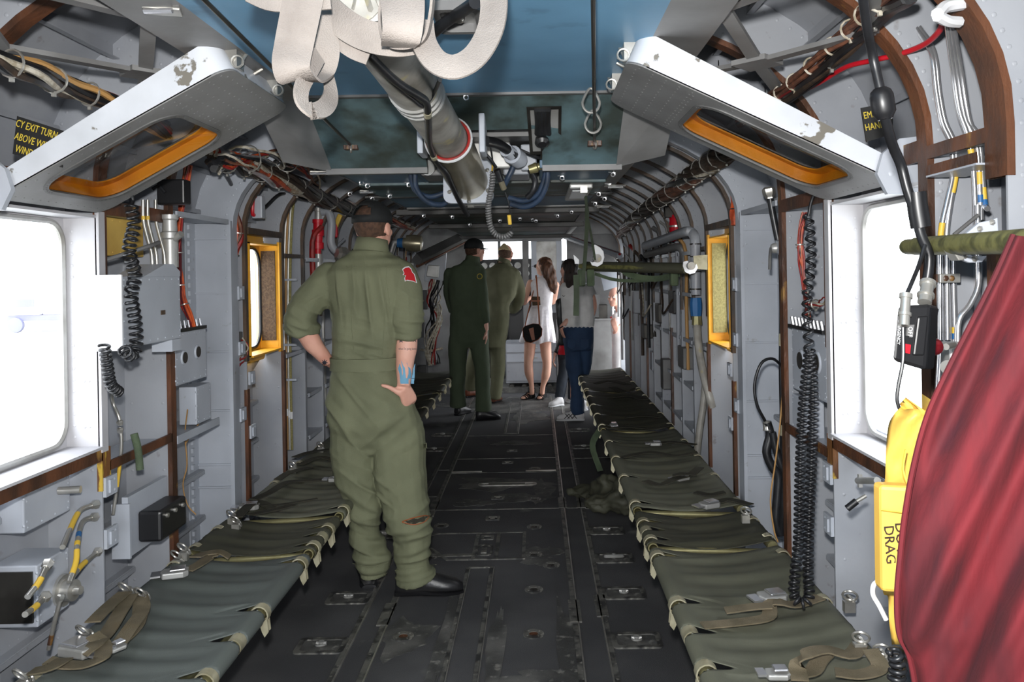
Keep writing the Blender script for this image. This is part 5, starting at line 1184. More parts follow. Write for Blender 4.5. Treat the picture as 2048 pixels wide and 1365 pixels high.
# ================================================================ equipment on the walls and roof
def pts(L, Y=None, X=None):
    """pixel path to cabin points; every entry may carry its own depth (px, py, Y)"""
    return [W(p[0], p[1], Y=p[2]) if len(p) > 2 else W(p[0], p[1], Y=Y, X=X) for p in L]
def pipe(name, label, cat, P, r, m, k=5, n=10, bands=(), group=None, fit=None, bm=('tapey',)):
    S = smooth(P, k) if k > 1 else [V(p) for p in P]; o = None
    if not bands and not fit:
        o = MB().tube(S, r, n).build(name, m); tag(o, label, cat, group); return o
    t = thing(name, label, cat, tuple(P[0]), group); MB().tube(S, r, n).build('tube', m, t)
    for i, (b, L) in enumerate(bands):
        j = int(b*(len(S)-1)); j2 = min(len(S)-1, j+max(1, int(L*(len(S)-1)))); MB().tube(S[j:j2+1], r*1.06, n).build('marker_band', bm[i % len(bm)], t)
    for f in (fit or ()):
        j = min(len(S)-2, int(f*(len(S)-1))); d = (S[j+1]-S[j]).normalized(); MB().lathe(S[j]-d*r*1.6, d, [(0, r*1.2), (r*.6, r*1.9), (r*2, r*1.9), (r*2.8, r*1.3), (r*3.4, r*1.3)], 6).build('fitting', 'steel', t)
    return t
def bundle(name, label, cat, P, R_, wires, r=.006, ties=(), tw=1.5, seed=1, group=None, tie_m='steel', k=6):
    t = thing(name, label, cat, tuple(P[0]), group); S = smooth(P, k); fr = frames(S); rnd = random.Random(seed); n = len(wires)
    for i, m in enumerate(wires):
        a0 = 2*math.pi*i/n+rnd.uniform(-.3, .3); q = rnd.uniform(.35, 1); ph = rnd.uniform(0, 6); out = []
        for j, (p, tt, u, w) in enumerate(fr):
            a = a0+tw*j/len(fr)*2*math.pi*.5+.3*math.sin(j*.6+ph); rr = R_*q*(1+.15*math.sin(j*.9+ph)); out.append(p+(u*math.cos(a)+w*math.sin(a))*rr)
        MB().tube(out, r*rnd.uniform(.7, 1.2), 6).build('wire', m, t)
    for b in ties:
        j = int(b*(len(fr)-1)); p, tt, u, w = fr[j]; mb = MB(); mb.torus(p, tt, R_*1.02+r*.4, .0028, 14, 5); mb.box(p-V((0,0,1))*(R_*1.05+r), (.008, .008, .008)); mb.build('clamp', tie_m, t)
    return t
def coil(name, label, P, R_, r, pitch, m='rubber', k=9, extra=None):
    mb = MB().helix(P, R_, r, pitch, 6, k)
    if extra: mb.helix(extra[0], R_, r, extra[1], 6, k+3)
    return tag(mb.build(name, m, ang=180), label, 'coiled cord')
def plate_box(name, label, cat, x0, x1, y0, y1, z0, z1, m, rv=True, holes=(), bev=.004):
    """a box on a side wall: x0 is its face to the aisle"""
    t = thing(name, label, cat, ((x0+x1)/2, (y0+y1)/2, z0)); b = MB().bb(x0, x1, y0, y1, z0, z1)
    sg = -1 if x0 > 0 else 1
    if rv:
        for z in (z0+.012, z1-.012): b.rivets((x0+sg*.0008, y0+.015, z), (x0+sg*.0008, y1-.015, z), (sg, 0, 0), .05, .0045, .0025)
        for y in (y0+.012, y1-.012): b.rivets((x0+sg*.0008, y, z0+.03), (x0+sg*.0008, y, z1-.03), (sg, 0, 0), .05, .0045, .0025)
        b.rivets((x0*.99+x1*.01, y0-.0008, z0+.02), (x0*.99+x1*.01, y0-.0008, z1-.02), (0,-1,0), .05, .0045, .0025)
    b.build('case', m, t, sm=False, bevel=bev)
    for (y, z, r) in holes:
        h = MB().lathe((x0+sg*.001, y, z), (sg,0,0), [(0, r*1.3), (.005, r*1.15), (.0052, r)], 20); h.build('flanged_hole', m, t); MB().lathe((x0+sg*.002, y, z), (sg,0,0), [(0, r), (.005, r*.98)], 18).build('hole', 'darkmetal', t)  # dark disc on the solid face stands for the shaded hole
    return t
# ---------------- left wall
t = plate_box('control_box', 'grey control box with lit white end, left wall beyond the big window', 'control box', -1.03, -1.125, 2.41, 2.81, 1.24, 1.46, 'lgrey')
MB().prism([(-1.03, 2.55, 1.458), (-1.03, 2.81, 1.458), (-1.03, 2.81, 1.475), (-1.03, 2.76, 1.50), (-1.03, 2.7, 1.5)], (-.1, 0, 0)).build('top_hump', 'lgrey', t, sm=False)
MB().bb(-1.028, -1.034, 2.66, 2.69, 1.33, 1.345).build('data_plate', 'velcro', t, sm=False)
MB().bb(-1.025, -1.125, 2.40, 2.41, 1.235, 1.465).build('lit_end_face', 'white', t, sm=False, bevel=.002); MB().bb(-1.03, -1.1, 2.74, 2.81, 1.20, 1.24).build('foot', 'lgrey', t, sm=False)  # end face painted white for the window light falling on it
t = plate_box('pale_yellow_panel', 'pale yellow plate high on the wall above the grey control box', 'panel', -1.2, -1.22, 2.62, 2.9, 1.53, 1.66, 'yellowp', rv=True); t['category'] = 'panel'
coil('coiled_cord', 'black coiled cord hanging over the face of the grey control box', pts([(262,410),(268,450),(258,500),(270,550),(262,590),(270,640),(272,690),(262,712),(248,700)], X=-1.005), .017, .0045, .02)
coil('coiled_cord', 'short black coiled cord hanging below the lit end of the control box', pts([(208,690),(215,735),(222,770),(238,785)], X=-1.06), .014, .0045, .014)
pipe('black_cable', 'black cord dangling from the raised hatch above the control box', 'cord', pts([(262,380),(266,400),(262,412)], X=-1.02), .005, 'rubber')
bundle('wire_bundle', 'orange and red wire bundle running down beside the smooth left panel', 'wires', pts([(376,330,3.1),(366,400,3.1),(358,470,3.1),(358,540,3.1),(366,600,3.1),(388,655,3.1)]), .014, ['orwire','orwire','red','redwire','orwire','redwire','brwire'], .0055, (.12,.3,.5,.7,.86), seed=3)
t = plate_box('junction_panel', 'grey junction panel with two flanged holes under the control box', 'junction panel', -1.12, -1.2, 2.96, 3.24, 1.05, 1.25, 'lgrey', holes=((3.03, 1.15, .022), (3.15, 1.16, .022)))
MB().bb(-1.1, -1.2, 2.97, 3.2, 1.25, 1.262).build('terminal_strip', 'black', t, sm=False)
for k in range(6): MB().cyl((-1.115, 3.0+k*.035, 1.262), (-1.12, 3.0+k*.035, 1.29), .005, n=6).build('terminal', 'chrome', t)
plate_box('small_grey_box', 'small grey box on the bracket shelf below the junction panel', 'box', -1.13, -1.2, 3.16, 3.3, .87, 1.02, 'lgrey')
t = thing('bracket_shelf', 'grey pierced bracket shelf under the small grey box', 'shelf', (-1.15, 3.1, .84)); MB().bb(-1.125, -1.28, 2.97, 3.36, .85, .856).build('board', 'lgrey', t, sm=False); MB().bb(-1.12, -1.126, 2.97, 3.36, .835, .865).build('lip', 'lgrey', t, sm=False)
for i, (px, Y) in enumerate(((303,2.7),(312,2.75),(328,2.85))):
    pipe('hydraulic_line', 'steel line rising from the control box, %s' % ['left one of three', 'middle one of three', 'right one of three'][i], 'pipe', pts([(px+2,535,Y),(px,505,Y),(px-8,475,Y),(px-16,440,Y),(px-17,400,Y)]), .006, 'steel', fit=(.02,), bands=((.75,.06),))
t = thing('dashpot', 'grey cylinder valve standing on the control box top', 'valve', tuple(W(340,545,Y=2.86))); a = W(341,535,Y=2.9); MB().lathe(a, (0,0,1), [(0,.028),(.1,.028),(.105,.034),(.125,.034),(.13,.026),(.17,.024),(.175,.03),(.19,.03)], 16).build('valve_body', 'alu', t); MB().cyl(a+V((0,0,.09)), a+V((.05,-.02,.12)), .012).build('port', 'alu', t)
pipe('push_rod', 'grey push rod with yellow band slanting above the control box', 'rod', pts([(205,522,2.5),(250,508,2.56),(300,492,2.62),(318,485,2.66)]), .007, 'dgrey', bands=((.4,.12),))
t = thing('connector_block', 'dark connector block with hooked lamp under the left hatch', 'connector', tuple(W(345,385,Y=2.9))); MB().box(W(348,385,Y=2.9), (.1, .06, .09)).build('block_body', 'black', t, sm=False, bevel=.006); MB().tube(pts([(330,385,2.85),(318,370,2.85),(305,378,2.85)]), .006, 8).build('cord', 'rubber', t)
# black box with connector low on the left wall
t = thing('black_junction_box', 'black box with connectors low on the left wall above the seat', 'box', (-1.1, 2.8, .6))
MB().bb(-1.06, -1.14, 2.70, 2.90, .56, .665).build('case', 'black', t, sm=False, bevel=.01)
MB().bb(-1.14, -1.16, 2.64, 2.92, .53, .73).build('mounting_plate', 'lgrey', t, sm=False)
MB().bb(-1.13, -1.19, 2.63, 2.64, .53, .71).build('side_bracket', 'lgrey', t, sm=False)
for k in range(3): MB().lathe((-1.06, 2.74+k*.06, .64), (1,0,0), [(0,.008),(.008,.008)], 8).build('screw', 'steel', t)
# lower left equipment
t = plate_box('grey_relay_box', 'grey relay box with a steel stub below the big left window', 'box', -1.2, -1.3, 2.2, 2.42, .755, .87, 'lgrey'); MB().cyl((-1.2, 2.36, .83), (-1.14, 2.37, .83), .011).build('steel_stub', 'steel', t)
t = plate_box('hydraulic_manifold', 'open grey manifold box with a round fitting at the lower left', 'manifold', -1.16, -1.29, 2.19, 2.34, .50, .67, 'lgrey')
MB().bb(-1.17, -1.28, 2.183, 2.189, .515, .655).build('opening_shade', 'darkmetal', t, sm=False)  # dark sheet painted for the shade inside the open box
MB().lathe((-1.16, 2.30, .56), (1,-.1,0), [(0,.045),(.012,.045),(.014,.032),(.04,.03),(.042,.014),(.06,.012)], 18).build('round_fitting', 'steel', t)
for i, L in enumerate(([(190,1010,2.45),(160,1022,2.4),(140,1060,2.3),(125,1095,2.2)], [(188,1035,2.45),(165,1045,2.4),(155,1085,2.3),(152,1125,2.25),(138,1165,2.2)], [(195,1105,2.45),(165,1130,2.35),(140,1160,2.25)], [(95,1130,2.0),(78,1165,1.95),(55,1195,1.9)], [(90,1195,2.0),(70,1215,1.95),(50,1230,1.9)])):
    pipe('hydraulic_line', ['upper steel line with yellow band left of the seat', 'steel line with blue and yellow bands reaching the round fitting', 'thin steel line running right from the round fitting', 'short steel line inside the manifold box', 'lowest stub line with yellow tape in the manifold box'][i], 'pipe', pts(L), .0075, 'steel', fit=(.0,), bands=((.45,.3),) if i != 1 else ((.4,.08),(.5,.08),(.62,.3)), bm=('tapey',) if i != 1 else ('tapeb','tapey','tapey'))
pipe('drain_rod', 'thin steel rod with brown tip dropping to the seat, lower left', 'rod', pts([(122,1195,2.2),(108,1250,2.2),(97,1300,2.2)]), .006, 'steel', fit=(0,), bands=((.75,.2),), bm=('rust',))
pipe('steel_line', 'thin bent steel line with yellow band beside the brown-yellow rib', 'pipe', pts([(240,855,2.6),(243,890,2.6),(236,960,2.6),(226,1030,2.6)]), .0055, 'steel', bands=((.55,.2),), fit=(.12,))
pipe('steel_line', 'slim steel line below the short coiled cord', 'pipe', pts([(222,760,2.52),(224,800,2.6),(236,830,2.6),(241,850,2.6)]), .0055, 'steel', fit=(.95,))
pipe('green_sling', 'green webbing strip hanging from the left shelf', 'strap', pts([(268,868,2.6),(276,900,2.6),(280,940,2.6)]), .012, 'webg')
t = plate_box('wall_junction_plate', 'pale plate with two hose unions at the lower left edge', 'plate', -1.12, -1.16, 1.6, 1.92, .42, .62, 'lgrey')
for z in (.575, .50): MB().lathe((-1.12, 1.87, z), (1,0,0), [(0,.022),(.01,.022),(.012,.015),(.05,.015)], 6).build('union', 'steel', t)
pipe('lacing_cord', 'tan lacing cord tied down the bay behind the left seat', 'cord', pts([(375,820,3.1),(370,870,3.15),(374,930,3.15),(366,970,3.15),(375,1010,3.15),(392,1030,3.15)]), .0025, 'tanwire')
pipe('lacing_cord', 'loose tan cord hanging from the bracket shelf on the left', 'cord', pts([(415,790,3.3),(408,830,3.25),(385,865,3.2),(370,890,3.15)]), .0025, 'tanwire')
# the bay with the left yellow window
bundle('wire_bundle', 'thick orange harness curving down just before the left yellow window', 'wires', pts([(480,318,3.62),(462,335,3.62),(456,375,3.62),(464,425,3.62),(476,460,3.62),(470,500,3.62),(462,520,3.62)]), .02, ['orwire']*6+['redwire','brwire'], .009, (.2,.45,.7,.9), seed=8)
bundle('wire_bundle', 'thin red wires falling between the smooth panel and the left yellow window', 'wires', pts([(478,340,3.68),(474,420,3.68),(470,500,3.68),(466,580,3.68),(468,648,3.68)]), .009, ['redwire']*4+['red'], .003, (.3,.6,.8), seed=9)
bundle('wire_bundle', 'red wires with tags gathered at the foot of the left yellow window', 'wires', pts([(478,680,3.66),(492,695,3.7),(488,715,3.7),(470,730,3.66)]), .02, ['redwire']*5+['whwire'], .003, seed=10)
plate_box('grey_relay_box', 'small grey relay left of the yellow window sill', 'box', -1.14, -1.2, 3.58, 3.7, 1.12, 1.2, 'dgrey', rv=False)
t = thing('red_switch_box', 'grey switch box with a red guarded handle above the left yellow window', 'switch', tuple(W(516,415,Y=3.9))); c = W(517,415,Y=3.9); MB().box(c, (.05, .05, .11)).build('case', 'lgrey', t, sm=False, bevel=.005); MB().tube(smooth([c+V((-.012,-.03,-.04)), c+V((-.012,-.05,-.03)), c+V((-.008,-.05,.04)), c+V((-.004,-.03,.05))], 3), .009, 8).build('red_handle', 'redp', t)
t = thing('tube_cluster', 'cluster of tan vertical tubes on the wall right of the left yellow window', 'pipes', tuple(W(572,900,Y=4.45)))
for k in range(5):
    MB().tube(smooth(pts([(584+k*5,350,4.5),(572+k*4,400,4.5),(566+k*4,480,4.5),(564+k*4,600,4.5),(565+k*4,740,4.5),(568+k*4,900,4.5)]), 4), .0075, 8).build('tube', ('tanwire','alu','tanwire','alu','velcrog')[k], t)
    MB().tube(pts([(567+k*4,812+k*3,4.5),(567+k*4,826+k*3,4.5)]), .0085, 8).build('white_tag', 'white', t)
for i, (py, m) in enumerate(((365,''),(560,''),(690,''),(760,''))):
    MB().box(W(576,py,Y=4.48), (.1, .02, .012)).build('clamp_bar', 'lgrey', t, sm=False)
t = thing('red_shutoff_valve', 'bright red cylindrical shutoff valve on the left wall behind the airman', 'valve', tuple(W(637,500,Y=5.0))); a = W(636,508,Y=5.0)
MB().lathe(a, (.02,0,1), [(0,.02),(.03,.02),(.031,.036),(.07,.036),(.072,.03),(.11,.03),(.112,.038),(.15,.038),(.152,.03),(.19,.03),(.192,.035),(.215,.035)], 16).build('red_body', 'redp', t)
MB().lathe(a+V((.005,0,.215)), (.02,0,1), [(0,.022),(.05,.022),(.052,.028),(.07,.028)], 14).build('upper_union', 'alu', t); MB().lathe(a-V((0,0,.14)), (.02,0,1), [(0,.03),(.1,.024),(.14,.024)], 14).build('lower_pipe', 'alu', t)
pipe('grey_duct', 'thick grey bent duct beside the red shutoff valve', 'pipe', pts([(643,424,5.0),(656,424,5.0),(663,445,5.0),(662,485,5.0),(672,502,5.0),(690,510,5.0),(730,512,5.2)]), .026, 'grey', n=14, fit=(.8,))
pipe('grey_duct', 'grey hose with yellow band slanting down under the red valve', 'pipe', pts([(634,520,5.0),(630,545,5.0),(618,580,4.95),(605,620,4.9)]), .024, 'grey', n=12, bands=((.55,.12),))
t = thing('pull_lever', 'small red and yellow pull lever above the grey duct', 'lever', tuple(W(672,452,Y=5.1))); MB().box(W(668,462,Y=5.2), (.05,.04,.09)).build('red_guard', 'redp', t, sm=False, bevel=.01); MB().box(W(676,442,Y=5.2), (.03,.03,.09), Matrix.Rotation(.4,3,'Y')).build('yellow_lever', 'tapey', t, sm=False, bevel=.006)
t = thing('brass_regulator', 'brass and steel regulator with elbow right of the airman head', 'regulator', tuple(W(822,490,Y=6.4))); a = W(800,486,Y=6.4)
MB().lathe(a, (1,.0,-.05), [(0,.03),(.02,.04),(.05,.04),(.052,.065),(.12,.07),(.17,.06),(.18,.035)], 18).build('canister', 'sleeve', t); MB().lathe(a-V((.02,0,0)), (1,0,-.05), [(0,.036),(.045,.042)], 16).build('blue_ring', 'tapeb', t); MB().tube(smooth(pts([(798,486,6.4),(788,486,6.4),(784,498,6.4),(780,510,6.4)]), 4), .026, 12).build('elbow', 'alu', t)
t = thing('overhead_strut', 'grey slanting box strut left of the doorway above the airman in dark green', 'strut', tuple(W(840,515,Y=7.6))); a, b = W(834,520,Y=7.4), W(952,462,Y=8.6); MB().tube([a, b], [.06,.06], 4).build('strut_body', 'dgrey', t, sm=False); MB().tube([a-V((0,0,.06)), b-V((0,0,.06))], .015, 6).build('wooden_edge', 'brwire', t)
t = thing('avionics_unit', 'tilted pale grey avionics cover left of the dark green airman', 'panel', tuple(W(880,560,Y=8.2))); P = pts([(853,505,8.2),(893,500,8.2),(889,570,8.2),(848,562,8.2)]); MB().prism(P, (0,.04,0)).build('cover', 'lgrey', t, sm=False, bevel=.004); MB().prism(pts([(856,530,8.15),(878,532,8.15),(876,556,8.15),(852,553,8.15)]), (0,.05,0)).build('lid', 'alu', t, sm=False, bevel=.006)
bundle('wire_bundle', 'tangle of white and black wires hanging left of the dark green airman', 'wires', pts([(872,560,8.0),(866,600,8.0),(872,640,8.0),(862,680,8.0),(868,730,8.0)]), .07, ['whwire']*7+['black']*5+['redwire']*2, .008, tw=2, seed=12)
for i, (px, py, w_, h_) in enumerate(((850,600,.06,.2),(842,660,.08,.16),(858,710,.05,.2),(878,640,.05,.14),(845,740,.1,.1))):
    tag(MB().box(W(px,py,Y=8.3), (w_, .1, h_)).build('avionics_box', ('black','dgrey','darkmetal','grey','black')[i], sm=False, bevel=.006), 'small %s box in the clutter left of the doorway, %s' % (('black','grey','dark metal','pale grey','black')[i], ('highest','second','third','beside the white wires','lowest')[i]), 'box')
pipe('white_hose', 'white hose looping near the floor left of the doorway', 'hose', pts([(840,700,8.0),(860,702,8.0),(885,697,8.0)]), .012, 'whwire')
# overhead harnesses
bundle('wire_harness', 'heavy dark wire harness under the roof on the left, crossed by the hatch', 'wires', pts([(-60,100,1.6),(60,140,1.75),(150,178,1.95),(240,212,2.1),(330,262,2.4)]), .026, ['drkwire','rubber','whwire','brwire','redwire','rubber','drkwire','tanwire','rubber','drkwire','rubber','whwire'], .008, (.2,.4,.6,.8), seed=20)
bundle('wire_harness', 'dense black and white harness along the left roof edge ahead of the hatch', 'wires', pts([(430,318,3.1),(500,335,3.4),(570,362,3.9),(640,395,4.6),(700,418,5.4),(760,436,6.4),(830,455,8.4)]), .04, ['rubber']*11+['drkwire']*6+['whwire']*3+['orwire','redwire','chrome','drkwire','rubber'], .013, (.08,.16,.24,.32,.4,.48,.56,.66,.76,.86), seed=21, tw=3)
bundle('wire_harness', 'loose red and silver wires spilling above the left roof harness', 'wires', pts([(440,330,3.1),(490,318,3.2),(545,318,3.4),(590,325,3.7),(640,360,4.4)]), .05, ['redwire','orwire','chrome','whwire','chrome','rubber','whwire','brwire'], .005, (.3,.7), seed=22, tw=3)
pipe('black_cable', 'black cable swagging across the ribs above the left yellow window', 'cable', pts([(450,345,3.4),(475,390,3.7),(500,410,3.9),(525,418,4.1),(562,388,4.2),(600,398,4.5),(650,412,4.9),(700,420,5.4)]), .009, 'rubber')
bundle('wire_harness', 'brown wire harness with pale clips across the top right ribs', 'wires', pts([(1800,-40,1.55),(1740,20,1.75),(1680,80,1.95),(1600,155,2.2),(1545,200,2.5),(1480,245,3.0)]), .02, ['brwire']*6+['rubber','redwire','brwire'], .008, (.15,.25,.35,.45,.55,.65,.75), seed=23, tie_m='whwire')
bundle('wire_harness', 'dark companion harness running below the brown one at the top right', 'wires', pts([(1815,-10,1.55),(1760,30,1.75),(1690,100,1.95),(1610,172,2.2),(1550,215,2.5)]), .012, ['rubber']*4+['drkwire'], .009, (.3,.6), seed=24)
bundle('wire_harness', 'knotted brown harness along the right roof edge ahead of the hatch', 'wires', pts([(1470,290,3.2),(1420,325,3.5),(1370,362,4.0),(1325,395,4.7),(1290,420,5.6),(1262,445,6.8),(1240,470,8.4)]), .042, ['drkwire']*11+['brwire']*7+['chrome','redwire','rubber','rubber','whwire'], .014, (.06,.12,.18,.24,.3,.36,.42,.48,.54,.6,.68,.76,.84,.92), seed=25, tw=4)
bundle('wire_harness', 'orange harness following the rib before the right yellow window', 'wires', pts([(1420,322,3.5),(1445,330,3.6),(1462,350,3.64),(1468,390,3.64),(1470,430,3.64),(1472,450,3.64)]), .018, ['orwire']*6, .009, (.35,.75), seed=26, tie_m='rubber')
pipe('red_cable', 'red cord swooping from the white clamp below the brown harness', 'cord', pts([(1888,30,1.6),(1880,60,1.65),(1850,88,1.75),(1800,108,1.85),(1740,122,1.95),(1690,135,2.05),(1640,165,2.2),(1590,190,2.35)]), .0065, 'redp')
t = thing('rib_clamp', 'white plastic clamp on the near right rib holding the pipes', 'clamp', tuple(W(1895,35,Y=1.55))); MB().tube(smooth(pts([(1875,28,1.5),(1890,14,1.52),(1925,8,1.54)]), 3), .012, 8).build('upper_jaw', 'white', t); MB().tube(smooth(pts([(1875,32,1.5),(1895,42,1.52),(1918,44,1.54)]), 3), .011, 8).build('lower_jaw', 'white', t)
# ---------------- right wall
for i, L in enumerate(([(1895,48,1.6),(1905,130,1.68),(1918,220,1.7),(1935,270,1.7),(1946,330,1.7),(1950,400,1.7),(1950,440,1.7)], [(1900,48,1.6),(1912,130,1.68),(1928,230,1.7),(1942,262,1.7),(1955,300,1.7),(1960,390,1.7),(1962,440,1.7)], [(1905,46,1.6),(1920,130,1.68),(1938,240,1.7),(1958,280,1.7),(1968,400,1.7),(1975,418,1.68)], [(1790,-20,1.9),(1830,52,1.85),(1862,105,1.8),(1872,180,1.8),(1884,245,1.8),(1903,290,1.8),(1905,350,1.8),(1895,400,1.8),(1882,465,1.8),(1880,560,1.8),(1880,680,1.8)], [(1796,-20,1.9),(1836,50,1.85),(1868,104,1.8),(1878,180,1.8),(1890,243,1.8),(1910,290,1.8),(1911,350,1.8),(1902,400,1.8),(1893,470,1.8),(1894,560,1.8),(1895,680,1.8)], [(1906,470,1.8),(1907,560,1.8),(1909,640,1.8),(1910,690,1.8)], [(1955,410,1.66),(1956,500,1.66),(1957,570,1.66),(1940,610,1.66),(1918,640,1.66),(1915,700,1.66),(1915,800,1.66)], [(1880,700,1.8),(1876,780,1.8)])):
    pipe('hydraulic_line', 'bright steel line on the right wall, %s' % ('leftmost of the fan below the white clamp', 'middle of the fan below the white clamp', 'rightmost of the fan below the white clamp', 'long outer bent one nearest the window', 'long inner bent one beside it', 'short straight one behind the green pole', 'bent one behind the red cloth', 'short one below the red knob')[i], 'pipe', pts(L), .0062, 'chrome', k=4, bands=((.78,.05),(.84,.03)) if i in (1,2,3,5) else ((.62,.08),) if i in (0,4) else (), bm=('tapey','tapeb'))
t = thing('pipe_clamp', 'small clamp plate with two bolts across the pipes below the green pole', 'clamp', tuple(W(1890,557,Y=1.78))); MB().box(W(1898,557,Y=1.77), (.046,.012,.02)).build('plate', 'alu', t, sm=False, bevel=.002); MB().rivet(W(1892,557,Y=1.762), (0,-1,0), .007, .005).build('bolt', 'rust', t); MB().rivet(W(1904,557,Y=1.762), (0,-1,0), .007, .005).build('bolt', 'rust', t); MB().box(W(1875,557,Y=1.78), (.012,.01,.018)).build('brown_pad', 'rust', t, sm=False)
t = thing('pipe_shelf', 'brown-edged pierced shelf the steel pipes pass through, upper right', 'shelf', tuple(W(1900,345,Y=1.7))); a, b, c, d = W(1852,352,Y=1.8), W(1952,326,Y=1.6), W(1975,335,Y=1.6), W(1870,372,Y=1.86); MB().prism([a, b, b+V((.06,.0,0)), a+V((.09,0,0))], (0,0,-.004)).build('board', 'lgrey', t, sm=False); MB().prism([a, b, b+V((0,0,.022)), a+V((0,0,.022))], (.004,0.002,0)).build('brown_edge', 'rust', t, sm=False)
# long black cable with swelling
t = thing('drop_cable', 'long black cable with a fat moulded plug hanging before the right window', 'cable', tuple(W(1765,205,Y=1.45)))
MB().tube(smooth(pts([(1722,-40,1.35),(1732,40,1.4),(1745,110,1.45),(1760,178,1.45)]), 4), .0085, 10).build('cord', 'rubber', t)
MB().lathe(W(1760,176,Y=1.45), W(1770,236,Y=1.45)-W(1760,176,Y=1.45), [(0,.011),(.006,.018),(.015,.021),(.045,.021),(.052,.016),(.058,.013)], 18).build('moulded_plug', 'black', t)
MB().tube(smooth(pts([(1769,234,1.45),(1785,290,1.48),(1802,330,1.5),(1815,380,1.5),(1832,430,1.5),(1842,470,1.5),(1858,510,1.5),(1856,550,1.5),(1850,575,1.5)]), 4), .0095, 10).build('lower_cord', 'rubber', t)
MB().tube(smooth(pts([(1832,385,1.5),(1836,420,1.5),(1842,455,1.5)]), 4), .018, 10).build('sleeve', 'black', t)
# intercom box
t = thing('intercom_box', 'black intercom box with OFF switch hanging by the right window edge', 'intercom', tuple(W(1830,740,Y=1.3))); Yb = 1.30
fc = pts([(1795,612,Yb),(1862,608,Yb),(1852,742,Yb),(1784,722,Yb)]); sdv = W(1879,612,Yb+.05)-W(1862,608,Yb)
b = MB(); bk = [p+sdv for p in fc]; b.add(fc+bk, [(0,1,2,3),(7,6,5,4),(0,4,5,1),(1,5,6,2),(2,6,7,3),(3,7,4,0)]); b.build('case', 'black', t, sm=False, bevel=.006)
MB().prism(pts([(1836,634,Yb-.004),(1858,632,Yb-.004),(1850,712,Yb-.004),(1826,712,Yb-.004)]), (0,.02,0)).build('cover_plate', 'black', t, sm=False, bevel=.003)
MB().prism(pts([(1815,650,Yb-.003),(1829,650,Yb-.003),(1826,674,Yb-.003),(1813,672,Yb-.003)]), (0,.01,0)).build('switch_plate', 'dgrey', t, sm=False); MB().prism(pts([(1810,688,Yb-.003),(1822,690,Yb-.003),(1820,708,Yb-.003),(1808,706,Yb-.003)]), (0,.01,0)).build('toggle', 'redp', t, sm=False)
xd, zd = V((-.08,0,-1)), V((1,0,-.08))
text3d('OFF', .010, W(1817,653,Yb-.005), xd, zd).build('lettering', 'white', t, sm=False); text3d('EMERGENCY', .007, W(1797,640,Yb-.003), xd, zd).build('lettering', 'white', t, sm=False)
for (x0, y0, x1, y1, r_) in ((1849,606,1856,565,.011),(1808,652,1812,588,.0085)):
    a, b_ = W(x0, y0, Yb+.01 if x0 > 1830 else Yb-.014), W(x1, y1, Yb+.03 if x0 > 1830 else Yb); L = (b_-a).length; MB().lathe(a, b_-a, [(0,r_),(L*.3,r_),(L*.31,r_*1.25),(L*.4,r_*1.25),(L*.41,r_*.95),(L*.85,r_*.95),(L*.86,r_*1.2),(L,r_*1.2)], 16).build('connector', 'steel', t)
MB().tube(smooth(pts([(1850,490,1.34),(1838,530,1.33),(1826,560,1.31),(1813,590,1.3)]), 4), .0035, 8).build('thin_cord', 'rubber', t); MB().tube(smooth(pts([(1806,655,1.285),(1806,720,1.28),(1797,770,1.28),(1794,800,1.28),(1800,822,1.28)]), 4), .003, 8).build('lower_cord', 'rubber', t)
t = thing('control_dial', 'small red anodised knob right of the black intercom box', 'knob', tuple(W(1870,695,Y=1.45))); a, b_ = W(1853,694,Y=1.42), W(1892,694,Y=1.48); MB().lathe(a, b_-a, [(0,.013),(.003,.0155),(.036,.0155),(.038,.013)], 20).build('knob_body', 'redmetal', t); MB().cyl(b_, b_+V((.03,.03,0)), .006).build('spindle', 'steel', t)
t = thing('valve_block', 'grey valve block below the red knob', 'valve', tuple(W(1905,720,Y=1.7))); MB().box(W(1910,715,Y=1.6), (.04,.04,.06)).build('block', 'alu', t, sm=False, bevel=.004); MB().cyl(W(1895,735,Y=1.58), W(1905,735,Y=1.6), .014).build('port', 'steel', t)
# green pole with bracket
t = thing('litter_pole', 'mottled green pole with rounded end held by a grey bracket, right', 'pole', tuple(W(1830,492,Y=1.7))); a, b_ = W(1815,494,Y=1.72), W(2075,482,Y=1.1)
MB().tube([a, a.lerp(b_,.12)], .0165, 16).ball(a, .0165, 14, 9).build('pole_tip', 'greenpipe', t); MB().tube([a.lerp(b_,.1), b_], .0185, 18).build('pole_body', 'greenpipe', t)
br = thing('pole_bracket', 'riveted grey metal bracket clasping the green pole', 'bracket', tuple(W(1950,480,Y=1.4))); Yk = 1.42
P = pts([(1918,478,Yk),(1932,468,Yk),(1960,445,Yk),(1985,440,Yk),(1996,435,Yk),(1998,470,Yk),(1975,475,Yk),(1955,480,Yk),(1935,490,Yk),(1932,502,Yk),(1945,512,Yk),(1975,512,Yk),(1965,525,Yk),(1940,526,Yk),(1920,518,Yk),(1905,500,Yk)]); MB().prism(P, (0,.012,0)).build('clasp_plate', 'lgrey', br, sm=False, bevel=.002)
MB().prism(pts([(1908,484,Yk-.01),(1922,482,Yk-.01),(1930,520,Yk-.01),(1918,522,Yk-.01),(1904,500,Yk-.01)]), (0,.03,0)).build('jaw', 'alu', br, sm=False, bevel=.002)
for px, py in ((1985,445),(1960,458),(1930,512),(1950,518)): MB().rivet(W(px,py,Y=Yk-.001), (0,-1,0), .006, .005).build('rivet', 'steel', br)
MB().cyl(W(1908,470,Y=1.62), W(1957,430,Y=1.62), .004).build('tie_rod', 'dgrey', br)
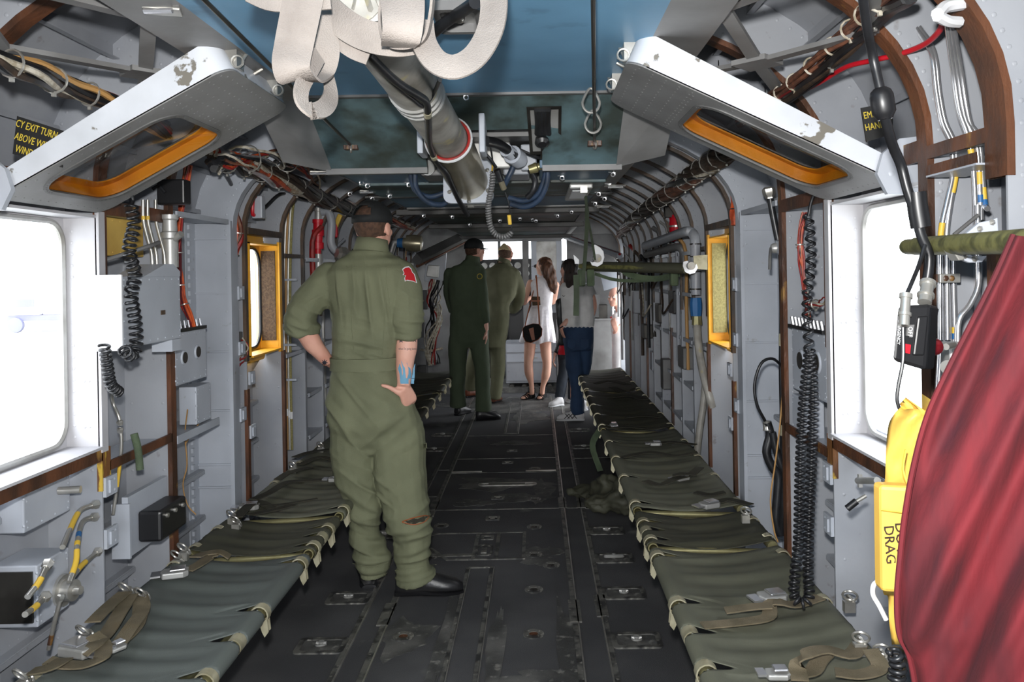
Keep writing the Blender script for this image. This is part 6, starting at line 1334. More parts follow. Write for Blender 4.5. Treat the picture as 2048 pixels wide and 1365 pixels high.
# red cloth: hanging folds
t = thing('red_cover', 'large dark red cloth draped over the green pole in the right foreground', 'cloth', tuple(W(2000,1200,Y=1.0)))
edge = [(2025,470),(1985,560),(1940,650),(1892,745),(1852,835),(1826,930),(1808,1030),(1798,1120),(1792,1200),(1797,1270),(1818,1320),(1836,1420)]
S = smooth([V((a, b, 0)) for a, b in edge], 8); nx = 70; mb = MB()
for i, p in enumerate(S):
    vv = i/(len(S)-1)
    for k in range(nx+1):
        u = k/nx; px = p.x+(2330-p.x)*u; py = p.y+ (40*u if vv < .1 else 0)
        ph = (px*.62+py*.28)
        dpt = 1.08-.22*u*vv-.1*u+.018*math.sin(ph*.045+1)*min(1, u*6+.15)+.008*math.sin(ph*.11+2+vv*3)+.012*noise.noise(V((px*.008, py*.004, 1)))
        if u < .04: dpt += .02*(1-u/.04)
        mb.v.append(tuple(W(px, py, Y=dpt)))
n = nx+1
for i in range(len(S)-1):
    for k in range(nx): mb.f.append((i*n+k, (i+1)*n+k, (i+1)*n+k+1, i*n+k+1))
o = mb.build('cloth_body', 'red', t, ang=180); sd = o.modifiers.new('s', 'SOLIDIFY'); sd.thickness = .004
MB().tube([W(p.x+2, p.y, Y=1.085) for p in S], .004, 6).build('hem', 'red', t)
# yellow bag
t = thing('yellow_raft_bag', 'tall yellow rubberised bag lettered DO NOT DRAG beside the red cloth', 'bag', tuple(W(1800,1280,Y=1.22)))
L_ = [(1790,826),(1777,850),(1772,900),(1770,960),(1764,975),(1760,1040),(1764,1120),(1766,1185),(1776,1195),(1778,1240),(1784,1290)]
mb = MB(); S = smooth([V((a, b, 0)) for a, b in L_], 4); nx = 16
for i, p in enumerate(S):
    for k in range(nx+1):
        u = k/nx; px = p.x+(1900-p.x)*u; e = math.sin(math.pi*min(1, u*1.4)/2) if u < .7 else 1
        mb.v.append(tuple(W(px, p.y-(8 if i == 0 else 0)*math.sin(u*5), Y=1.26-.05*e+.006*math.sin(i*.5+k*.7)+.008*noise.noise(V((px*.02,p.y*.02,0))))))
n = nx+1
for i in range(len(S)-1):
    for k in range(nx): mb.f.append((i*n+k, (i+1)*n+k, (i+1)*n+k+1, i*n+k+1))
o = mb.build('bag_body', 'yelcloth', t, ang=180); sd = o.modifiers.new('s', 'SOLIDIFY'); sd.thickness = .05; sd.offset = -1
MB().prism(pts([(1761,972,1.195),(1840,976,1.18),(1840,1190,1.18),(1764,1186,1.195)]), (0,.03,0)).build('pocket', 'yelcloth', t, sm=False, bevel=.006)
MB().tube(pts([(1762,1020,1.192),(1800,1025,1.182),(1838,1028,1.178)]), .0015, 5).build('seam', 'tapey', t)
MB().tube(smooth(pts([(1812,900,1.19),(1806,940,1.188),(1818,975,1.18)]), 3), .002, 5).build('seam', 'tapey', t)
text3d('DRAG', .021, W(1768,1052,1.19), (.05,0,-1), (1,0,.05)).build('lettering', 'drkwire', t, sm=False); text3d('DO NOT', .021, W(1790,1046,1.185), (.05,0,-1), (1,0,.05)).build('lettering', 'drkwire', t, sm=False)
pipe('white_hook', 'bent white-painted steel hook left of the yellow bag', 'hook', pts([(1762,1162,1.3),(1748,1170,1.3),(1746,1190,1.3),(1758,1212,1.3),(1772,1240,1.3)]), .004, 'white')
coil('coiled_cord', 'black coiled cord hanging under the yellow bag', pts([(1788,1300,1.2),(1796,1330,1.2),(1790,1375,1.2)]), .01, .004, .011)
# right bay with long coiled cord
coil('coiled_cord', 'very long black coiled cord looping down to the right foreground seat', pts([(1618,700,2.48),(1606,820,2.46),(1600,950,2.42),(1597,1080,2.38),(1590,1150,2.34),(1588,1190,2.32),(1602,1208,2.31),(1618,1195,2.32),(1616,1140,2.36),(1618,1040,2.4),(1624,900,2.44),(1626,780,2.48),(1620,700,2.5)]), .013, .0048, .0165, k=8, extra=(pts([(1617,430,2.5),(1622,520,2.5),(1614,600,2.5),(1618,700,2.48)]), .034))
pipe('black_cable', 'black cord from the right hatch to the top of the long coiled cord', 'cord', pts([(1630,385,2.5),(1622,405,2.5),(1617,432,2.5)]), .005, 'rubber')
bundle('wire_bundle', 'orange and white wires beside the long coiled cord on the right wall', 'wires', pts([(1608,425,2.72),(1600,480,2.72),(1606,540,2.72),(1614,600,2.72),(1616,650,2.72)]), .012, ['orwire','whwire','redwire','orwire','redwire'], .003, (.3,.7), seed=30)
bundle('wire_bundle', 'red and white wire loop tied to the rib right of the coiled cord', 'wires', pts([(1622,610,2.6),(1640,608,2.55),(1655,600,2.5),(1668,590,2.46)]), .014, ['redwire','whwire','redwire','whwire'], .003, (.2,), seed=31)
t = plate_box('junction_panel', 'grey junction panel with flanged holes behind the long coiled cord', 'junction panel', 1.13, 1.2, 2.52, 2.86, 1.02, 1.24, 'lgrey', holes=((2.76, 1.13, .03), (2.6, 1.14, .03)))
MB().bb(1.11, 1.2, 2.5, 2.84, 1.24, 1.252).build('terminal_strip', 'black', t, sm=False)
for k in range(9): MB().cyl((1.12, 2.52+k*.036, 1.252), (1.115, 2.52+k*.036, 1.28), .006, n=6).build('terminal', 'chrome', t)
plate_box('small_grey_box', 'small grey box left of the coiled cord on the right wall', 'box', 1.13, 1.2, 2.74, 2.87, .86, 1.0, 'lgrey')
t = thing('shutoff_cock', 'silver shutoff cock with lever on the right wall near the smooth panel', 'valve', tuple(W(1555,497,Y=3.0))); a = W(1542,497,Y=3.02); MB().lathe(a, (1,0,0), [(0,.014),(.01,.02),(.03,.02),(.031,.026),(.045,.026)], 14).build('cock_body', 'alu', t); MB().box(W(1564,494,Y=3.0), (.035,.04,.05)).build('block', 'lgrey', t, sm=False, bevel=.003); MB().tube(smooth([a, a+V((-.01,-.02,-.03)), a+V((-.012,-.02,-.08))], 3), .006, 8).build('lever', 'dgrey', t)
pipe('black_hose', 'straight black hose slanting down to the silver shutoff cock', 'hose', pts([(1538,385,3.05),(1546,430,3.05),(1556,480,3.05)]), .013, 'rubber', fit=(0,))
pipe('black_hose', 'long vertical black hose on the right wall below the shutoff cock', 'hose', pts([(1563,510,3.05),(1565,620,3.05),(1564,740,3.05),(1566,850,3.05),(1565,950,3.05),(1560,1010,3.05)]), .0125, 'rubber', bands=((.3,.01),(.62,.01),(.8,.01)), bm=('clip',))
pipe('black_cable', 'thin black cable arcing out from the vertical hose', 'cable', pts([(1566,735,3.05),(1545,718,3.0),(1522,728,2.98),(1509,770,2.98),(1514,810,2.98),(1530,842,3.0)]), .0055, 'rubber')
t = thing('taped_harness', 'black taped harness with loop hanging at the end of the arcing cable', 'cable', tuple(W(1545,900,Y=3.02)))
MB().tube(smooth(pts([(1534,845,3.02),(1540,870,3.02),(1533,905,3.02),(1545,935,3.02),(1556,950,3.02),(1556,980,3.02),(1552,1040,3.02),(1562,1070,3.02)]), 4), .017, 10).build('main_branch', 'rubber', t); MB().tube(smooth(pts([(1545,865,3.0),(1552,900,3.0),(1562,930,3.0),(1570,950,3.0),(1568,1010,3.0),(1562,1070,3.02)]), 4), .014, 10).build('side_branch', 'rubber', t); MB().lathe(W(1533,842,Y=3.02), (.1,0,-1), [(0,.01),(.005,.015),(.03,.015),(.035,.018)], 12).build('connector', 'steel', t)
pipe('tan_cord', 'tan cord trailing down beside the taped harness to the seat', 'cord', pts([(1566,770,2.98),(1560,850,2.98),(1550,930,2.98),(1541,1000,2.98),(1548,1060,2.98),(1556,1085,2.98)]), .003, 'tanwire')
# ducts near the right yellow window
t = thing('grey_elbow_duct', 'grey elbow duct with blue coupling and braided hose by the right yellow window', 'duct', tuple(W(1388,560,Y=4.5)))
MB().tube(smooth(pts([(1290,492,5.4),(1330,478,5.0),(1370,464,4.5),(1384,466,4.45),(1390,480,4.4),(1391,520,4.4),(1392,590,4.4)]), 5), .028, 14).build('duct', 'grey', t)
MB().lathe(W(1392,596,Y=4.4), (0,0,-1), [(0,.03),(.03,.034),(.06,.034),(.1,.03)], 8).build('blue_coupling', 'tapeb', t); MB().lathe(W(1394,632,Y=4.4), (0,0,-1), [(0,.026),(.05,.03)], 8).build('brass_nut', 'tube', t)
MB().tube(smooth(pts([(1394,645,4.4),(1397,690,4.35),(1405,740,4.3),(1418,790,4.25),(1424,815,4.25)]), 5), .022, 12).build('braided_hose', 'dullmetal', t)
for py in (490, 515, 545, 580): MB().lathe(W(1391,py,Y=4.4), (0,0,1), [(0,.032),(.008,.032)], 12).build('clamp', 'darkmetal', t)
pipe('braided_hose', 'second braided hose dropping below the elbow duct behind the right seats', 'hose', pts([(1412,745,4.5),(1408,800,4.5),(1398,870,4.5),(1392,930,4.5)]), .02, 'dullmetal', n=12)
pipe('grey_duct', 'dark grey duct fork under the elbow duct, upper right ribs', 'duct', pts([(1292,510,5.6),(1330,500,5.2),(1360,495,5.0),(1368,520,5.0),(1372,580,5.0),(1380,640,5.0)]), .024, 'dgrey', n=12)
t = thing('fire_bottle', 'red fire bottle strapped to the right wall above the elbow duct', 'fire bottle', tuple(W(1352,480,Y=5.2))); MB().lathe(W(1352,484,Y=5.2), (0,0,1), [(0,.03),(.01,.042),(.17,.042),(.19,.03),(.2,.02),(.22,.02)], 16).build('cylinder', 'redp', t); MB().box(W(1347,425,Y=5.2), (.12,.06,.07)).build('bracket_box', 'darkmetal', t, sm=False, bevel=.004); MB().lathe(W(1352,455,Y=5.2), (0,0,1), [(0,.045),(.012,.045)], 16).build('strap_band', 'steel', t)
t = thing('litter_hook', 'cream litter hook with roller bolted to the right yellow window frame', 'hook', tuple(W(1385,530,Y=4.2))); MB().prism(pts([(1387,512,4.15),(1415,510,4.12),(1415,540,4.12),(1388,538,4.15)]), (0,.012,0)).build('plate', 'clip', t, sm=False); MB().prism(pts([(1366,532,4.14),(1367,524,4.14),(1375,522,4.14),(1380,528,4.14),(1388,536,4.14),(1393,528,4.14),(1396,536,4.14),(1390,546,4.14),(1380,549,4.14),(1370,544,4.14)]), (0,.014,0)).build('hook_jaw', 'white', t, sm=False); MB().cyl(W(1383,532,Y=4.1), W(1383,532,Y=4.1)+V((0,.12,0)), .02).build('roller', 'dullmetal', t)
t = thing('litter_bracket', 'white hook bracket with roller hanging beside the woman in jeans', 'hook', tuple(W(1195,520,Y=4.6))); Yw = 4.6
MB().prism(pts([(1184,492,Yw),(1190,489,Yw),(1200,495,Yw),(1207,503,Yw),(1209,515,Yw),(1205,528,Yw),(1195,534,Yw),(1184,531,Yw),(1180,523,Yw),(1186,525,Yw),(1193,520,Yw),(1192,510,Yw),(1187,502,Yw)]), (0,.016,0)).build('hook_plate', 'white', t, sm=False, bevel=.002); MB().cyl(W(1195,517,Y=Yw-.03), W(1195,517,Y=Yw-.03)+V((0,.1,0)), .024).build('roller', 'dullmetal', t); MB().prism(pts([(1147,510,Yw),(1150,512,Yw),(1158,520,Yw),(1158,528,Yw),(1150,528,Yw)]), (0,.016,0)).build('second_plate', 'white', t, sm=False)
t = thing('folded_litter', 'dark green canvas litter rolled on its pole between the two white hooks', 'litter', tuple(W(1280,540,Y=4.9))); MB().tube([W(1170,533,Y=5.0), W(1372,537,Y=4.3)], .03, 12).build('rolled_canvas', 'canvasd', t); MB().tube([W(1160,533,Y=5.0), W(1385,538,Y=4.25)], .015, 8).build('pole', 'greenpipe', t)
MB().ribbon(smooth(pts([(1235,530,4.8),(1260,550,4.8),(1310,558,4.7),(1360,548,4.5)]), 5), .035, .004, wdir=(0,0,1)).build('sling', 'webg', t); MB().ribbon(smooth(pts([(1190,548,4.9),(1230,560,4.85),(1280,562,4.8),(1340,556,4.6)]), 5), .02, .004, wdir=(0,0,1)).build('thin_sling', 'webg', t)
for x in (1163, 1181): MB().box(W(x,556,Y=4.7), (.045,.05,.1)).build('webbing_pad', 'webg', t, sm=False, bevel=.01)
MB().box(W(1348,558,Y=4.5), (.045,.05,.08)).build('webbing_pad', 'webg', t, sm=False, bevel=.01)
t = thing('litter_strap', 'long green webbing strap hanging from the pale ceiling fitting', 'strap', tuple(W(1172,375,Y=3.7))); MB().ribbon(smooth(pts([(1168,372,3.7),(1172,400,3.8),(1174,440,4.0),(1171,500,4.2),(1168,540,4.3),(1166,570,4.3)]), 5), [.014]*8+[.02]*18, .003, wdir=(1,0,0)).build('strap_band', 'strapg', t); MB().ribbon(smooth(pts([(1176,440,4.0),(1184,480,4.2),(1190,520,4.3)]), 5), .012, .003, wdir=(1,0,0)).build('thin_tail', 'strapg', t); MB().ribbon(smooth(pts([(1152,550,4.3),(1153,590,4.3),(1152,632,4.3)]), 5), .03, .003, wdir=(1,0,0)).build('end_tail', 'strapg', t)
t = thing('olive_container', 'olive plastic container on the wall at the far right by the crew door', 'container', tuple(W(1252,760,Y=8.9))); MB().prism(pts([(1241,710,8.9),(1258,690,8.9),(1266,692,8.9),(1266,758,8.9),(1242,752,8.9)]), (0,.2,0)).build('container_body', 'velcrog', t, sm=False, bevel=.02); MB().torus(W(1256,694,Y=9.0), (0,1,0), .03, .006, 14, 5).build('handle', 'black', t)
t = thing('strut_rail', 'white and red slanting rail above the far litter', 'rail', tuple(W(1150,475,Y=8.0))); MB().tube([W(1115,468,Y=8.6), W(1240,512,Y=7.0)], .03, 8).build('white_rail', 'lgrey', t); MB().tube([W(1115,465,Y=8.58), W(1240,509,Y=6.98)], .012, 6).build('red_strip', 'redwire', t)
t = thing('white_shroud', 'tilted white cover panel beside the face at the crew door', 'panel', tuple(W(1215,570,Y=9.0))); MB().prism(pts([(1200,545,8.9),(1243,545,8.9),(1243,572,8.9),(1208,582,8.9)]), (0,.03,0)).build('cover', 'lgrey', t, sm=False)
t = thing('door_rack', 'white tubular rack with red knob beside the face at the crew door', 'rack', tuple(W(1230,640,Y=9.7)))
for px in (1226, 1236): MB().tube(pts([(px,585,9.6),(px,640,9.6)]), .012, 8).build('upright', 'white', t)
for py in (586, 600, 620): MB().tube(pts([(1224,py,9.6),(1240,py,9.6)]), .008, 8).build('rung', 'white', t)
MB().lathe(W(1227,640,Y=9.55), (0,0,1), [(0,.03),(.03,.04),(.04,.02)], 12).build('red_knob', 'redp', t)
mb = MB(); mb.bb(.62, 1.3, 10.3, 10.34, .06, 2.1); trim(mb, 'dgrey', sm=False)  # wall added to block the bright cockpit window from view
for i, (px, py, w_, h_, m_) in enumerate(((1150,590,.3,.3,'grey'),(1185,612,.16,.3,'dgrey'),(1205,625,.12,.2,'darkmetal'),(1140,620,.14,.2,'lgrey'))):
    tag(MB().box(W(px,py,Y=10.1), (w_, .16, h_)).build('equipment_box', m_, sm=False, bevel=.01), 'equipment box above the grey partition, %s' % ('wide pale one behind the woman in jeans', 'dark grey one in the middle', 'dark metal one nearest the white rack', 'small light one beside the ponytail')[i], 'box')
# far wall clutter: vertical conduits on both sides
rnd = random.Random(5)
CN = {'alu':'aluminium','dgrey':'dark grey','drkwire':'dark brown','rubber':'black','redwire':'dark red','grey':'grey','darkmetal':'dark metal','tanwire':'tan','black':'black','lgrey':'light grey','whwire':'white'}
ORD = 'first second third fourth fifth sixth seventh eighth ninth tenth eleventh twelfth thirteenth fourteenth fifteenth sixteenth'.split()
for sgn in (-1, 1):
    for i in range(16):
        Y = 4.9+i*.26; m_ = rnd.choice(['alu','dgrey','drkwire','rubber','redwire','grey','darkmetal','tanwire','alu']); x = sgn*(WI-.01+rnd.uniform(-.0,.05)); r_ = rnd.uniform(.008,.02); z0, z1 = rnd.uniform(.5,1.0), rnd.uniform(1.4,1.75)
        P = [V((x, Y, z0)), V((x, Y+rnd.uniform(-.04,.04), (z0+z1)/2)), V((x, Y+.02, z1)), V((x-sgn*.05, Y+.06, z1+.1))]
        o = MB().tube(smooth(P, 4), r_, 8).build('wall_conduit', m_); tag(o, '%s vertical conduit, %s along the forward %s wall from the yellow window' % (CN[m_], ORD[i], nm[sgn]), 'pipe', 'conduits on the forward %s wall' % nm[sgn])
    for i in range(12):
        Y = 5.0+i*.33; z = rnd.uniform(.7, 1.6); s_ = (rnd.uniform(.05,.1), rnd.uniform(.08,.2), rnd.uniform(.08,.22)); mq = rnd.choice(['grey','dgrey','darkmetal','black','lgrey','alu']); o = MB().box((sgn*(WI+.02), Y, z), s_).build('wall_unit', mq, sm=False, bevel=.006); tag(o, 'small %s equipment unit, %s along the forward %s wall' % (CN[mq], ORD[i], nm[sgn]), 'box', 'equipment units on the forward %s wall' % nm[sgn])
    for i in range(7):
        Y = 5.2+i*.5; z = rnd.uniform(.9, 1.5); P = [V((sgn*(WI-.02), Y, z)), V((sgn*(WI-.06), Y+.15, z-.1)), V((sgn*(WI-.03), Y+.35, z-.02)), V((sgn*(WI-.02), Y+.5, z+.15))]
        mq = rnd.choice(['rubber','whwire','redwire','drkwire']); o = MB().tube(smooth(P, 5), .007, 6).build('loose_cable', mq); tag(o, 'loose %s cable, %s along the forward %s wall' % (CN[mq], ORD[i], nm[sgn]), 'cable', 'loose cables on the forward %s wall' % nm[sgn])
# lower right rods
t = thing('stowage_pin', 'steel pin with crossbar on the right wall below the window', 'pin', tuple(W(1725,962,Y=2.1))); MB().cyl(W(1716,962,Y=2.15), W(1755,962,Y=2.0), .009).build('pin', 'alu', t); MB().box(W(1720,962,Y=2.14), (.01,.01,.035)).build('crossbar', 'alu', t, sm=False)
t = thing('toggle_lever', 'black and steel toggle lever below the stowage pin', 'lever', tuple(W(1700,1010,Y=2.1))); MB().cyl(W(1732,992,Y=2.1), W(1712,1004,Y=2.1), .005).build('shaft', 'steel', t); MB().cyl(W(1713,1003,Y=2.1), W(1694,1018,Y=2.1), .009).build('grip', 'black', t)
# placards
t = thing('exit_placard', 'black placard with yellow stencilled exit instructions, upper left', 'sign', tuple(W(75,275,Y=1.98))); Ys = 2.0
P = pts([(34,232,Ys),(128,262,Ys),(124,335,Ys),(25,308,Ys)]); MB().prism(P, (0,.004,0)).build('plate', 'signb', t, sm=False); xd = (P[1]-P[0]); zd = (P[0]-P[3])
for s_, px, py, sz in (('CY EXIT TURN', 30, 252, .021), ('ABOVE WINDOW', 28, 278, .021), ('WINDOW', 29, 303, .021)): text3d(s_, sz, W(px,py,Y=Ys-.001), xd, zd, font_scale=(.78,1.25)).build('lettering', 'signy', t, sm=False)
t = thing('handle_placard', 'black placard with faded yellow lettering, upper right beside the cable', 'sign', tuple(W(1755,250,Y=2.0)))
P = pts([(1722,216,Ys),(1785,204,Ys),(1786,268,Ys),(1733,284,Ys)]); MB().prism(P, (0,.004,0)).build('plate', 'signb', t, sm=False); xd = (P[1]-P[0]); zd = (P[0]-P[3])
for s_, px, py in (('EMERG', 1728, 238), ('HANDLE', 1731, 262)): text3d(s_, .022, W(px,py,Y=Ys-.001), xd, zd, font_scale=(.8,1.1)).build('lettering', 'signy', t, sm=False)
# ================================================================ ceiling equipment
t = thing('hoist_cylinder', 'big grey cargo hoist cylinder slung along the middle of the ceiling', 'hoist', (-.06, 2.3, 1.8)); A0, A1, A2 = V((-.10, 1.42, 1.955)), V((-.056, 2.58, 1.885)), V((-.03, 3.03, 1.80))
d = (A1-A0).normalized(); L = (A1-A0).length
MB().tube([A0, A1+d*.1], .062, 28).build('barrel', 'dullmetal', t)
for q in (.50, .53, .56): MB()._lathe(A0+d*(L*q), d, [(0,.062),(.004,.068),(.014,.068),(.018,.062)], 28).build('groove_ring', 'alu', t)
d2 = (A2-A1).normalized(); L2 = (A2-A1).length; mb = MB(); mb._lathe(A1, d2, [(.03,.063),(0,.068),(0,.076),(.012,.078),(.02,.074),(L2,.074)], 32); mb.build('sleeve', 'sleeve', t)
MB()._lathe(A1-d2*.002, d2, [(0,.0735),(-.004,.076),(0,.0785),(.01,.079)], 32).build('white_ring', 'white', t); MB()._lathe(A1-d2*.001, d2, [(0,.0645),(-.002,.069),(0,.0725)], 32).build('red_ring', 'redwire', t)
fl_ = MB(); u = V((1,0,0)); w = u.cross(d2).normalized(); fl_.prism(rrect(A2, u, w, .095, .085, .03), d2*.014); fl_.build('flange', 'lgrey', t)
for q in range(6):
    a = q*math.pi/3+.5; MB().rivet(A2+u*math.cos(a)*.084-w*math.sin(a)*.08-d2*.002, -d2, .009, .008).build('flange_bolt', 'steel', t)
for o_ in (-.1, .105): MB().box(A1+V((o_, .12, .03)), (.02,.12,.13)).build('mount_lug', 'lgrey', t, sm=False, bevel=.004)
HB = MB().tube([A0, A1], .062, 28); HB.tube([A1, A2], .076, 28); HS = Surf(HB)
def on_hoist(L, off):
    out = []
    for px, py, Y in L:
        d_ = (W(px, py, Y=1)-CAM).normalized(); h = HS.b.ray_cast(CAM, d_); out.append(h[0]-d_*off if h[0] is not None else W(px, py, Y=Y))
    return out
pipe('hoist_hose', 'black hose clipped along the left of the hoist cylinder', 'hose', on_hoist([(735,108,1.6),(775,148,1.7),(805,172,1.7),(835,190,1.7),(852,205,1.8),(856,240,2.0),(860,290,2.35),(872,322,2.5),(892,345,2.6),(906,375,2.8),(920,405,3.0),(935,430,3.2)], .014), .010, 'rubber', bands=((.42,.02),(.6,.015)), bm=('clip',))
pipe('hoist_hose', 'thin black cable beside the thicker hoist hose', 'cable', on_hoist([(745,126,1.6),(785,166,1.65),(822,196,1.7),(848,212,1.75),(868,185,1.8),(880,160,1.8)], .008), .005, 'rubber')
t = thing('hydraulic_unit', 'grey machined hydraulic unit recessed right of the hoist sleeve', 'hydraulics', (.13, 3.15, 1.85))
for (x, y, z, sx, sy, sz, m_) in ((.06,3.15,1.9,.14,.2,.1,'alu'),(.15,3.2,1.88,.1,.2,.1,'grey'),(.2,3.1,1.89,.06,.1,.1,'lgrey'),(-.16,3.1,1.88,.09,.2,.12,'dgrey')): MB().box((x,y,z), (sx,sy,sz)).build('housing', m_, t, sm=False, bevel=.006)
MB().lathe(W(1012,300,Y=2.85), W(1050,328,Y=3.0)-W(1012,300,Y=2.85), [(0,.024),(.05,.024),(.052,.034),(.11,.034),(.112,.026),(.13,.026)], 16).build('actuator', 'lgrey', t); MB().tube(smooth(pts([(970,282,2.7),(1000,290,2.8),(1030,312,2.9)]), 4), .018, 10).build('actuator_rod', 'rubber', t)
MB().lathe(W(1058,340,Y=2.98), (1,0,.3), [(0,.016),(.03,.02),(.035,.014),(.06,.014)], 10).build('brass_union', 'tube', t); MB().lathe(W(835,325,Y=3.0), (-.2,-.8,-.3), [(0,.02),(.03,.03),(.05,.03)], 16).build('round_cap', 'darkmetal', t); MB().lathe(W(862,330,Y=3.0), (-.2,-.8,-.3), [(0,.024),(.03,.03),(.045,.03)], 16).build('second_cap', 'alu', t)
for i, L in enumerate(([(826,325,3.0),(822,352,3.02),(832,382,3.05),(860,394,3.08),(895,384,3.1)], [(830,340,3.0),(832,375,3.02),(852,402,3.05),(880,410,3.08),(902,400,3.1)], [(1090,322,3.0),(1090,352,3.02),(1076,388,3.05),(1048,402,3.08),(1018,396,3.1)], [(1095,325,3.0),(1094,365,3.02),(1078,400,3.05),(1050,414,3.08),(1022,408,3.1)], [(1028,330,3.0),(1018,352,3.0),(1008,372,3.02)], [(1060,340,3.0),(1070,360,3.02),(1066,382,3.03),(1055,395,3.05)])):
    pipe('hydraulic_hose', ['outer blue hose looping left of the hoist flange', 'inner blue hose looping left of the hoist flange', 'upper blue hose looping right of the hoist flange', 'outer blue hose looping right of the hoist flange', 'short blue hose behind the black handset', 'black rubber hose inside the right loops'][i], 'hose', pts(L), .011, 'bluehose' if i < 5 else 'rubber', n=10)
coil('coiled_cord', 'grey coiled cord hanging from the ceiling hoist controls', pts([(986,345,2.9),(984,370,2.9),(977,410,2.92),(980,450,2.94),(992,470,2.95),(1010,474,2.95),(1024,466,2.95)]), .0075, .0045, .0095, 'dgrey')
pipe('tagged_wire', 'thin wire with yellow tag rising above the coiled cord', 'wire', pts([(975,275,2.8),(982,300,2.82),(985,325,2.85),(984,345,2.9)]), .003, 'rubber', bands=((.6,.35),))
t = thing('hoist_handset', 'black cable handset with brass end hanging right of the coiled cord', 'handset', tuple(W(1005,350,Y=2.88))); MB().tube(smooth(pts([(968,305,2.8),(980,318,2.82),(992,335,2.85)]), 3), .006, 8).build('cord', 'rubber', t); MB().tube(pts([(994,340,2.86),(1002,362,2.88)]), .012, 12).build('grip', 'black', t); MB().tube(pts([(1002,362,2.88),(1008,378,2.9)]), .011, 8).build('connector', 'sleeve', t); MB().tube(smooth(pts([(1010,385,2.9),(1018,410,2.92),(1022,440,2.95),(1024,466,2.95)]), 4), .003, 6).build('lower_wire', 'rubber', t); MB().tube(pts([(1018,430,2.94),(1020,449,2.95)]), .007, 8).build('yellow_tag', 'tapey', t)
t = thing('winch_drum', 'winch drum with yellow toothed edge under the hoist flange', 'winch', tuple(W(950,400,Y=3.15))); a, b_ = W(925,404,Y=3.15), W(978,402,Y=3.15); MB().lathe(a, b_-a, [(0,.018),(.02,.018),(.021,.026),(.045,.026),(.046,.02),(.1,.02)], 16).build('drum', 'alu', t); MB().tube(pts([(925,394,3.13),(976,392,3.13)]), .007, 4).build('yellow_edge', 'tapey', t)
for k in range(7): MB().box(W(928+k*7.5,394,Y=3.12), (.002,.008,.014)).build('tooth', 'black', t, sm=False)
# recess with stowed hose, lamp housings
t = thing('hose_recess', 'open metal recess with folded black hose in the teal ceiling panel', 'recess', tuple(W(1088,250,Y=2.7))); P = lambda px, py, dy=0: W(px, py, Y=2.58+(py-190)/133*.36-.012+dy)
mb = MB(); mb.plate([P(1053,214),P(1123,212),P(1122,306),P(1060,308)], [P(1060,219),P(1117,217),P(1116,300),P(1066,302)], (0,-.004,-.004)); mb.build('bezel', 'darkmetal', t, sm=False); MB().prism([P(1060,219,-.004),P(1117,217,-.004),P(1116,300,-.004),P(1066,302,-.004)], (0,.002,-.002)).build('back_plate', 'alu', t, sm=False)
for k in range(4): MB().tube(smooth([P(1073+k*8,220,-.02),P(1075+k*7,245,-.025),P(1074+k*8,268,-.02)], 3), .009, 8).build('folded_hose', 'rubber', t)
MB().lathe(P(1084,278,-.01), (0,-.6,-.8), [(0,.024),(.02,.026),(.03,.015)], 16).build('rubber_cup', 'black', t); MB().prism([P(1104,275,-.01),P(1115,275,-.01),P(1115,294,-.01),P(1104,294,-.01)], (0,-.003,-.003)).build('yellow_label', 'yellowp', t, sm=False)
MB().tube(smooth([P(1085,290,-.03), W(1084,310,Y=2.9), W(1078,316,Y=2.95), W(1040,300,Y=2.95)], 4), .006, 8).build('tail_cord', 'rubber', t)
t = thing('dome_light', 'square ceiling dome light in a dark bezel near the top of the picture', 'light', tuple(W(912,35,Y=1.75))); c = V((.065, 1.72, CZ-.02)); 
mb = MB(); mb.plate(rrect(c, (1,0,0), (0,1,0), .05, .085, .015), rrect(c, (1,0,0), (0,1,0), .036, .068, .012), (0,0,-.02)); mb.build('bezel', 'dgrey', t); MB().prism(rrect(c+V((0,0,.0)), (1,0,0), (0,1,0), .036, .068, .012), (0,0,.01)).build('lens', 'alu', t); MB().ball(c+V((0,0,-.01)), .012).build('bulb_cap', 'steel', t)
pipe('black_bar', 'black rubber bar crossing beside the ceiling dome light', 'bar', pts([(868,64,1.75),(890,45,1.7),(925,22,1.62),(950,5,1.55)]), .013, 'rubber')
t = thing('ceiling_lamp', 'rectangular pale lamp fitting on the dark lower ceiling, right of centre', 'lamp', tuple(W(1160,390,Y=3.6))); mb = MB().bb(.37, .47, 3.42, 4.0, ZL-.03, ZL-.008); mb.build('housing', 'alu', t, sm=False, bevel=.006); MB().bb(.385, .455, 3.5, 3.85, ZL-.034, ZL-.028).build('lens', 'white', t, sm=False, bevel=.002); MB().box((.43, 3.42, ZL-.035), (.03,.03,.03)).build('hook', 'steel', t)
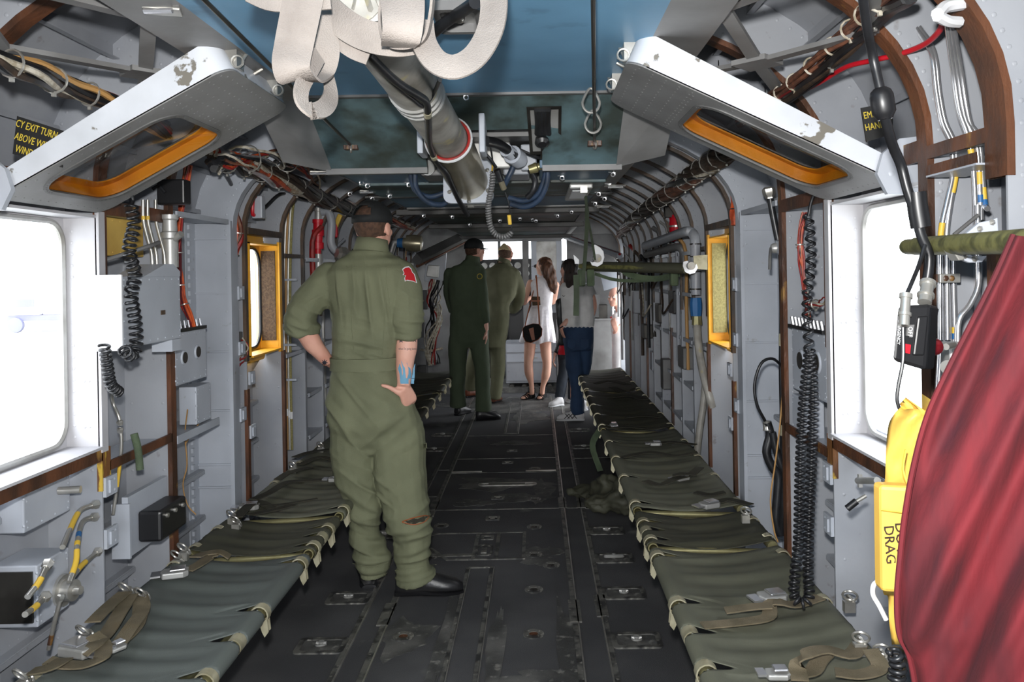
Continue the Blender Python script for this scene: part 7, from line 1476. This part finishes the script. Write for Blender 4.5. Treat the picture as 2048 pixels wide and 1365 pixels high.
# ring cables
for i, (a, b_, rings) in enumerate(((V((-.40, 1.35, 1.99)), W(703,292,Y=2.82), ()), (V((.325, 1.35, 1.985)), W(1189,285,Y=2.82), ((1182,205,2.4),(1186,247,2.6))))):
    t = thing('ceiling_cable', ['taut dark cable running to the left ceiling hook', 'taut dark cable with two pear-shaped rings running to the right ceiling hook'][i], 'cable', tuple(b_)); MB().tube([a, b_], .005, 8).build('cable', 'darkmetal', t)
    MB().box(b_+V((0,.0,.0)), (.05,.04,.03)).build('anchor_block', 'rust', t, sm=False, bevel=.003); MB().torus(b_+V((0,-.01,-.01)), (1,.3,0), .014, .004, 12, 6).build('shackle', 'steel', t)
    for px, py, Y in rings:
        c = W(px,py,Y=Y); u = V((1,0,0)); w = V((0,0,1)); P = [c+u*.026*math.cos(q)*(1-.45*math.sin(q) if math.sin(q) > 0 else 1)+w*.034*math.sin(q)*(1.25 if math.sin(q) > 0 else .9) for q in [2*math.pi*k/28 for k in range(28)]]; MB().tube(P, .0042, 8, closed=True).build('pear_ring', 'steel', t)
# small latches and quarter-turn clips on the ceiling panels
proto = None; LT = []
for px, py, Y in ((932,190,2.57),(655,335,3.0),(788,340,3.0),(723,362,3.3),(735,368,3.3),(818,366,3.3),(848,430,4.6),(905,432,4.6),(1130,327,2.97),(1124,352,3.2),(1143,422,4.4),(1065,438,4.9),(1072,440,4.9),(1197,385,3.6),(1218,368,3.3),(1235,330,3.0),(1240,318,2.97),(1248,308,2.95),(668,330,3.0),(676,338,3.0),(780,390,3.7),(1000,440,4.9),(940,448,5.3),(1115,430,4.7),(1040,436,4.8),(700,385,3.6),(745,395,3.8),(1226,345,3.1),(1209,395,3.7),(1190,405,3.9)):
    p = W(px, py, Y=Y)
    if proto is None:
        proto = thing('panel_latch', 'small chrome wire latch on the ceiling panels', 'latch', tuple(p), 'wire latches on the ceiling panels')
        MB().torus(p+V((0,0,-.008)), (0,1,0), .008, .0026, 10, 5).build('loop', 'chrome', proto); MB().cyl(p+V((-.018,0,.002)), p+V((.012,0,.002)), .0035, n=6).build('pin', 'chrome', proto)
    else: LT.append((px, py, copy_tree(proto, tuple(p))))
proto['label'] = 'small chrome wire latch on the seam between blue and teal ceiling panels'
for px, py, o in LT:
    bandn = 'front edge of the lower ceiling' if py < 345 else 'blue ceiling strip beyond the hoist' if py < 380 else 'dark ceiling panels farther on' if py < 415 else 'last ceiling beam before the doorway'
    same = sorted(q[0] for q in LT if (q[1] < 345, q[1] < 380, q[1] < 415) == (py < 345, py < 380, py < 415))
    o['label'] = 'small chrome wire latch on the %s, %s from the left' % (bandn, ORD[same.index(px)])
for i, (px, py, Y) in enumerate(((640,345,3.0),(735,383,3.6),(1230,372,3.2),(1218,332,3.0),(1205,412,4.0),(325,22,1.72))):
    t = thing('hinged_catch', 'flat bright hinged catch on the ceiling edge, %s' % ('left, above the harness','left, farther along','right, beside the bright dark panel','right, nearest the lamp edge','right, farthest','top left corner strip')[i], 'catch', tuple(W(px,py,Y=Y))); c = W(px,py,Y=Y); MB().box(c, (.075,.05,.006), Matrix.Rotation(.3,3,'Z')).build('plate', 'steel', t, sm=False, bevel=.002); MB().cyl(c+V((-.03,-.02,-.006)), c+V((.03,-.02,-.006)), .006, n=8).build('barrel', 'chrome', t)
# white webbing slings
def sling(name, label, parts):
    t = thing(name, label, 'strap', tuple(W(*parts[0][0][0][:2], Y=parts[0][0][0][2]))); i = 0
    for P, w_, wd in parts:
        S = smooth(pts(P), 6); k = len(S); ww = [w_[0]+(w_[1]-w_[0])*j/(k-1) for j in range(k)]
        if wd == 'plane':
            T_ = [f_[1] for f_ in frames(S)]; wds = [(t_.cross(V((0,1,0)))+V((0,.35,0))).normalized() for t_ in T_]
        elif isinstance(wd, list):
            a, b = V(wd[0]), V(wd[1]); wds = [a.lerp(b, j/(k-1)) for j in range(k)]
        else: wds = wd
        o = MB().ribbon(S, ww, .0045, wdir=wds).build('webbing_band', 'strapw', t, ang=50)
    return t
sling('cargo_sling', 'wide off-white sling folded into a hanging loop, upper left of the hoist', [([(612,-30,1.28),(600,30,1.28),(588,90,1.28),(582,130,1.27),(590,152,1.28),(612,160,1.31),(636,140,1.36),(648,100,1.37),(640,50,1.38),(622,-20,1.38)], (.062,.05), [(1,.25,.15),(1,.6,0)])])
sling('cargo_sling', 'small off-white sling loop dangling below the wide one', [([(638,110,1.33),(622,140,1.31),(604,175,1.29),(604,205,1.28),(622,222,1.29),(648,216,1.33),(662,190,1.37),(655,150,1.38),(640,112,1.37)], (.03,.03), [(.4,1,.2),(.5,1,-.1)])])
sling('cargo_sling', 'off-white sling swagged across the near end of the hoist cylinder', [([(625,-40,1.42),(650,10,1.4),(690,48,1.38),(735,72,1.37),(790,82,1.36),(838,74,1.38)], (.05,.055), (.1,.0,1)), ([(676,72,1.4),(710,96,1.39),(740,108,1.39)], (.04,.04), (.1,0,1))])
sling('cargo_sling', 'off-white sling hanging in an open curve to the right of the hoist', [([(842,40,1.36),(848,85,1.34),(872,122,1.32),(910,134,1.31),(950,112,1.32),(978,66,1.34),(988,15,1.36),(984,-40,1.38)], (.042,.05), 'plane')])
sling('cargo_sling', 'off-white sling end with stitched eye over the front of the hoist', [([(800,-40,1.3),(806,10,1.28),(806,50,1.27),(802,78,1.28),(796,92,1.31)], (.075,.055), (1,0,0)), ([(868,-40,1.33),(862,30,1.33),(848,80,1.33),(812,98,1.33),(775,88,1.34),(762,40,1.35),(768,-20,1.35)], (.03,.03), (0,1,.2))])
sling('cargo_sling', 'off-white sling tail crossing the top edge left of centre', [([(500,-20,1.3),(545,-4,1.3),(600,-6,1.3),(660,-12,1.3)], (.04,.05), (.1,0,1))])
t = thing('hoist_hook_frame', 'dark coiled spring and hook frame behind the slings at the top', 'hook', tuple(W(730,10,Y=1.45))); MB().helix(pts([(690,-10,1.5),(725,20,1.45),(770,14,1.45)]), .03, .006, .014, 6).build('spring', 'dullmetal', t); MB().prism(pts([(718,36,1.42),(762,-10,1.42),(764,40,1.42),(742,44,1.42)]), (0,.02,0)).build('gusset', 'alu', t, sm=False)
# ================================================================ outside: apron and a pale truck beyond the left window
mb = MB().bb(-60, 60, -40, 80, -1.3, -1.25); o = mb.build('apron', 'asphalt', sm=False); struct(o)
c = W(50, 655, Y=42.0); gx, gy, gz = c.x, c.y, -1.25
t = thing('pickup_truck', 'faint pale truck parked outside the left window', 'truck', (gx, gy, gz))
MB().bb(gx-1, gx+.8, gy, gy+2.2, gz+.9, gz+1.9).build('cab', 'truck', t, sm=False, bevel=.1); MB().bb(gx+.8, gx+3.2, gy+.2, gy+2.0, gz+.9, gz+1.3).build('bed', 'truck', t, sm=False, bevel=.05)
MB().bb(gx-.7, gx+.5, gy-.02, gy, gz+1.35, gz+1.75).build('side_window', 'truckd', t, sm=False)
for dx in (-.5, 2.4): MB().lathe((gx+dx, gy-.05, gz+.4), (0,1,0), [(0,.4),(.2,.4)], 20).build('wheel', 'truckd', t)
MB().bb(gx-1, gx+3.2, gy+.1, gy+2.1, gz+.6, gz+.9).build('chassis', 'truckd', t, sm=False)
for o in bpy.data.objects:
    if '_o' in o: del o['_o']
